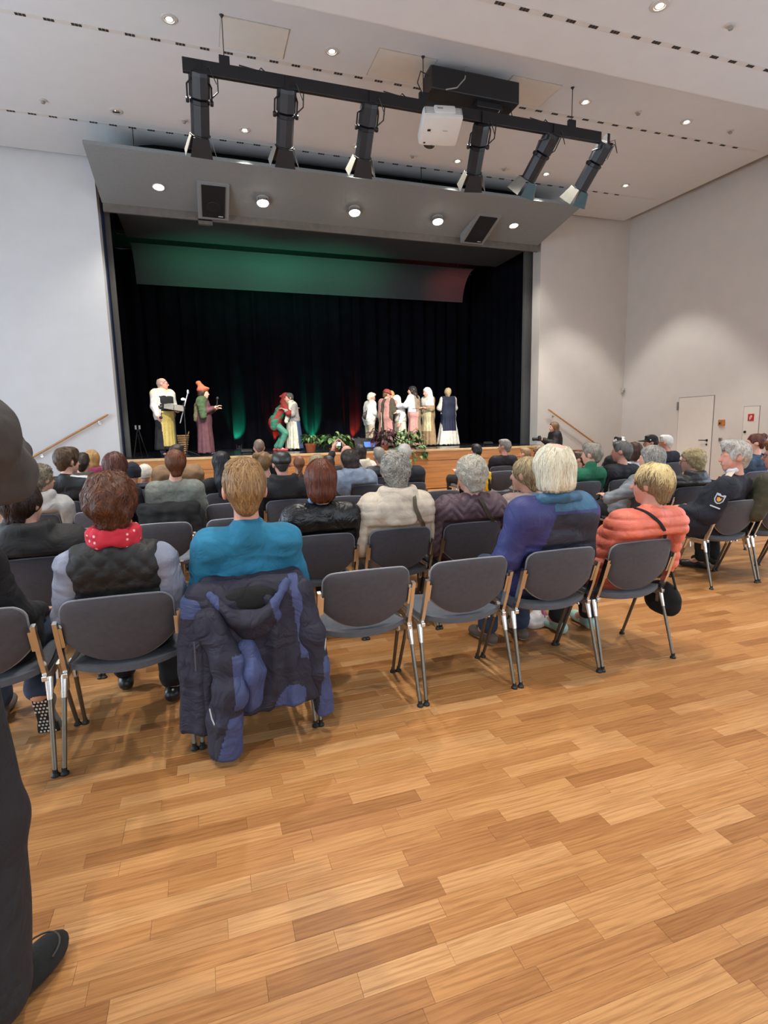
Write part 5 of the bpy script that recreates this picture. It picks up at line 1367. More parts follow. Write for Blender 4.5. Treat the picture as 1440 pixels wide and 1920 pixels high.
    r, J = sitter('person with an auburn bob in a black leather jacket', 'person in the black leather jacket', 0.70, 2, 0.74, 1.255, 'bob', hair_mat('hair_auburn_red', '#3a160c', '#7d4127'), leather, name='leather_jacket', g=0.026, b=1.06, sw=0.18, collar='low', disp=wrinkle(0.009, 41, (6, 6, 12)), yaw=-0.1)
    nb = J['nb']
    blob('shirt_collar', [cap(nb+V(-0.07, -0.02, 0.03), nb+V(-0.05, 0.05, 0.05), 0.022, 0.018, 0.01), cap(nb+V(-0.07, -0.02, 0.03), nb+V(-0.02, -0.06, 0.02), 0.02, 0.016, 0.01)], 0.009, fabric('collar_light_blue', '#7fa3c6'), r)
    mb = MB().tube([J['chest']+V(-0.17, -0.105, 0.10), J['chest']+V(0, -0.142, 0.11), J['chest']+V(0.17, -0.105, 0.10)], 0.005, 6); mb.build('yoke_seam', mat('leather_seam', '#2c3033', 0.35), r)
    cream = fabric('jacket_cream', '#dccdb8', 0.65); scarfg = fabric('scarf_grey', '#6f6a63', 0.9)
    def bq(P):
        w = wrinkle(0.007, 51, (7, 7, 10)); z = np.abs(np.sin(P[:, 2]*math.pi/0.06)); arm = np.abs(P[:, 0]) > 0.2
        return w(P)+np.where(arm, 0.007*(np.sqrt(z)-0.7), 0.004*(np.sqrt(z)-0.7))
    r, J = sitter('person with grey curly hair in a cream hooded jacket with a strap', 'person in the cream hooded jacket', 1.255, 2, 1.28, 1.285, 'curly', hair_mat('hair_grey_curly', '#6e665a', '#c4bdb0', curl=0.8, fscale=40), cream, name='hooded_jacket', g=0.036, b=1.06, sw=0.178, hood=True, disp=bq, arms='side', tr=fabric('trousers_tan', '#8e7a62'))
    nb = J['nb']
    blob('scarf', [cap(nb+V(math.cos(a)*0.06, 0.02+math.sin(a)*0.055, 0.03), nb+V(math.cos(a+1)*0.062, 0.02+math.sin(a+1)*0.057, 0.06), 0.024, 0.022, 0.012) for a in [k*0.9 for k in range(7)]], 0.011, scarfg, r, disp=wrinkle(0.004, 3))
    strap_on(r, part_of(r, 'hooded_jacket'), [J['nb']+V(0.06, -0.07, 0.03), J['chest']+V(0.06, -0.19, 0.12), J['chest']+V(0.14, -0.19, 0.0), J['chest']+V(0.2, -0.14, -0.10), J['chest']+V(0.235, -0.05, -0.17)], 0.03, fabric('strap_olive', '#7a705a'))
    mauve = fabric('quilt_mauve', '#6d5560', 0.6)
    r, J = sitter('person with white curly hair in a mauve chevron-quilted jacket', 'person in the mauve quilted jacket', 1.81, 2, 1.88, 1.235, 'curly', hair_mat('hair_white_curly', '#a79a84', '#e6dfd0', curl=0.7, fscale=40), mauve, name='quilted_jacket', g=0.036, b=1.12, sw=0.185, collar='low', disp=baffle(0.015, 0.062, 0.55, 61), arms='side', yaw=0.2)
    strap_on(r, part_of(r, 'quilted_jacket'), [J['nb']+V(0.02, -0.09, 0.0), J['chest']+V(0.08, -0.185, 0.08), J['chest']+V(0.15, -0.175, -0.03), J['chest']+V(0.2, -0.13, -0.12)], 0.028, fabric('strap_brown', '#5b4d40'))
    beige = fabric('puffer_beige_rose', '#a8938c', 0.6)
    r, J = sitter('person with streaky blond hair in a beige puffer, half hidden by the white-haired one', 'person in the beige puffer jacket', 2.375, 2, 2.36, 1.215, 'full', hair_mat('hair_streaky_blond', '#5e4a34', '#d0b98c', fscale=34), beige, name='puffer_jacket', g=0.034, b=1.05, collar='high', disp=baffle(0.010, 0.07, 0, 71), yaw=0.55, arms='side', tr=M_jeans)
    # uniformed man
    uni = fabric('uniform_navy', '#181c2e', 0.8)
    r, J = sitter('person with silver hair in a dark navy uniform with a sleeve patch', 'person in the navy uniform', 4.385, 2, 4.53, 1.275, 'tousled', hair_mat('hair_silver', '#8d8a84', '#dedbd2', curl=0.4, fscale=30), uni, name='uniform_jacket', g=0.024, b=1.1, sw=0.19, collar='low', rz=0.42, yaw=0.75, tone='pink', vox=0.0105, hvox=0.008, belly=0.012,
                  tr=fabric('uniform_trousers', '#14161f'), arms='lap', knee=0.17, shoe=mat('shoe_black_leather', '#141416', 0.4))
    nb = J['nb']
    blob('shirt_collar', [cap(nb+V(math.cos(a)*0.058, 0.025+math.sin(a)*0.055, 0.035), nb+V(math.cos(a+1)*0.06, 0.025+math.sin(a+1)*0.057, 0.055), 0.017, 0.015, 0.01) for a in [k*0.9 for k in range(7)]], 0.008, fabric('shirt_white', '#dfe3ea'), r)
    sh, el = J['sh'][-1], J['el'][-1]; ax = Vector(el-sh).normalized(); out = (Vector((-1, -0.25, 0.2))-ax*Vector((-1, -0.25, 0.2)).dot(ax)).normalized(); sd = ax.cross(out)
    c = Vector(sh)+ax*0.11+out*0.085
    def shield(k, o): return [c+out*o+sd*x*k-ax*y*k for x, y in ((-0.036, 0.042), (0.036, 0.042), (0.036, -0.012), (0.022, -0.036), (0.0, -0.046), (-0.022, -0.036), (-0.036, -0.012))]
    pa = MB().prism(shield(1.0, 0), out*0.004).build('sleeve_patch', mat('patch_silver', '#c3c7cf', 0.7), r)
    MB().prism(shield(0.78, 0.0042), out*0.0015).build('patch_field', mat('patch_dark', '#191c2a', 0.7), pa)
    MB().box(c+out*0.007-ax*0.030, (0.05, 0.05, 0.0), Matrix((sd, ax, out)).transposed()) 
    MB().prism([c+out*0.0062+sd*x-ax*y for x, y in ((-0.026, 0.033), (0.026, 0.033), (0.026, 0.024), (-0.026, 0.024))], out*0.001).build('patch_lettering', mat('patch_silver', '#c3c7cf', 0.7), pa)
    MB().prism([c+out*0.0062+sd*x-ax*y for x, y in ((-0.018, 0.012), (-0.006, 0.004), (0.004, 0.014), (0.018, 0.006), (0.014, -0.018), (-0.002, -0.026), (-0.014, -0.016))], out*0.001).build('patch_emblem', mat('patch_gold', '#d79a3c', 0.6), pa)
    MB().prism([c+ax*0.075+sd*x+ax*y for x, y in ((-0.04, -0.005), (0.04, -0.005), (0.04, 0.006), (-0.04, 0.006))], out*0.004).build('sleeve_bar', mat('patch_silver', '#c3c7cf', 0.7), r)
    for s in (-1, 1):
        p = lerp(J['nb'], J['sh'][s], 0.72)+V(0, 0, 0.083)
        MB().box(Vector(p), (0.115, 0.052, 0.008), Matrix.Rotation(s*0.36, 3, 'Y'), bevel=0.003).build('epaulette', mat('epaulette_pale', '#d8cdb8', 0.6), r)
    # olive jacket at the right edge
    r, J = sitter('person with glasses and ginger hair in an olive jacket at the right edge', 'person in the olive jacket at the right edge', 4.95, 2, 5.02, 1.275, 'short', hair_mat('hair_ginger', '#6b3e1e', '#a8713c'), fabric('jacket_olive', '#55543f', 0.8), name='jacket', g=0.034, b=1.08, sw=0.185, collar='low', rz=0.35, yaw=0.6, tone='pink', vox=0.0105)
    glasses(J, r, M_black)
front_rows()

def middle_rows():
    S = sitter
    # row 3 and 4
    r, J = S('person with grey shoulder-length hair, one grey puffer sleeve laid along the next chair', 'person in the grey puffer', 4.36, 3, 4.56, 1.215, 'shoulder', hair_mat('hair_grey_mid', '#5f5b55', '#c9c5bd', curl=0.4), fabric('puffer_grey', '#787d84', 0.6), name='puffer_jacket', g=0.032, b=1.05, disp=baffle(0.010, 0.062, 0, 81), yaw=0.5, rz=0.2, collar='high', hvox=0.010,
             extra=[cap(V(-0.05, 0.10, 0.83), V(-0.32, 0.02, 0.78), 0.075, 0.07, 0.04), cap(V(-0.32, 0.02, 0.78), V(-0.50, 0.12, 0.70), 0.068, 0.055, 0.03)])
    r, J = S('person with short curly blond hair and glasses in a black puffer', 'person in the black puffer', 4.93, 3, 5.13, 1.165, 'curly', hair_mat('hair_blond_curly', '#8a744c', '#d9c79a', curl=0.7), fabric('puffer_black', '#25252b', 0.5), name='puffer_jacket', g=0.036, b=1.08, disp=baffle(0.011, 0.06, 0, 82), yaw=0.75, hood=True, rz=0.15, vox=0.014)
    glasses(J, r, M_black)
    S('person with loose greying curls tied up, in a light grey sweatshirt', 'person in the light grey sweatshirt', -1.49, 4, -1.42, 1.205, 'curly', hair_mat('hair_greyblond_messy', '#51493c', '#a19682', curl=0.8), fabric('sweatshirt_grey', '#a9a7a6', 0.9), g=0.03, b=1.08, yaw=-0.7, hextra=[ell(V(0.02, -0.09, -0.02), V(0.055, 0.05, 0.05), 0.02)], hood=True)
    trk = fabric('tracksuit_black', '#17181c', 0.6)
    r, J = S('teenager with thick brown hair in a black track jacket with white shoulder stripes', 'teenager in the black track jacket', -1.49, 5, -1.40, 1.315, 'tousled', hair_mat('hair_brown_thick', '#2a1c13', '#5d4630'), trk, name='track_jacket', vox=0.017, hvox=0.011, b=1.12, sw=0.19, g=0.026, yaw=-0.85, collar='high', amp=0.006, hextra=[ell(V(0, -0.015, 0.045), V(0.098, 0.115, 0.105), 0.03)])
    for k in range(3):
        p = [J['nb']+V(0.06, -0.035-0.012*k, 0.02), lerp(J['nb'], J['sh'][1], 0.6)+V(0, -0.03-0.014*k, 0.062), J['sh'][1]+V(0.035, -0.02-0.014*k, 0.05), J['sh'][1]+V(0.075, -0.02-0.012*k, -0.02), lerp(J['sh'][1], J['el'][1], 0.5)+V(0.075, -0.02-0.012*k, 0)]
        strap_on(r, part_of(r, 'track_jacket'), p, 0.009, mat('stripe_white', '#dcdcdc', 0.7), 'shoulder_stripe', 0.004)
    S('person with long auburn hair in a navy top, behind the red scarf', 'person with long auburn hair', -0.93, 4, -0.80, 1.295, 'long', hair_mat('hair_auburn_long', '#2e120e', '#6d3a2c'), fabric('top_navy', '#1d2030', 0.85), b=1.0, yaw=-0.1)
    gr = fabric('sweater_sage_grey', '#84887f', 0.9, scale=30)
    S('person with short chestnut hair and bare neck in a sage grey sweater', 'person in the sage grey sweater', -0.36, 4, -0.27, 1.30, 'full', hair_mat('hair_chestnut', '#3c1d10', '#7a4526'), gr, b=1.06, sw=0.182, collar=None, g=0.022, hextra=None, amp=0.003)
    hood = fabric('hoodie_black', '#19171c', 0.85)
    r, J = S('person in a black hooded sweater and black leather flat cap', 'person in the flat cap', 0.77, 4, 0.74, 1.255, 'buzz', hair_mat('hair_darkgrey', '#2b2724', '#4a4540'), hood, name='hoodie', b=1.16, sw=0.2, g=0.03, hood=True, tone='pink')
    flat_cap(J, r, mat('cap_leather', '#24241f', 0.4, bump=0.1, bscale=60))
    gsw = fabric('turtleneck_green', '#1f7a55', 0.85)
    S('person with short grey hair in a green turtleneck', 'person in the green turtleneck', 4.36, 4, 4.58, 1.22, 'tousled', hair_mat('hair_grey_short', '#5d564c', '#a9a294'), gsw, b=1.06, g=0.022, collar='turtle', yaw=0.55, rz=0.1)
    S('person with dark grey hair in a navy jacket beside the green turtleneck', 'person in the navy jacket beside the green turtleneck', 4.93, 4, 5.02, 1.24, 'short', hair_mat('hair_irongrey', '#3f3c3b', '#86827d'), fabric('jacket_navy_b', '#23252f', 0.8), b=1.1, sw=0.185, g=0.026, yaw=0.7, tone='pink', name='jacket')
    S('person with a small auburn hair knot in a blue jacket, by the right wall hatch', 'person with the auburn hair knot', 7.19, 4, 7.31, 1.285, 'bun', hair_mat('hair_auburn_knot', '#3d1d17', '#7b4638'), fabric('jacket_steel_blue', '#3a5674', 0.8), b=1.0, g=0.024, yaw=0.9, name='jacket')
    # row 5
    S('person with long black hair in a black top', 'person with long black hair', 0.20, 5, 0.18, 1.24, 'long', hair_mat('hair_black_long', '#0d0c0e', '#2b2a30'), fabric('top_black', '#17161b', 0.85), b=0.98)
    S('girl with two twisted light brown hair buns in a blue shirt', 'girl with two hair buns', 0.77, 5, 0.66, 1.225, 'buns', hair_mat('hair_lightbrown_buns', '#6b4f33', '#a9855c'), fabric('shirt_royal_navy', '#1c2c58', 0.85), b=0.9, sw=0.15)
    S('person with short ash-blond hair, just behind the auburn bob', 'person with ash-blond hair', 1.335, 5, 1.30, 1.17, 'full', hair_mat('hair_ash_blond', '#8c7a5d', '#c9b894'), fabric('top_dark_grey', '#2f2f34', 0.85), b=0.98)
    lb = fabric('parka_pale_blue', '#8d9bb0', 0.7)
    S('person with dark straight hair turned left, in a pale blue hooded parka', 'person in the pale blue parka', 1.90, 5, 1.70, 1.215, 'bob', hair_mat('hair_brown_straight', '#251d19', '#554840'), lb, name='parka', vox=0.017, hvox=0.011, b=1.1, sw=0.19, g=0.045, hood=True, yaw=0.75, disp=wrinkle(0.014, 91, (7, 7, 9)))
    S('person with white hair in a navy jacket, in front of the green plant', 'person with white hair before the plant', 2.45, 5, 2.45, 1.26, 'short', hair_mat('hair_white_short', '#a9a59c', '#e2dfd6'), fabric('jacket_navy_c', '#1c2130', 0.7), b=1.06, g=0.028, yaw=-0.4, tone='pink', name='jacket')
    S('person with a brown bob in a white shirt, right of the navy jacket', 'person in the white shirt', 6.06, 5, 6.12, 1.18, 'bob', hair_mat('hair_brown_bob', '#2e1a12', '#624031'), fabric('shirt_white_b', '#e2e3e6', 0.8), b=1.0, g=0.024)
    # row 6
    S('person with dark hair in an olive hooded jacket at the left', 'person in the olive hooded jacket', -1.49, 6, -1.45, 1.245, 'short', hair_mat('hair_black_brown', '#1c1511', '#3b2e25'), fabric('jacket_olive_dark', '#4b4836', 0.8), name='hooded_jacket', b=1.06, g=0.035, hood=True)
    r, J = S('child in a dark navy knitted hat and purple jacket', 'child in the navy hat', -0.93, 6, -0.89, 1.10, 'buzz', hair_mat('hair_darkbrown_c', '#2a1d14', '#4a3626'), fabric('jacket_plum', '#2c2430', 0.8), b=0.9, sw=0.145, g=0.03, nohair=True)
    beanie(J, r, fabric('beanie_navy', '#191d2c', 0.9))
    S('person with dark hair leaning forward in a tan jacket, behind the sage sweater', 'person in the tan jacket', -0.36, 6, -0.34, 1.315, 'short', hair_mat('hair_dark_short', '#1d1613', '#40332a'), fabric('jacket_tan', '#93714f', 0.8), name='jacket', b=1.16, sw=0.205, g=0.04, yaw=-0.5, disp=wrinkle(0.014, 95, (7, 7, 9)), tone='pink')
    S('child with dark hair in a black jacket beside the pale blue parka', 'child in the black jacket', 1.335, 6, 1.66, 1.10, 'short', hair_mat('hair_dark_kid', '#1e1815', '#463a32'), fabric('jacket_charcoal', '#232327', 0.8), b=0.95, g=0.03)
    # man filming with a small camera held up
    r, J = S('bald person holding up a small camera with both hands', 'bald person filming', 1.90, 6, 1.93, 1.245, 'buzz', hair_mat('hair_bald_grey', '#b28f7c', '#c79f8a'), fabric('top_grey_dark', '#3b3b3f', 0.85), tone='pink', b=1.05, sleeves=0.9, nohair=True)
    camera_arms(r, J)
    S('person with grey hair in a navy puffer jacket before the purple plant', 'person in the navy puffer', 2.45, 6, 2.42, 1.195, 'short', hair_mat('hair_grey_d', '#6a655d', '#a8a297'), fabric('puffer_navy', '#1f2334', 0.6), name='puffer_jacket', b=1.05, g=0.034, disp=baffle(0.010, 0.06, 0, 99))
    r, J = S('child in profile with short brown hair, left of the green turtleneck', 'child in profile', 6.06, 6, 5.91, 1.02, 'short', hair_mat('hair_brown_kid', '#38271b', '#6b4f3a'), fabric('top_blue_grey', '#4b5a6d', 0.85), b=0.85, sw=0.13, yaw=0.9)
    r, J = S('person in black with a fluffy black and white fur hat', 'person in the fur hat', 6.62, 6, 6.72, 1.215, 'curly', hair_mat('hair_black_c', '#16120f', '#332a24'), fabric('coat_black_b', '#121215', 0.85), name='coat', b=1.1, g=0.03, nohair=True)
    fur_hat(J, r)
    r, J = S('person in a black baseball cap in profile', 'person in the black baseball cap', 7.19, 6, 7.39, 1.255, 'short', hair_mat('hair_black_d', '#17120f', '#2f2620'), fabric('top_black_b', '#1a1a1e', 0.85), yaw=1.15, tone='tan', b=1.0, vox=0.016)
    ball_cap(J, r, fabric('cap_black', '#131316', 0.8))
    r, J = S('person with white hair and dark glasses in a navy jacket by the door', 'person with white hair by the door', 7.75, 6, 7.72, 1.25, 'short', hair_mat('hair_white_e', '#c2bfb8', '#eceae4'), fabric('jacket_navy_d', '#20253a', 0.8), yaw=0.6, tone='pink', b=1.08, g=0.026, name='jacket')
    glasses(J, r, M_black)
    # row 7 and 8
    S('blond person in a pink jacket below the left handrail', 'blond person in the pink jacket', -1.49, 7, -1.51, 1.255, 'bob', hair_mat('hair_blond_e', '#8d6a3c', '#c79d63'), fabric('jacket_pink', '#9c2f5c', 0.8), b=1.0, g=0.034, hood=True, name='jacket')
    r, J = S('child in a cream knitted hat low in front of the stage', 'child in the cream hat', -0.93, 7, -0.84, 1.02, 'buzz', hair_mat('hair_brown_f', '#54402c', '#7d6246'), fabric('top_cream', '#bdb4a4', 0.85), b=0.85, sw=0.13, nohair=True)
    beanie(J, r, fabric('beanie_cream', '#c9c1b3', 0.9))
    S('person with a shaved head in a dark shirt before the green light', 'person with the shaved head', 0.77, 7, 0.80, 1.35, 'buzz', hair_mat('hair_shaved', '#5d4a40', '#7b6557'), fabric('shirt_dark', '#26242b', 0.85), b=1.08, sw=0.18, tone='pink')
    S('girl with a long reddish-brown braid down the back', 'girl with the braid', 1.335, 7, 1.40, 1.07, 'braid', hair_mat('hair_redbrown_braid', '#4a2a1a', '#8a5a3c'), fabric('top_print_dark', '#3a3238', 0.85), b=0.85, sw=0.13)
    r, J = S('person with dark hair and a cream collar in front of the stage monitor', 'person with the cream collar', 2.45, 7, 2.40, 1.225, 'bob', hair_mat('hair_dark_g', '#18120f', '#332822'), fabric('jacket_cream_b', '#cfc6b4', 0.8), b=1.0, g=0.034, hood=True, name='jacket')
    S('child with short black hair in a blue-grey shirt in front of the stage', 'child in the blue-grey shirt', 4.36, 7, 4.52, 1.165, 'short', hair_mat('hair_black_kid', '#100e0e', '#2c2725'), fabric('shirt_bluegrey', '#6f7f96', 0.85), b=0.88, sw=0.14)
    S('person with grey hair and glasses in a dark plum sweater by the stage', 'person in the dark plum sweater', 4.93, 7, 5.08, 1.235, 'short', hair_mat('hair_grey_h', '#5f5a53', '#a29c90'), fabric('hoodie_plum', '#2d262e', 0.85), b=1.08, sw=0.182, g=0.026, yaw=0.6, tone='pink')
    S('boy with fair short hair in the front row, left of two children', 'boy with fair short hair', 6.06, 8, 6.14, 1.03, 'short', hair_mat('hair_fair_kid', '#6d5238', '#a08260'), fabric('top_kid_a', '#5a5148', 0.85), b=0.85, sw=0.13, yaw=0.5)
    S('child with curly light brown hair in the front row', 'child with curly light brown hair', 6.62, 8, 6.43, 1.055, 'curly', hair_mat('hair_curly_kid', '#5f4a34', '#a3876a', curl=0.6), fabric('top_kid_b', '#6a5a52', 0.85), b=0.85, sw=0.13)

def xfk(pr, M, h): return xf(scale_prims(pr, HEAD_K), M, h)
def flat_cap(J, root, m):
    M = J['headM']; h = J['head']
    blob('flat_cap', xfk([ell(V(0, -0.012, 0.065), V(0.094, 0.112, 0.062), 0.03), ell(V(0, -0.02, 0.03), V(0.090, 0.112, 0.05), 0.03), ell(V(0, 0.10, 0.045), V(0.065, 0.05, 0.014), 0.02), cut((0, 0, -1), 0.0)], M, h), 0.011, m, root)
def beanie(J, root, m):
    M = J['headM']; h = J['head']
    blob('knitted_hat', xfk([ell(V(0, -0.012, 0.035), V(0.092, 0.110, 0.105), 0.03), cap(V(0, -0.02, -0.01), V(0, -0.02, 0.02), 0.098, 0.098, 0.02), sub(ell(V(0, 0.13, -0.06), V(0.12, 0.10, 0.09))), cut((0, 0, -1), 0.055)], M, h), 0.013, m, root, disp=lambda P: 0.003*np.sin((P[:, 2])*420))
def ball_cap(J, root, m):
    M = J['headM']; h = J['head']
    blob('baseball_cap', xfk([ell(V(0, -0.012, 0.045), V(0.088, 0.108, 0.092), 0.02), cut((0, 0, -1), -0.012)], M, h), 0.011, m, root)
    c = root.children[-1]
    blob('peak', xfk([ell(V(0, 0.12, 0.03), V(0.072, 0.085, 0.012), 0.01), ell(V(0, 0.08, 0.035), V(0.07, 0.05, 0.014), 0.01)], M, h), 0.0095, m, root)
    o = Vector(h+M @ V(-0.083, 0.03, 0.05)); MB().lathe([(0.001, 0.003), (0.009, 0.002), (0.010, 0)], o, 10, 0, rot_to(Vector(M @ V(-1, 0.2, 0.2)))).build('cap_emblem', M_plastic_w, root)
def fur_hat(J, root):
    M = J['headM']; h = J['head']
    pr = [ell(V(0, -0.01, 0.05), V(0.095, 0.11, 0.09), 0.02), ell(V(-0.06, 0, 0.12), V(0.035, 0.03, 0.035), 0.01), ell(V(0.06, 0, 0.12), V(0.035, 0.03, 0.035), 0.01), cap(V(0, -0.05, 0), V(0, -0.06, -0.07), 0.07, 0.05, 0.03), cut((0, 0, -1), 0.09), sub(ell(V(0, 0.13, -0.06), V(0.12, 0.10, 0.10)))]
    def pt(C):
        L = (C-h) @ M; return ((vnoise(L, 18, 4) > 0.0) & (L[:, 2] > 0.03)).astype(int)
    blob('fur_hat', xfk(pr, M, h), 0.011, [mat('fur_black', '#131214', 0.95), mat('fur_white', '#d8d6d2', 0.95)], root, disp=lambda P: 0.008*vnoise(P, 60, 3), paint=pt)
def camera_arms(root, J):
    # both forearms raised in front of and above the face, hands closed round the camera
    tone = skin_mats('pink'); c = J['head']+V(-0.06, 0.22, 0.12)
    old = [o for o in root.children if o.name.split('.')[0] in ('body', 'sweater')]
    for o in old:
        bpy.data.objects.remove(o)
    for s in (-1, 1):
        J['el'][s] = J['sh'][s]+V(s*0.10, 0.16, -0.06); J['wr'][s] = c+V(s*0.085, -0.05, -0.035)
    J['hand'] = {s: (V(-s*0.35, 0.5, 0.8), V(-s, 0.25, 0.1)) for s in (-1, 1)}
    body(J, root, 0.017, 'pink', 1.05); garment('sweater', J, root, [fabric('top_grey_dark', '#3b3b3f', 0.85)], 0.02, 0.02, 1.05, 0.8, wrinkle(0.008, 4), None, 'low')
    t = empty('camera', tuple(Vector(c)+Vector((1.90, row_y(6), 0.02)))); tag(t, 'small camera with a lit screen held above the heads', 'camera')
    MB().box((0, 0, 0), (0.11, 0.03, 0.068), bevel=0.006).build('body', M_black, t)
    MB().box((-0.008, -0.0165, 0.0), (0.075, 0.003, 0.052)).build('screen', emis('screen_glow', '#9ec8e0', 1.6), t)
    MB().lathe([(0.03, 0), (0.03, 0.03), (0.024, 0.032), (0.001, 0.028)], (0.01, 0.015, 0), 18, 0, Matrix.Rotation(-math.pi/2, 3, 'X')).build('lens', M_black, t, True)
middle_rows()

# ---- chairs: every seat in the rows, each named for who sits on it or for its place
def all_chairs():
    ordr = {1: 'rearmost row', 2: 'second row from rear', 3: 'third row from rear', 4: 'fourth row from rear', 5: 'fifth row from rear', 6: 'sixth row from rear', 7: 'seventh row from rear', 8: 'front row'}
    done = set()
    for (cx, row), short in occupied.items():
        place_chair(cx, row, f'grey padded chair under the {short}'); done.add((round(cx, 1), row))
    cards = ['next to', 'two seats left of', 'three seats left of', 'four seats left of', 'five seats left of', 'six seats left of', 'seven seats left of', 'eight seats left of']
    rows = {1: [0.72, 1.285], 2: [-0.42, 0.14], 3: [-0.93, -0.36, 0.20, 0.77, 1.335, 1.90, 2.45], 4: [0.20, 1.335, 1.90, 2.45], 5: [-0.93, -0.36], 6: [0.20, 0.77]}
    for row, xs in rows.items():
        for x in xs:
            k = int(round((2.45-x)/0.565))
            if row == 1: lab = 'empty grey chair in the rearmost row, ' + ('beside the draped jacket' if x < 1 else 'beside the person with long white hair')
            else: lab = f'empty grey chair in {ordr[row]}, {cards[k]} the aisle'
            place_chair(x, row, lab)
    for row, xs in {2: [5.515], 3: [5.49], 4: [5.49, 6.06], 5: [4.36, 4.93, 5.49], 6: [4.36, 4.93]}.items():
        for x in xs:
            k = int(round((x-4.36)/0.565)); cr = ['first', 'second', 'third', 'fourth'][k]
            place_chair(x, row, f'empty grey chair right of the centre aisle, {cr} seat of {ordr[row]}')
all_chairs()

# ---- the big jacket hung over the chair back in the rearmost row
def draped_jacket():
    t = empty('draped_jacket', (0.165, row_y(1), 0)); tag(t, 'dark navy hooded jacket with blue panels hung over a chair back', 'jacket')
    m0 = fabric('softshell_dark', '#25243a', 0.75, folds=0.6); m1 = fabric('softshell_blue', '#475384', 0.75, folds=0.6); m2 = fabric('jacket_lining_black', '#0e0e12', 0.85)
    def fold(P, k=1.0):
        w = P+0.05*np.stack([vnoise(P, 5, 1), 0*P[:, 0], vnoise(P, 5, 3)], 1)
        v = 1-2*np.abs(vnoise(w, (10, 10, 1.7), 5)); u = 1-2*np.abs(vnoise(w, (9, 9, 12), 8))
        return k*(0.013*v+0.006*vnoise(w, (26, 26, 6), 6)+0.005*u)
    VXC = 0.0078
    cols = []
    for i in range(7):
        f = i/6; x0 = -0.19+0.38*f; x1 = -0.21+0.45*f
        cols.append(cap(V(x0, -0.068, 0.70), V(x1, -0.088-0.012*math.sin(f*9), 0.20), 0.042, 0.046, 0.035))
    pr = [cap(V(-0.24, -0.035, 0.735), V(0.19, -0.045, 0.745), 0.045, 0.045, 0.04)]+cols+[cap(V(-0.2, 0.02, 0.765), V(0.2, 0.02, 0.765), 0.026, 0.026, 0.03), cap(V(0.20, 0.03, 0.74), V(0.25, -0.03, 0.26), 0.04, 0.045, 0.05), cut((0.10, 0, -1), -0.195)]
    def pb(C):
        mi = np.zeros(len(C), int)
        mi[(C[:, 2] < 0.31-3.0*(C[:, 0]-0.15)**2*4) & (np.abs(C[:, 0]-0.13) < 0.07) & (C[:, 1] < -0.085)] = 1
        mi[(np.abs(C[:, 0]-0.185+0.1*(C[:, 2]-0.7)) < 0.022) & (C[:, 2] > 0.42) & (C[:, 1] < -0.05)] = 1
        return mi
    blob('back_panel', pr, VXC, [m0, m1], t, disp=fold, paint=pb)
    # open front edge hanging at the left with a zip pocket
    blob('front_panel', [cap(V(-0.265, -0.02, 0.70), V(-0.30, -0.05, 0.15), 0.038, 0.045, 0.04), cap(V(-0.235, -0.055, 0.69), V(-0.25, -0.085, 0.15), 0.038, 0.045, 0.04), cap(V(-0.25, -0.04, 0.70), V(-0.285, -0.02, 0.40), 0.04, 0.045, 0.04), cut((0, 0, -1), -0.135)], VXC, [m0, m1], t, disp=fold, paint=lambda C: ((C[:, 2] > 0.655)).astype(int))
    def sleeve(pts, rs, seed, patch):
        pr = [cap(pts[i], pts[i+1], rs[i], rs[i+1], 0.03) for i in range(len(pts)-1)]
        d = pts[-1]-pts[-2]; d = d/np.linalg.norm(d); pr.append(cut(d, float(d @ pts[-1])))
        blob('sleeve', pr, VXC, [m0, m1], t, disp=lambda P: fold(P+seed, 1.1), paint=patch)
    sleeve([V(-0.19, -0.09, 0.64), V(-0.125, -0.145, 0.46), V(-0.125, -0.165, 0.34), V(-0.165, -0.165, 0.20), V(-0.165, -0.155, 0.045)], [0.060, 0.060, 0.062, 0.058, 0.056], 3.0,
           lambda C: (((C[:, 0] > -0.115) & (C[:, 2] < 0.50) & (C[:, 2] > 0.27)) | ((C[:, 2] < 0.24) & (C[:, 0] > -0.20+0.3*(C[:, 2]-0.05)))).astype(int))
    sleeve([V(0.205, -0.055, 0.71), V(0.25, -0.085, 0.52), V(0.275, -0.09, 0.34), V(0.295, -0.085, 0.12)], [0.058, 0.060, 0.056, 0.054], 7.0,
           lambda C: (((C[:, 2] < 0.42) & (C[:, 0] > 0.255+0.12*(C[:, 2]-0.12)))).astype(int))
    # blue elbow panel of the turned sleeve
    blob('side_panel', [cap(V(-0.045, -0.125, 0.49), V(-0.035, -0.15, 0.40), 0.045, 0.055, 0.03), cap(V(-0.035, -0.15, 0.40), V(-0.04, -0.135, 0.27), 0.055, 0.05, 0.03)], VXC, m1, t, disp=fold)
    # hood hanging open: rim drooping in a U, pouch below, black hollow inside
    rim = []
    for i in range(17):
        f = i/16; a = math.pi*f; rim.append(V(-0.185+0.33*f, -0.085-0.075*math.sin(a), 0.745-0.135*math.sin(a)**1.1+0.025*f))
    pr = [cap(rim[i], rim[i+1], 0.017, 0.017, 0.014) for i in range(16)]
    pr += [ell(V(-0.01, -0.105, 0.635), V(0.125, 0.052, 0.055), 0.03), ell(V(-0.01, -0.11, 0.585), V(0.075, 0.042, 0.05), 0.03), sub(ell(V(-0.015, -0.095, 0.735), V(0.125, 0.048, 0.085)))]
    def ph(C):
        mi = np.zeros(len(C), int); mi[(C[:, 0] > 0.06+0.25*(0.72-C[:, 2])) & (C[:, 2] > 0.60)] = 1; mi[(C[:, 0] < -0.15) & (C[:, 2] > 0.66)] = 1; return mi
    h = blob('hood', pr, 0.0068, [m0, m1], t, disp=lambda P: fold(P, 0.45), paint=ph)
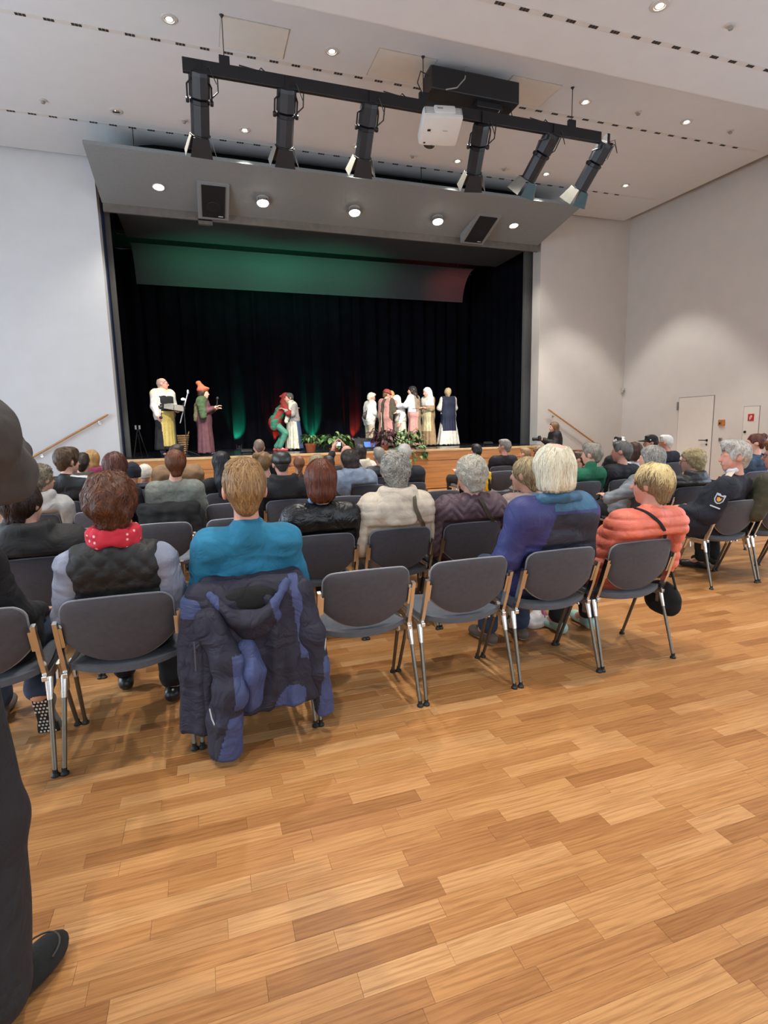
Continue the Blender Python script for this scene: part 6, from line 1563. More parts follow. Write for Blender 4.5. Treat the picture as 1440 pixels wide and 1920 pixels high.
    blob('hood_lining', [ell(V(-0.015, -0.098, 0.715), V(0.125, 0.022, 0.06), 0.02)], 0.008, m2, h)
    strap(t, [(-0.262, -0.138, 0.57), (-0.262, -0.142, 0.50), (-0.264, -0.142, 0.44)], 0.006, mat('zip_grey', '#4a4a54', 0.4), 'pocket_zip')
    rp = mat('piping_reflective', '#b9bac4', 0.4)
    strap(t, [(-0.218, -0.205, 0.29), (-0.212, -0.214, 0.25), (-0.195, -0.222, 0.20)], 0.005, rp, 'reflective_piping')
    strap(t, [(0.285, -0.142, 0.40), (0.298, -0.14, 0.46), (0.305, -0.13, 0.50)], 0.005, rp, 'reflective_piping')
draped_jacket()
def draped_small():
    t = empty('draped_jacket', (-0.36, row_y(4), 0)); tag(t, 'black jacket laid over the chair of the sage grey sweater', 'jacket')
    blob('cloth', [cap(V(-0.22, -0.035, 0.76), V(0.24, -0.035, 0.76), 0.05, 0.05, 0.04), cap(V(-0.21, -0.05, 0.73), V(-0.22, -0.06, 0.60), 0.045, 0.045, 0.04), cap(V(0.22, -0.05, 0.73), V(0.26, -0.06, 0.48), 0.05, 0.05, 0.04), cap(V(0.0, -0.06, 0.73), V(0.0, -0.07, 0.58), 0.06, 0.06, 0.06), cap(V(-0.12, -0.06, 0.73), V(-0.12, -0.07, 0.58), 0.06, 0.06, 0.06), cap(V(0.12, -0.06, 0.73), V(0.12, -0.07, 0.58), 0.06, 0.06, 0.06)], 0.016, M_blackcloth, t, disp=wrinkle(0.012, 4))
    blob('sleeve', [cap(V(0.27, -0.02, 0.70), V(0.31, -0.03, 0.45), 0.05, 0.045, 0.03)], 0.016, M_blackcloth, t, disp=wrinkle(0.010, 5))
    t = empty('yellow_jacket', (4.12, row_y(6)+0.05, 0)); tag(t, 'bright yellow jacket hung on a chair left of the aisle chair', 'jacket')
    blob('cloth', [cap(V(-0.10, 0.0, 0.74), V(-0.16, -0.03, 0.52), 0.05, 0.07, 0.04), cap(V(-0.05, 0.02, 0.76), V(0.06, 0.02, 0.70), 0.045, 0.05, 0.04), cap(V(-0.02, -0.02, 0.72), V(-0.02, -0.03, 0.5), 0.06, 0.05, 0.04)], 0.014, fabric('cloth_yellow', '#e0b21c', 0.7), t, disp=wrinkle(0.014, 6))
    blob('dark_lining', [cap(V(-0.02, -0.06, 0.68), V(0.0, -0.07, 0.5), 0.025, 0.03, 0.02)], 0.014, M_blackcloth, t)
draped_small()

# ================================================================== PERFORMERS ON THE STAGE
def skirt_prims(J, r0=0.135, r1=0.25, hem=0.06, top=None, flat=1.0, shift=V(0, 0, 0)):
    a = (J['pelvis']+V(0, 0, 0.10)) if top is None else top
    out = []
    rx = J['rx']
    for s in (-1, 0, 1):
        out.append(cap(a+rx*s*0.05, V(J['pelvis'][0], J['pelvis'][1], hem-0.02)+rx*s*r1*0.55+shift, r0*0.82, r1*0.62, 0.07))
    return out+[cut((0, 0, -1), -hem)]
def folds(n=13, a=0.012, seed=0):
    def d(P):
        ang = np.arctan2(P[:, 1], P[:, 0]); k = np.clip((1.0-P[:, 2])/0.8, 0, 1)
        return a*k*np.sin(ang*n+2*vnoise(P, (3, 3, 1.2), seed))+0.006*vnoise(P, (12, 12, 9), seed+2)
    return d
def actor(label, x, y, H, rz, **kw):
    r = person(label, (x, y, STAGE_Z), rz, 'performers on the stage'); J = pose_stand(H, **kw); return r, J
VX = 0.0165
def performers():
    gold = fabric('brocade_gold', '#cdb868', 0.5, scale=40); silver = fabric('satin_silver', '#c9c4bd', 0.4); gown = fabric('gown_black', '#17181c', 0.8)
    # 1 bald man in gold and silver
    r, J = actor('bald person in a gold and silver tabard holding a microphone, left on stage', -0.77, 12.75, 1.68, -math.pi/2-0.95, yaw=0.75, sw=0.19)
    J['wr'][1] = J['el'][1]+V(0.02, 0.14, -0.19); J['wr'][-1] = J['el'][-1]+V(0.08, 0.2, -0.06)
    body(J, r, 0.012, 'pink')
    def p1(C):
        mi = np.zeros(len(C), int); ax = np.abs(C[:, 0])
        mi[(C[:, 2] < 0.98) & (C[:, 1] > 0.02) & (ax < 0.155) & (C[:, 2] > 0.24)] = 1
        mi[(ax > 0.16) & (C[:, 2] > 0.80)] = 2; mi[(C[:, 2] > 1.30)] = 2; mi[(C[:, 2] > 1.12) & (C[:, 1] > 0.05) & (vnoise(C, 9, 3) > 0.1)] = 2
        return mi
    garment('tabard', J, r, [gown, gold, silver], VX, 0.03, 1.1, 1.0, folds(11, 0.010, 3), p1, None, extra=skirt_prims(J, 0.15, 0.23, 0.16))
    blob('belt', [cap(J['pelvis']+V(-0.09, 0, 0.13), J['pelvis']+V(0.09, 0, 0.13), 0.155, 0.155, 0.02), cut((0, 0, 1), J['pelvis'][2]+0.18), cut((0, 0, -1), -(J['pelvis'][2]+0.09))], VX, mat('belt_dark', '#1c1210', 0.5), r)
    blob('shoulder_cape', [cap(J['nb'], lerp(J['nb'], J['sh'][s], 1.0)+V(0, 0, -0.01), 0.085, 0.10, 0.04) for s in (-1, 1)], VX, fabric('cape_cream_gold', '#e0d2a4', 0.5), r)
    trousers(J, r, fabric('trousers_grey', '#4b4b50'), 0.02); shoes(J, r, M_shoe)
    hair(J, r, 'fringe', hair_mat('hair_shaven_grey', '#8d7262', '#a58a79'), 0.010, 0.001); glasses(J, r, M_black)
    mic(Vector(J['wr'][1])+Vector((0, 0.06, -0.05)), (0.2, 0.9, 0.0), r, 'handheld_microphone')
    # 2 woman with orange hat
    purple = fabric('dress_plum', '#6b4048', 0.8); green = fabric('shawl_green', '#46603a', 0.85); olive = fabric('tunic_olive', '#777250', 0.85)
    r, J = actor('person in a tall orange felt hat, green shawl and plum dress speaking into a microphone', 0.04, 13.15, 1.50, -math.pi/2-0.25, yaw=-0.15, sw=0.17)
    J['wr'][1] = J['chest']+V(0.06, 0.28, -0.03); J['wr'][-1] = J['chest']+V(-0.02, 0.28, -0.07); J['el'][1] = J['sh'][1]+V(0.08, 0.06, -0.24)
    body(J, r, 0.013); garment('dress', J, r, [purple], VX, 0.024, 1.05, 0.75, folds(12, 0.012, 5), None, 'low', extra=skirt_prims(J, 0.15, 0.25, 0.05))
    def psh(C): return ((C[:, 1] < -0.06)).astype(int)
    blob('shawl', [cap(J['nb']+V(0, 0, 0.0), J['sh'][1]+V(0.02, 0, 0), 0.09, 0.10, 0.04), cap(J['nb'], J['sh'][-1], 0.09, 0.09, 0.04), cap(J['sh'][1]+V(0.03, 0, -0.02), J['el'][1]+V(0.05, 0.0, -0.10), 0.10, 0.07, 0.05), cap(J['chest']+V(0.10, -0.08, 0), V(0.12, -0.15, 0.80), 0.09, 0.05, 0.05)], VX, [green, olive], r, disp=wrinkle(0.014, 4), paint=psh)
    hair(J, r, 'bob', hair_mat('hair_dark_brown_s', '#20140e', '#3d2a1f'), 0.013)
    M, h = J['headM'], J['head']
    blob('felt_hat', xfk([ell(V(0, -0.02, 0.075), V(0.105, 0.125, 0.06), 0.03), cap(V(0, -0.03, 0.09), V(0, -0.09, 0.21), 0.085, 0.05, 0.04), ell(V(0, -0.11, 0.22), V(0.05, 0.05, 0.04), 0.03), ell(V(0, 0.02, 0.10), V(0.10, 0.11, 0.035), 0.03), cut((0, 0, -1), -0.03)], M, h), 0.013, fabric('felt_orange', '#c8684a', 0.9), r, disp=wrinkle(0.006, 2))
    shoes(J, r, M_shoe); mic(Vector(J['wr'][1])+Vector((0, 0.05, 0.10)), (0.05, 0.15, 1), r, 'handheld_microphone')
    # 3 jester
    red = fabric('jester_red', '#a8322c', 0.75); jg = fabric('jester_green', '#2f7a5e', 0.75); pinks = fabric('jester_shoe_pink', '#c24a52', 0.6)
    r, J = actor('jester in red and green leaning forward with bent knees', 1.86, 14.2, 1.55, -math.pi/2-0.2, lean=0.26, yaw=0.0, pitch=-0.35, sw=0.17)
    J['pelvis'] = V(0, -0.10, 0.74); J['chest'] = V(0, 0.08, 1.02); nb = V(0, 0.17, 1.18)
    J['nb'] = nb; J['sh'] = {s: nb+V(s*0.17, 0, -0.05) for s in (-1, 1)}; J['head'] = nb+V(0, 0.07, 0.155)
    J['hip'] = {s: V(s*0.09, -0.10, 0.72) for s in (-1, 1)}; J['kn'] = {1: V(0.12, 0.16, 0.45), -1: V(-0.10, 0.10, 0.42)}; J['an'] = {1: V(0.12, 0.0, 0.09), -1: V(-0.10, -0.12, 0.09)}
    for s in (-1, 1): J['el'][s] = J['sh'][s]+V(s*0.06, 0.10, -0.20); J['wr'][s] = J['el'][s]+V(-s*0.10, 0.14, 0.10)
    body(J, r, 0.013)
    def pjr(C): return ((C[:, 0]*np.where(C[:, 2] < 0.82, -1, 1) > 0.03*np.sin(C[:, 2]*30)) ^ (np.abs(C[:, 0]) > 0.19)).astype(int)
    garment('tunic', J, r, [red, jg], VX, 0.024, 1.0, 0.95, wrinkle(0.012, 7), pjr, 'low', extra=[cap(J['pelvis']+V(s*0.06, 0, 0.04), J['pelvis']+V(s*0.11, -0.02, -0.14), 0.12, 0.10, 0.05) for s in (-1, 1)])
    trousers(J, r, fabric('jester_hose_green', '#4c8f78', 0.8), 0.016)
    shoes(J, r, pinks, pinks)
    M, h = J['headM'], J['head']
    blob('jester_hood', xfk([ell(V(0, -0.016, 0.03), V(0.092, 0.112, 0.104), 0.03), cap(V(0, -0.04, -0.02), V(0, -0.06, -0.13), 0.09, 0.085, 0.03), cap(V(0, -0.08, 0.06), V(0, -0.17, -0.02), 0.05, 0.025, 0.03), sub(ell(V(0, 0.135, -0.04), V(0.10, 0.10, 0.115)))], M, h), 0.012, [jg, red], r, paint=lambda C: (((C-h) @ M)[:, 0] > 0.0).astype(int))
    # 4 woman with white shawl and blue skirt
    blue = fabric('skirt_blue', '#4c6490', 0.85); cr = fabric('linen_cream', '#d9d2bd', 0.85); gshirt = fabric('blouse_grey', '#a7a29c', 0.85)
    r, J = actor('person with dark grey hair in a blue skirt with cream front, holding the jester', 2.22, 14.15, 1.47, math.pi/2+0.35, lean=0.05, yaw=0.0, sw=0.16)
    for s in (-1, 1): J['el'][s] = J['sh'][s]+V(s*0.05, 0.06, -0.24); J['wr'][s] = J['el'][s]+V(-s*0.05, 0.17, 0.10)
    body(J, r, 0.013); garment('blouse', J, r, [gshirt], VX, 0.022, 1.0, 0.95, wrinkle(0.008, 8), None, 'low')
    blob('skirt', skirt_prims(J, 0.16, 0.25, 0.05), VX, [blue, cr], r, disp=folds(12, 0.014, 6), paint=lambda C: ((C[:, 1] > 0.02)).astype(int))
    blob('white_shawl', [cap(J['nb'], J['sh'][s]+V(0, 0, 0.0), 0.085, 0.085, 0.04) for s in (-1, 1)]+[cap(J['sh'][-1]+V(0, 0.08, -0.02), V(-0.08, 0.24, 0.75), 0.06, 0.05, 0.04), cap(J['sh'][1]+V(0, -0.03, 0), J['chest']+V(0.1, -0.12, -0.1), 0.08, 0.06, 0.04)], VX, cr, r, disp=wrinkle(0.012, 2))
    hair(J, r, 'full', hair_mat('hair_darkgrey_s', '#2a2826', '#6b6763'), 0.013); shoes(J, r, M_shoe)
    # 5 white shirt with satchel
    white = fabric('linen_white', '#e6e2d8', 0.8)
    r, J = actor('person with short white hair in a white shirt with a dark satchel', 4.45, 14.75, 1.52, -math.pi/2+0.15, yaw=-0.2, pitch=-0.35, lean=0.04)
    for s in (-1, 1): J['wr'][s] = J['el'][s]+V(-s*0.03, 0.18, -0.12)
    body(J, r, 0.014); garment('linen_shirt', J, r, [white], VX, 0.028, 1.08, 1.0, wrinkle(0.010, 9), None, 'low', extra=skirt_prims(J, 0.15, 0.19, 0.70)[:-1][:0]+[cap(J['pelvis']+V(s*0.07, 0, 0.02), J['pelvis']+V(s*0.08, 0, -0.14), 0.135, 0.125, 0.05) for s in (-1, 1)])
    trousers(J, r, fabric('breeches_beige', '#c4b596'), 0.018, g=0.03); shoes(J, r, M_shoe)
    hair(J, r, 'short', hair_mat('hair_white_s', '#cfc4b0', '#eee8dc'), 0.013)
    blob('satchel', [ell(J['pelvis']+V(0.10, -0.16, 0.05), V(0.035, 0.10, 0.11), 0.01)], 0.014, mat('leather_dark_brown', '#2a1d17', 0.5), r)
    strap(r, [J['pelvis']+V(0.11, -0.14, 0.15), J['chest']+V(0.17, -0.10, 0.0), J['nb']+V(0.06, -0.08, 0.02), J['nb']+V(-0.08, 0.05, 0.02), J['chest']+V(-0.1, 0.17, 0), J['pelvis']+V(0.05, 0.18, 0.1)], 0.03, mat('leather_dark_brown', '#2a1d17', 0.5), 'satchel_strap', up=[(1, -0.5, 0), (1, -0.5, 0), (0, -0.6, 1), (0, 0.6, 1), (0, 1, 0), (0, 1, 0)])
    # 6 pink tabard, red hat
    pink = fabric('tabard_rose', '#c08a80', 0.85); brownd = fabric('gown_brown_olive', '#5a5040', 0.85)
    r, J = actor('person in a rose pink tabard over brown with a red felt hat', 4.78, 14.3, 1.56, -0.95, yaw=-0.55, pitch=-0.35, lean=0.05)
    for s in (-1, 1): J['wr'][s] = J['el'][s]+V(-s*0.02, 0.20, 0.02)
    body(J, r, 0.014)
    def p6(C): return ((np.abs(C[:, 0]) > 0.05) & (np.abs(C[:, 0]) < 0.185+np.clip(0.9-C[:, 2], 0, 1)*0.12) & (C[:, 2] > 0.22)).astype(int)
    garment('tabard', J, r, [brownd, pink], VX, 0.03, 1.06, 1.0, folds(10, 0.012, 9), p6, 'low', extra=skirt_prims(J, 0.15, 0.22, 0.05))
    hair(J, r, 'short', hair_mat('hair_brown_s', '#4a3222', '#7a563a'), 0.013); M, h = J['headM'], J['head']
    blob('felt_hat', xfk([ell(V(0, -0.01, 0.06), V(0.105, 0.12, 0.055), 0.03), ell(V(0, -0.02, 0.10), V(0.09, 0.10, 0.055), 0.03), ell(V(0, -0.01, 0.05), V(0.12, 0.135, 0.025), 0.02), cut((0, 0, -1), -0.02)], M, h), 0.012, fabric('felt_red_brown', '#a8483a', 0.9), r)
    MB().tube([Vector(J['pelvis']+V(0.0, -0.20, 0.10)), Vector(J['pelvis']+V(0.02, -0.22, -0.1)), Vector(J['pelvis']+V(0.01, -0.22, -0.3))], 0.010, 6).build('cord_belt', fabric('cord_cream', '#cfc2a2'), r, True); shoes(J, r, mat('shoe_brown', '#5a3a28', 0.6))
    # 7 blond one bending, facing the hall
    r, J = actor('blond person bending over in a white shirt and dark striped vest', 5.08, 14.65, 1.60, math.pi-0.35, lean=0.16, pitch=-0.6, yaw=0.25)
    for s in (-1, 1): J['el'][s] = J['sh'][s]+V(s*0.06, 0.08, -0.25); J['wr'][s] = J['el'][s]+V(-s*0.08, 0.2, -0.02)
    body(J, r, 0.014); garment('linen_shirt', J, r, [white, fabric('vest_striped_dark', '#3a3136', 0.8), fabric('vest_stripe_plum', '#6d4a52', 0.8)], VX, 0.024, 1.0, 1.0, wrinkle(0.008, 10), lambda C: np.where((np.abs(C[:, 0]) < 0.13) & (C[:, 2] < 1.25), 1+(np.sin(C[:, 0]*110) > 0.3), 0), 'low', extra=skirt_prims(J, 0.14, 0.19, 0.05))
    hair(J, r, 'full', hair_mat('hair_blond_s', '#a1793f', '#d9bd84'), 0.013); shoes(J, r, M_shoe)
    # 8 white cap between them
    r, J = actor('person in a white linen cap half hidden inside the group', 5.27, 14.45, 1.42, 2.0, pitch=-0.5, lean=0.08)
    body(J, r, 0.016); garment('linen_shirt', J, r, [white], 0.019, 0.024, 0.98, 1.0, wrinkle(0.008, 11), None, 'low'); blob('apron', skirt_prims(J, 0.14, 0.2, 0.06), 0.019, cr, r, disp=folds(10, 0.012, 4))
    M, h = J['headM'], J['head']; coif(M, h, r, white); shoes(J, r, M_shoe)
    # 9 black haired, beige dress
    bg_ = fabric('dress_beige', '#8f7c66', 0.85); lav = fabric('shirt_pale_lavender', '#c9c9d2', 0.85)
    r, J = actor('person with long black hair in a beige belted dress and pale sleeves', 5.56, 14.1, 1.66, 0.75, yaw=0.45, lean=0.03)
    for s in (-1, 1): J['el'][s] = J['sh'][s]+V(s*0.07, 0.12, -0.20); J['wr'][s] = J['el'][s]+V(-s*0.02, 0.24, -0.02)
    body(J, r, 0.014)
    garment('dress', J, r, [bg_, lav, pink], VX, 0.028, 1.06, 1.0, folds(11, 0.012, 12), lambda C: np.where((np.abs(C[:, 0]) > 0.17) & (C[:, 2] > 0.95), 1, np.where((C[:, 0] < -0.10) & (C[:, 2] < 0.95), 2, 0)), 'low', extra=skirt_prims(J, 0.15, 0.24, 0.04))
    blob('belt', [cap(J['pelvis']+V(-0.07, 0, 0.12), J['pelvis']+V(0.07, 0, 0.12), 0.150, 0.150, 0.02), cut((0, 0, 1), J['pelvis'][2]+0.145), cut((0, 0, -1), -(J['pelvis'][2]+0.105))], VX, mat('leather_brown', '#5a3c28', 0.5), r)
    hair(J, r, 'long', hair_mat('hair_black_s', '#0d0b0b', '#2a2523', curl=0.5), 0.013, 0.010); shoes(J, r, M_shoe)
    blob('belt_pouch', [ell(J['pelvis']+V(0.06, -0.17, 0.04), V(0.045, 0.03, 0.055), 0.01)], 0.014, mat('leather_dark_brown', '#2a1d17', 0.5), r)
    # 10 white coif, tan dress
    tan = fabric('dress_tan', '#a08460', 0.85); apr = fabric('apron_cream', '#c8bb94', 0.85)
    r, J = actor('person in a white coif and tan dress with a cream apron, facing left', 5.98, 14.15, 1.60, math.pi/2+0.25, yaw=0.0, pitch=-0.15)
    for s in (-1, 1): J['wr'][s] = J['el'][s]+V(-s*0.04, 0.22, 0.03)
    body(J, r, 0.014)
    garment('dress', J, r, [tan, apr, white], VX, 0.028, 1.04, 0.7, folds(12, 0.014, 13), lambda C: np.where((C[:, 1] > 0.06) & (C[:, 2] < 1.0) & (C[:, 2] > 0.42), 1, np.where((C[:, 2] > 1.12) & (C[:, 1] > 0.0), 2, 0)), 'low', extra=skirt_prims(J, 0.15, 0.24, 0.04))
    coif(J['headM'], J['head'], r, white, True); shoes(J, r, M_shoe)
    # 11 navy apron, back to the hall
    navy = fabric('apron_navy', '#2c3150', 0.85); lin_ = fabric('dress_white_linen', '#ddd8cb', 0.85)
    r, J = actor('blond person seen from behind in a navy pinafore over a long white dress', 6.62, 14.2, 1.60, 0.05, yaw=-0.1, sw=0.175)
    for s in (-1, 1): J['el'][s] = J['sh'][s]+V(s*0.09, 0.06, -0.24); J['wr'][s] = J['el'][s]+V(-s*0.12, 0.2, -0.02)
    body(J, r, 0.014)
    garment('dress', J, r, [lin_, navy], VX, 0.028, 1.06, 1.0, folds(13, 0.016, 14), lambda C: ((np.abs(C[:, 0]+0.02) < np.where(C[:, 2] > 0.9, 0.20, 0.21)) & (C[:, 2] > 0.42) & (C[:, 1] < 0.10)).astype(int), 'low', extra=skirt_prims(J, 0.15, 0.29, 0.03))
    blob('belt', [cap(J['pelvis']+V(-0.07, 0, 0.12), J['pelvis']+V(0.07, 0, 0.12), 0.150, 0.150, 0.02), cut((0, 0, 1), J['pelvis'][2]+0.14), cut((0, 0, -1), -(J['pelvis'][2]+0.115))], VX, navy, r)
    hair(J, r, 'full', hair_mat('hair_blond_short_s', '#a88a5a', '#e0cca0'), 0.013); shoes(J, r, M_shoe)
def coif(M, h, root, m, veil=False):
    pr = [ell(V(0, -0.018, 0.03), V(0.096, 0.116, 0.108), 0.03), cap(V(0, -0.04, 0), V(0, -0.05, -0.08), 0.088, 0.07, 0.03), sub(ell(V(0, 0.14, -0.05), V(0.11, 0.105, 0.12)))]
    if veil: pr.insert(1, cap(V(0, -0.08, -0.02), V(0, -0.11, -0.22), 0.075, 0.07, 0.04))
    blob('linen_cap', xfk(pr, M, h), 0.013, m, root, disp=wrinkle(0.004, 3))
def mic(p, d, root, name):
    R = rot_to(Vector(d)); o = MB().lathe([(0.001, -0.12), (0.014, -0.12), (0.018, 0.06), (0.02, 0.065)], p, 12, 0, R).build(name, M_black, root, True)
    MB().lathe([(0.02, 0.065), (0.03, 0.08), (0.032, 0.10), (0.024, 0.125), (0.001, 0.135)], p, 14, 0, R).build('mic_head', mat('mic_grille', '#2a2a2e', 0.5, 0.5), root, True)
performers()

# ---- standing visitor cut off by the left edge of the picture
def standing_man():
    r = person('standing person in a grey sweater, dark trousers and black shoes at the left edge', (-0.712, 1.43, 0), -0.25)
    J = pose_stand(1.80, yaw=0.1, sw=0.185, spread=0.10, side=0.06)
    J['pelvis'] = V(-0.01, 0, 0.96); J['an'] = {1: V(0.135, -0.02, 0.10), -1: V(-0.12, 0.04, 0.10)}; J['kn'] = {1: V(0.145, 0.03, 0.52), -1: V(-0.11, 0.06, 0.52)}; J['hip'][1] = V(0.11, 0, 0.94)
    J['el'][1] = V(0.235, 0.12, 1.36); J['wr'][1] = V(0.10, 0.36, 1.42); J['el'][-1] = V(-0.24, 0.10, 1.16); J['wr'][-1] = V(-0.05, 0.36, 1.40)
    J['hand'] = {s: (V(-s*0.2, 0.6, 0.7), V(-s, 0.2, 0.0)) for s in (-1, 1)}
    body(J, r, 0.011, 'pink')
    garment('sweater', J, r, [fabric('sweater_grey_knit', '#514c48', 0.95, scale=30)], 0.010, 0.022, 1.02, 0.95, lambda P: wrinkle(0.012, 17, (7, 7, 11))(P), None, 'low')
    trousers(J, r, fabric('trousers_charcoal', '#25232a', 0.85), 0.011, g=0.02, end=0.97, cuff=0.03, disp=wrinkle(0.010, 6, (8, 8, 3)))
    m = fabric('suede_black', '#181817', 0.9)
    for s in (-1, 1):
        a = J['an'][s]
        o = blob('shoe', [cap(V(0, -0.07, 0.045), V(0, 0.0, 0.06), 0.042, 0.046, 0.02), cap(V(0, -0.07, 0.042), V(0.005, 0.15, 0.038), 0.04, 0.036, 0.02), ell(V(0.004, 0.125, 0.042), V(0.050, 0.085, 0.036), 0.02), cut((0, 0, -1), -0.004)], 0.008, [m, mat('shoe_sole', '#2a2826', 0.7)], r, paint=lambda C: (C[:, 2] < 0.014).astype(int))
        o.location = (a[0], a[1]+0.02, 0); o.rotation_euler = (0, 0, -0.28*s)
        MB().tube([Vector((0.05*math.cos(t), 0.12+0.06*math.sin(t), 0.066+0.006*math.sin(t))) for t in [math.pi*i/10 for i in range(11)]], 0.0025, 5).build('stitching', mat('stitch', '#3a3834', 0.8), o, True)
    hair(J, r, 'short', hair_mat('hair_grey_stand', '#6d665c', '#a8a195'), 0.010)
standing_man()

# ---- photographer at the right of the stage front
def photographer():
    r = person('photographer with long brown hair in black holding a camera, right of the stage', (8.25, 11.45, 0), math.pi/2-0.25, None)
    J = pose_stand(1.54, yaw=0.1, sw=0.16, lean=0.03)
    for s in (-1, 1): J['el'][s] = J['sh'][s]+V(s*0.06, 0.08, -0.22); J['wr'][s] = J['chest']+V(s*0.05, 0.30, -0.02)
    J['hand'] = {s: (V(-s*0.3, 0.9, 0.2), V(-s*0.6, 0.1, -0.6)) for s in (-1, 1)}
    body(J, r, 0.014); garment('jacket', J, r, [fabric('jacket_black_c', '#161518', 0.7)], 0.017, 0.03, 1.0, 0.95, wrinkle(0.01, 5), None, 'low'); trousers(J, r, M_darktr, 0.02); shoes(J, r, M_shoe)
    hair(J, r, 'long', hair_mat('hair_long_brown', '#2b1a12', '#8a6a48'), 0.012)
    c = Vector(J['chest']+V(0, 0.40, 0.0)); w = Matrix.Rotation(math.pi/2-0.25, 3, 'Z') @ c+Vector((8.25, 11.45, 0))
    t = empty('photo_camera', w, math.pi/2-0.25); tag(t, 'black photo camera with long lens in the photographer hands', 'camera')
    MB().box((0, 0, 0), (0.14, 0.07, 0.10), bevel=0.012).box((0, 0, 0.06), (0.06, 0.06, 0.04), bevel=0.01).build('body', M_black, t); MB().lathe([(0.038, 0), (0.04, 0.10), (0.045, 0.12), (0.04, 0.14), (0.001, 0.13)], (0, 0.03, 0), 18, 0, Matrix.Rotation(-math.pi/2, 3, 'X')).build('lens', M_black, t, True)
photographer()

# ================================================================== STAGE PROPS AND PLANTS
def leaf_mesh(m, L=0.16, W=0.055, curl=0.5):
    """one leaf: pointed blade bent along its midrib, with thickness from both sides"""
    mb = MB(); n = 5; P = []
    for i in range(n+1):
        f = i/n; w = W*math.sin(math.pi*min(1, f*0.92+0.06))**0.8*(1 if i < n else 0.05)
        y = L*f*math.cos(curl*f*0.8); z = -L*f*math.sin(curl*f*f)
        P.append([(-w, y, z+0.25*w), (0, y, z), (w, y, z+0.25*w)])
    mb.grid(P); mb.grid([[(a[0], a[1], a[2]-0.002) for a in reversed(r)] for r in P])
    return mb.mesh('leaf', m, True)
def plant(label, loc, rx, ry, rz_, n, mats, L, W, seed, pot=None, hang=0.0, up=0.3):
    t = empty('potted_plant', loc); tag(t, label, 'plant', 'plants along the stage front')
    rng = random.Random(seed); ms = [leaf_mesh(m, L*k, W*k, c) for m in mats for k, c in ((1.0, 0.5), (0.8, 0.9), (1.15, 0.3))]
    st = MB()
    for i in range(n):
        a = rng.uniform(0, 2*math.pi); e = rng.uniform(-0.15, 1.0); k = rng.uniform(0.45, 1.0)
        p = Vector((math.cos(a)*math.cos(e)*rx*k, math.sin(a)*math.cos(e)*ry*k, max(0.0, math.sin(e))*rz_*k+up*0.3))
        if hang and rng.random() < hang: p = Vector((math.cos(a)*rx*0.9, -ry-rng.uniform(0.0, 0.1), -rng.uniform(0.0, 0.35)))
        st.tube([(p.x*0.15, p.y*0.15, 0.02), (p.x*0.6, p.y*0.6, p.z*0.8+0.02), tuple(p)], 0.0035, 4)
        o = link('leaf', rng.choice(ms), t, p)
        o.rotation_euler = (rng.uniform(-0.9, 0.3), rng.uniform(-0.5, 0.5), math.atan2(p.y, p.x)-math.pi/2+rng.uniform(-0.7, 0.7))
    st.build('stems', mat('stem_green', '#3f4a2c', 0.7), t)
    if pot:
        MB().lathe([(0.001, 0), (pot*0.72, 0), (pot*0.95, pot*1.35), (pot*1.08, pot*1.35), (pot*1.08, pot*1.65), (pot*0.95, pot*1.65), (pot*0.9, pot*1.5), (0.001, pot*1.48)], (0, 0, -pot*1.6), 22).build('pot', mat('terracotta', '#a85c38', 0.8, var=0.12), t, True)
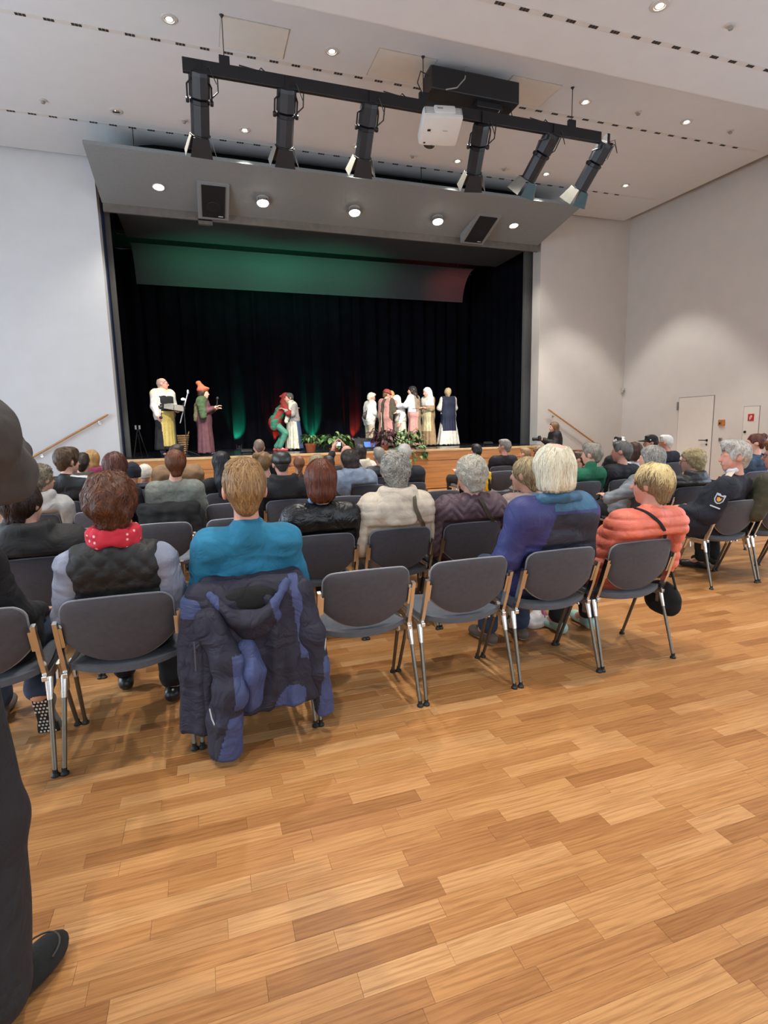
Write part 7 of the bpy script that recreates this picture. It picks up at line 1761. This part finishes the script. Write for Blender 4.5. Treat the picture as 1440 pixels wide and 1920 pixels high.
def props():
    g1 = mat('leaf_green', '#5f8746', 0.5, var=0.35, scale=25); g2 = mat('leaf_pale_green', '#8aa468', 0.5, var=0.3, scale=25); g3 = mat('leaf_dark_green', '#35592c', 0.5, var=0.3, scale=25)
    p1 = mat('leaf_purple', '#4a2536', 0.5, var=0.35, scale=25); p2 = mat('leaf_plum_brown', '#5f3a40', 0.5, var=0.3, scale=25)
    y = 12.18; z = STAGE_Z
    plant('small green plant in a terracotta pot at the stage edge', (2.28, y, z+0.21), 0.24, 0.16, 0.16, 46, [g1, g3], 0.15, 0.026, 1, pot=0.125)
    plant('wide variegated green plant at the stage edge, right of the terracotta pot', (2.82, y, z+0.10), 0.42, 0.20, 0.34, 120, [g1, g2, g3], 0.15, 0.042, 2, pot=0.11)
    plant('dark purple leafy plant at the stage edge in front of the performers', (4.02, y, z+0.12), 0.36, 0.2, 0.42, 105, [p1, p2], 0.16, 0.034, 3, pot=0.11)
    plant('green plant trailing over the stage edge, right of the purple plant', (4.62, y, z+0.12), 0.36, 0.22, 0.36, 120, [g1, g3, g2], 0.14, 0.04, 4, pot=0.11, hang=0.3)
    plant('small purple plant beside the red light at the stage edge', (3.28, y+0.2, z+0.10), 0.16, 0.12, 0.22, 36, [p1, p2], 0.12, 0.03, 5, pot=0.08)
    # stage monitor
    t = empty('stage_monitor', (3.62, 12.22, z)); tag(t, 'black wedge monitor with a small lit screen among the plants', 'monitor')
    MB().prism([(-0.32, -0.15, 0), (-0.32, 0.15, 0), (-0.32, 0.15, 0.30), (-0.32, -0.02, 0.30)], (0.64, 0, 0)).build('cabinet', mat('monitor_black', '#24262a', 0.5), t)
    d = Vector((0, 0.13, 0.30)).normalized(); R = Matrix((Vector((1, 0, 0)), d, Vector((1, 0, 0)).cross(d))).transposed()
    MB().box((0.02, -0.087, 0.155), (0.36, 0.19, 0.01), R).build('screen_frame', M_black, t); MB().box((0.04, -0.093, 0.158), (0.28, 0.13, 0.008), R).build('screen', emis('monitor_screen', '#3d63b0', 1.2), t)
    # microphone stand with boom
    t = empty('microphone_stand', (-0.36, 12.65, z)); tag(t, 'black microphone stand with a pale boom between the two speakers', 'microphone stand')
    MB().tube([(0, 0, 0.06), (0, 0, 1.05)], 0.011, 10).build('pole', M_black, t, True)
    for k in range(3):
        a = 2*math.pi*k/3+0.4; MB().tube([(0, 0, 0.12), (math.cos(a)*0.28, math.sin(a)*0.28, 0.012)], 0.009, 8).build('leg', M_black, t, True)
    MB().tube([(-0.10, 0, 0.72), (0.10, 0, 1.36)], 0.013, 10).build('boom', mat('boom_silver', '#b5b5b8', 0.3, 0.7), t, True)
    MB().lathe([(0.001, -0.03), (0.022, -0.03), (0.026, 0.02), (0.015, 0.05), (0.001, 0.055)], (0.105, 0, 1.38), 12).build('clip', mat('boom_silver', '#b5b5b8', 0.3, 0.7), t, True); MB().lathe([(0.03, -0.03), (0.03, 0.03)], (0.0, 0, 1.05), 12).build('clutch', M_black, t, True)
    # music stand with a clip light
    t = empty('music_stand', (-0.56, 12.55, z)); tag(t, 'black music stand with sheets and a clip lamp before the bald person', 'music stand')
    MB().tube([(0, 0, 0.06), (0, 0, 0.98)], 0.012, 10).build('pole', M_black, t, True)
    for k in range(3):
        a = 2*math.pi*k/3+0.1; MB().tube([(0, 0, 0.14), (math.cos(a)*0.25, math.sin(a)*0.25, 0.01)], 0.009, 8).build('leg', M_black, t, True)
    R = Matrix.Rotation(0.5, 3, 'X') @ Matrix.Rotation(0.2, 3, 'Y')
    for k in range(5): MB().box(R @ Vector((0, -0.12+0.06*k, 0))+Vector((0, 0, 1.05)), (0.44, 0.022, 0.008), R).build('desk_bar', M_black, t)
    for k in (-1, 1): MB().box(R @ Vector((0.1*k, 0.0, 0.012))+Vector((0, 0, 1.05)), (0.19, 0.27, 0.004), R).build('sheet', mat('paper', '#77756f', 0.8), t)
    MB().tube([(0.18, 0.05, 1.10), (0.22, 0.03, 1.19), (0.20, 0, 1.22)], 0.006, 6).build('lamp_neck', M_black, t, True)
    MB().lathe([(0.001, 0.03), (0.035, 0.02), (0.04, -0.01), (0.001, -0.012)], (0.2, 0, 1.22), 14).build('lamp_head', emis('clip_lamp_glow', '#fff6e6', 12.0), t, True)
    # woven basket
    t = empty('basket', (-0.52, 13.7, z)); tag(t, 'tall woven basket on the stage behind the music stand', 'basket')
    mw = mat('wicker', '#8a6a42', 0.8, var=0.3, scale=40, bump=0.3, bscale=80)
    for k in range(9):
        f = k/8; MB().lathe([(0.12+0.07*f, 0.05*k-0.004), (0.135+0.07*f, 0.05*k+0.02), (0.12+0.07*f, 0.05*k+0.046)], (0, 0, 0.02), 20).build('weave_band', mw, t, True)
    for s in (-1, 1): MB().tube([(s*0.17, -0.05, 0.44), (s*0.2, -0.03, 0.54), (s*0.2, 0.03, 0.54), (s*0.17, 0.05, 0.44)], 0.012, 6).build('handle', mw, t, True)
    MB().lathe([(0.001, 0.0), (0.12, 0.0), (0.12, 0.02), (0.001, 0.02)], (0, 0, 0.0), 20).build('base', mw, t)
    # folding prop stand in the left wing
    t = empty('folding_stand', (-1.42, 13.6, z)); tag(t, 'black folded stand with pale tips in the left wing of the stage', 'stand')
    for k, (a, b) in enumerate((((-0.12, 0, 0), (0.0, 0, 0.62)), ((0.16, 0.05, 0), (0.02, 0, 0.62)), ((0.02, 0.2, 0), (0.01, 0, 0.5)))): MB().tube([a, b], 0.014, 8).build('leg', M_black, t, True)
    for x in (-0.03, 0.05): MB().box((x, 0, 0.66), (0.035, 0.03, 0.09)).build('tip', mat('tip_grey', '#8c8f90', 0.5), t)
    # wooden lectern side at the right end of the stage
    t = empty('wooden_box', (9.0, 11.35, 0)); tag(t, 'low oak box standing before the right stage stairs', 'box')
    MB().box((0, 0, 0.40), (0.42, 0.42, 0.80), bevel=0.006).build('case', M_wood_front, t); MB().box((0, 0, 0.815), (0.46, 0.46, 0.03), bevel=0.005).build('top', mat('box_top_brown', '#6a452b', 0.5), t)
props()
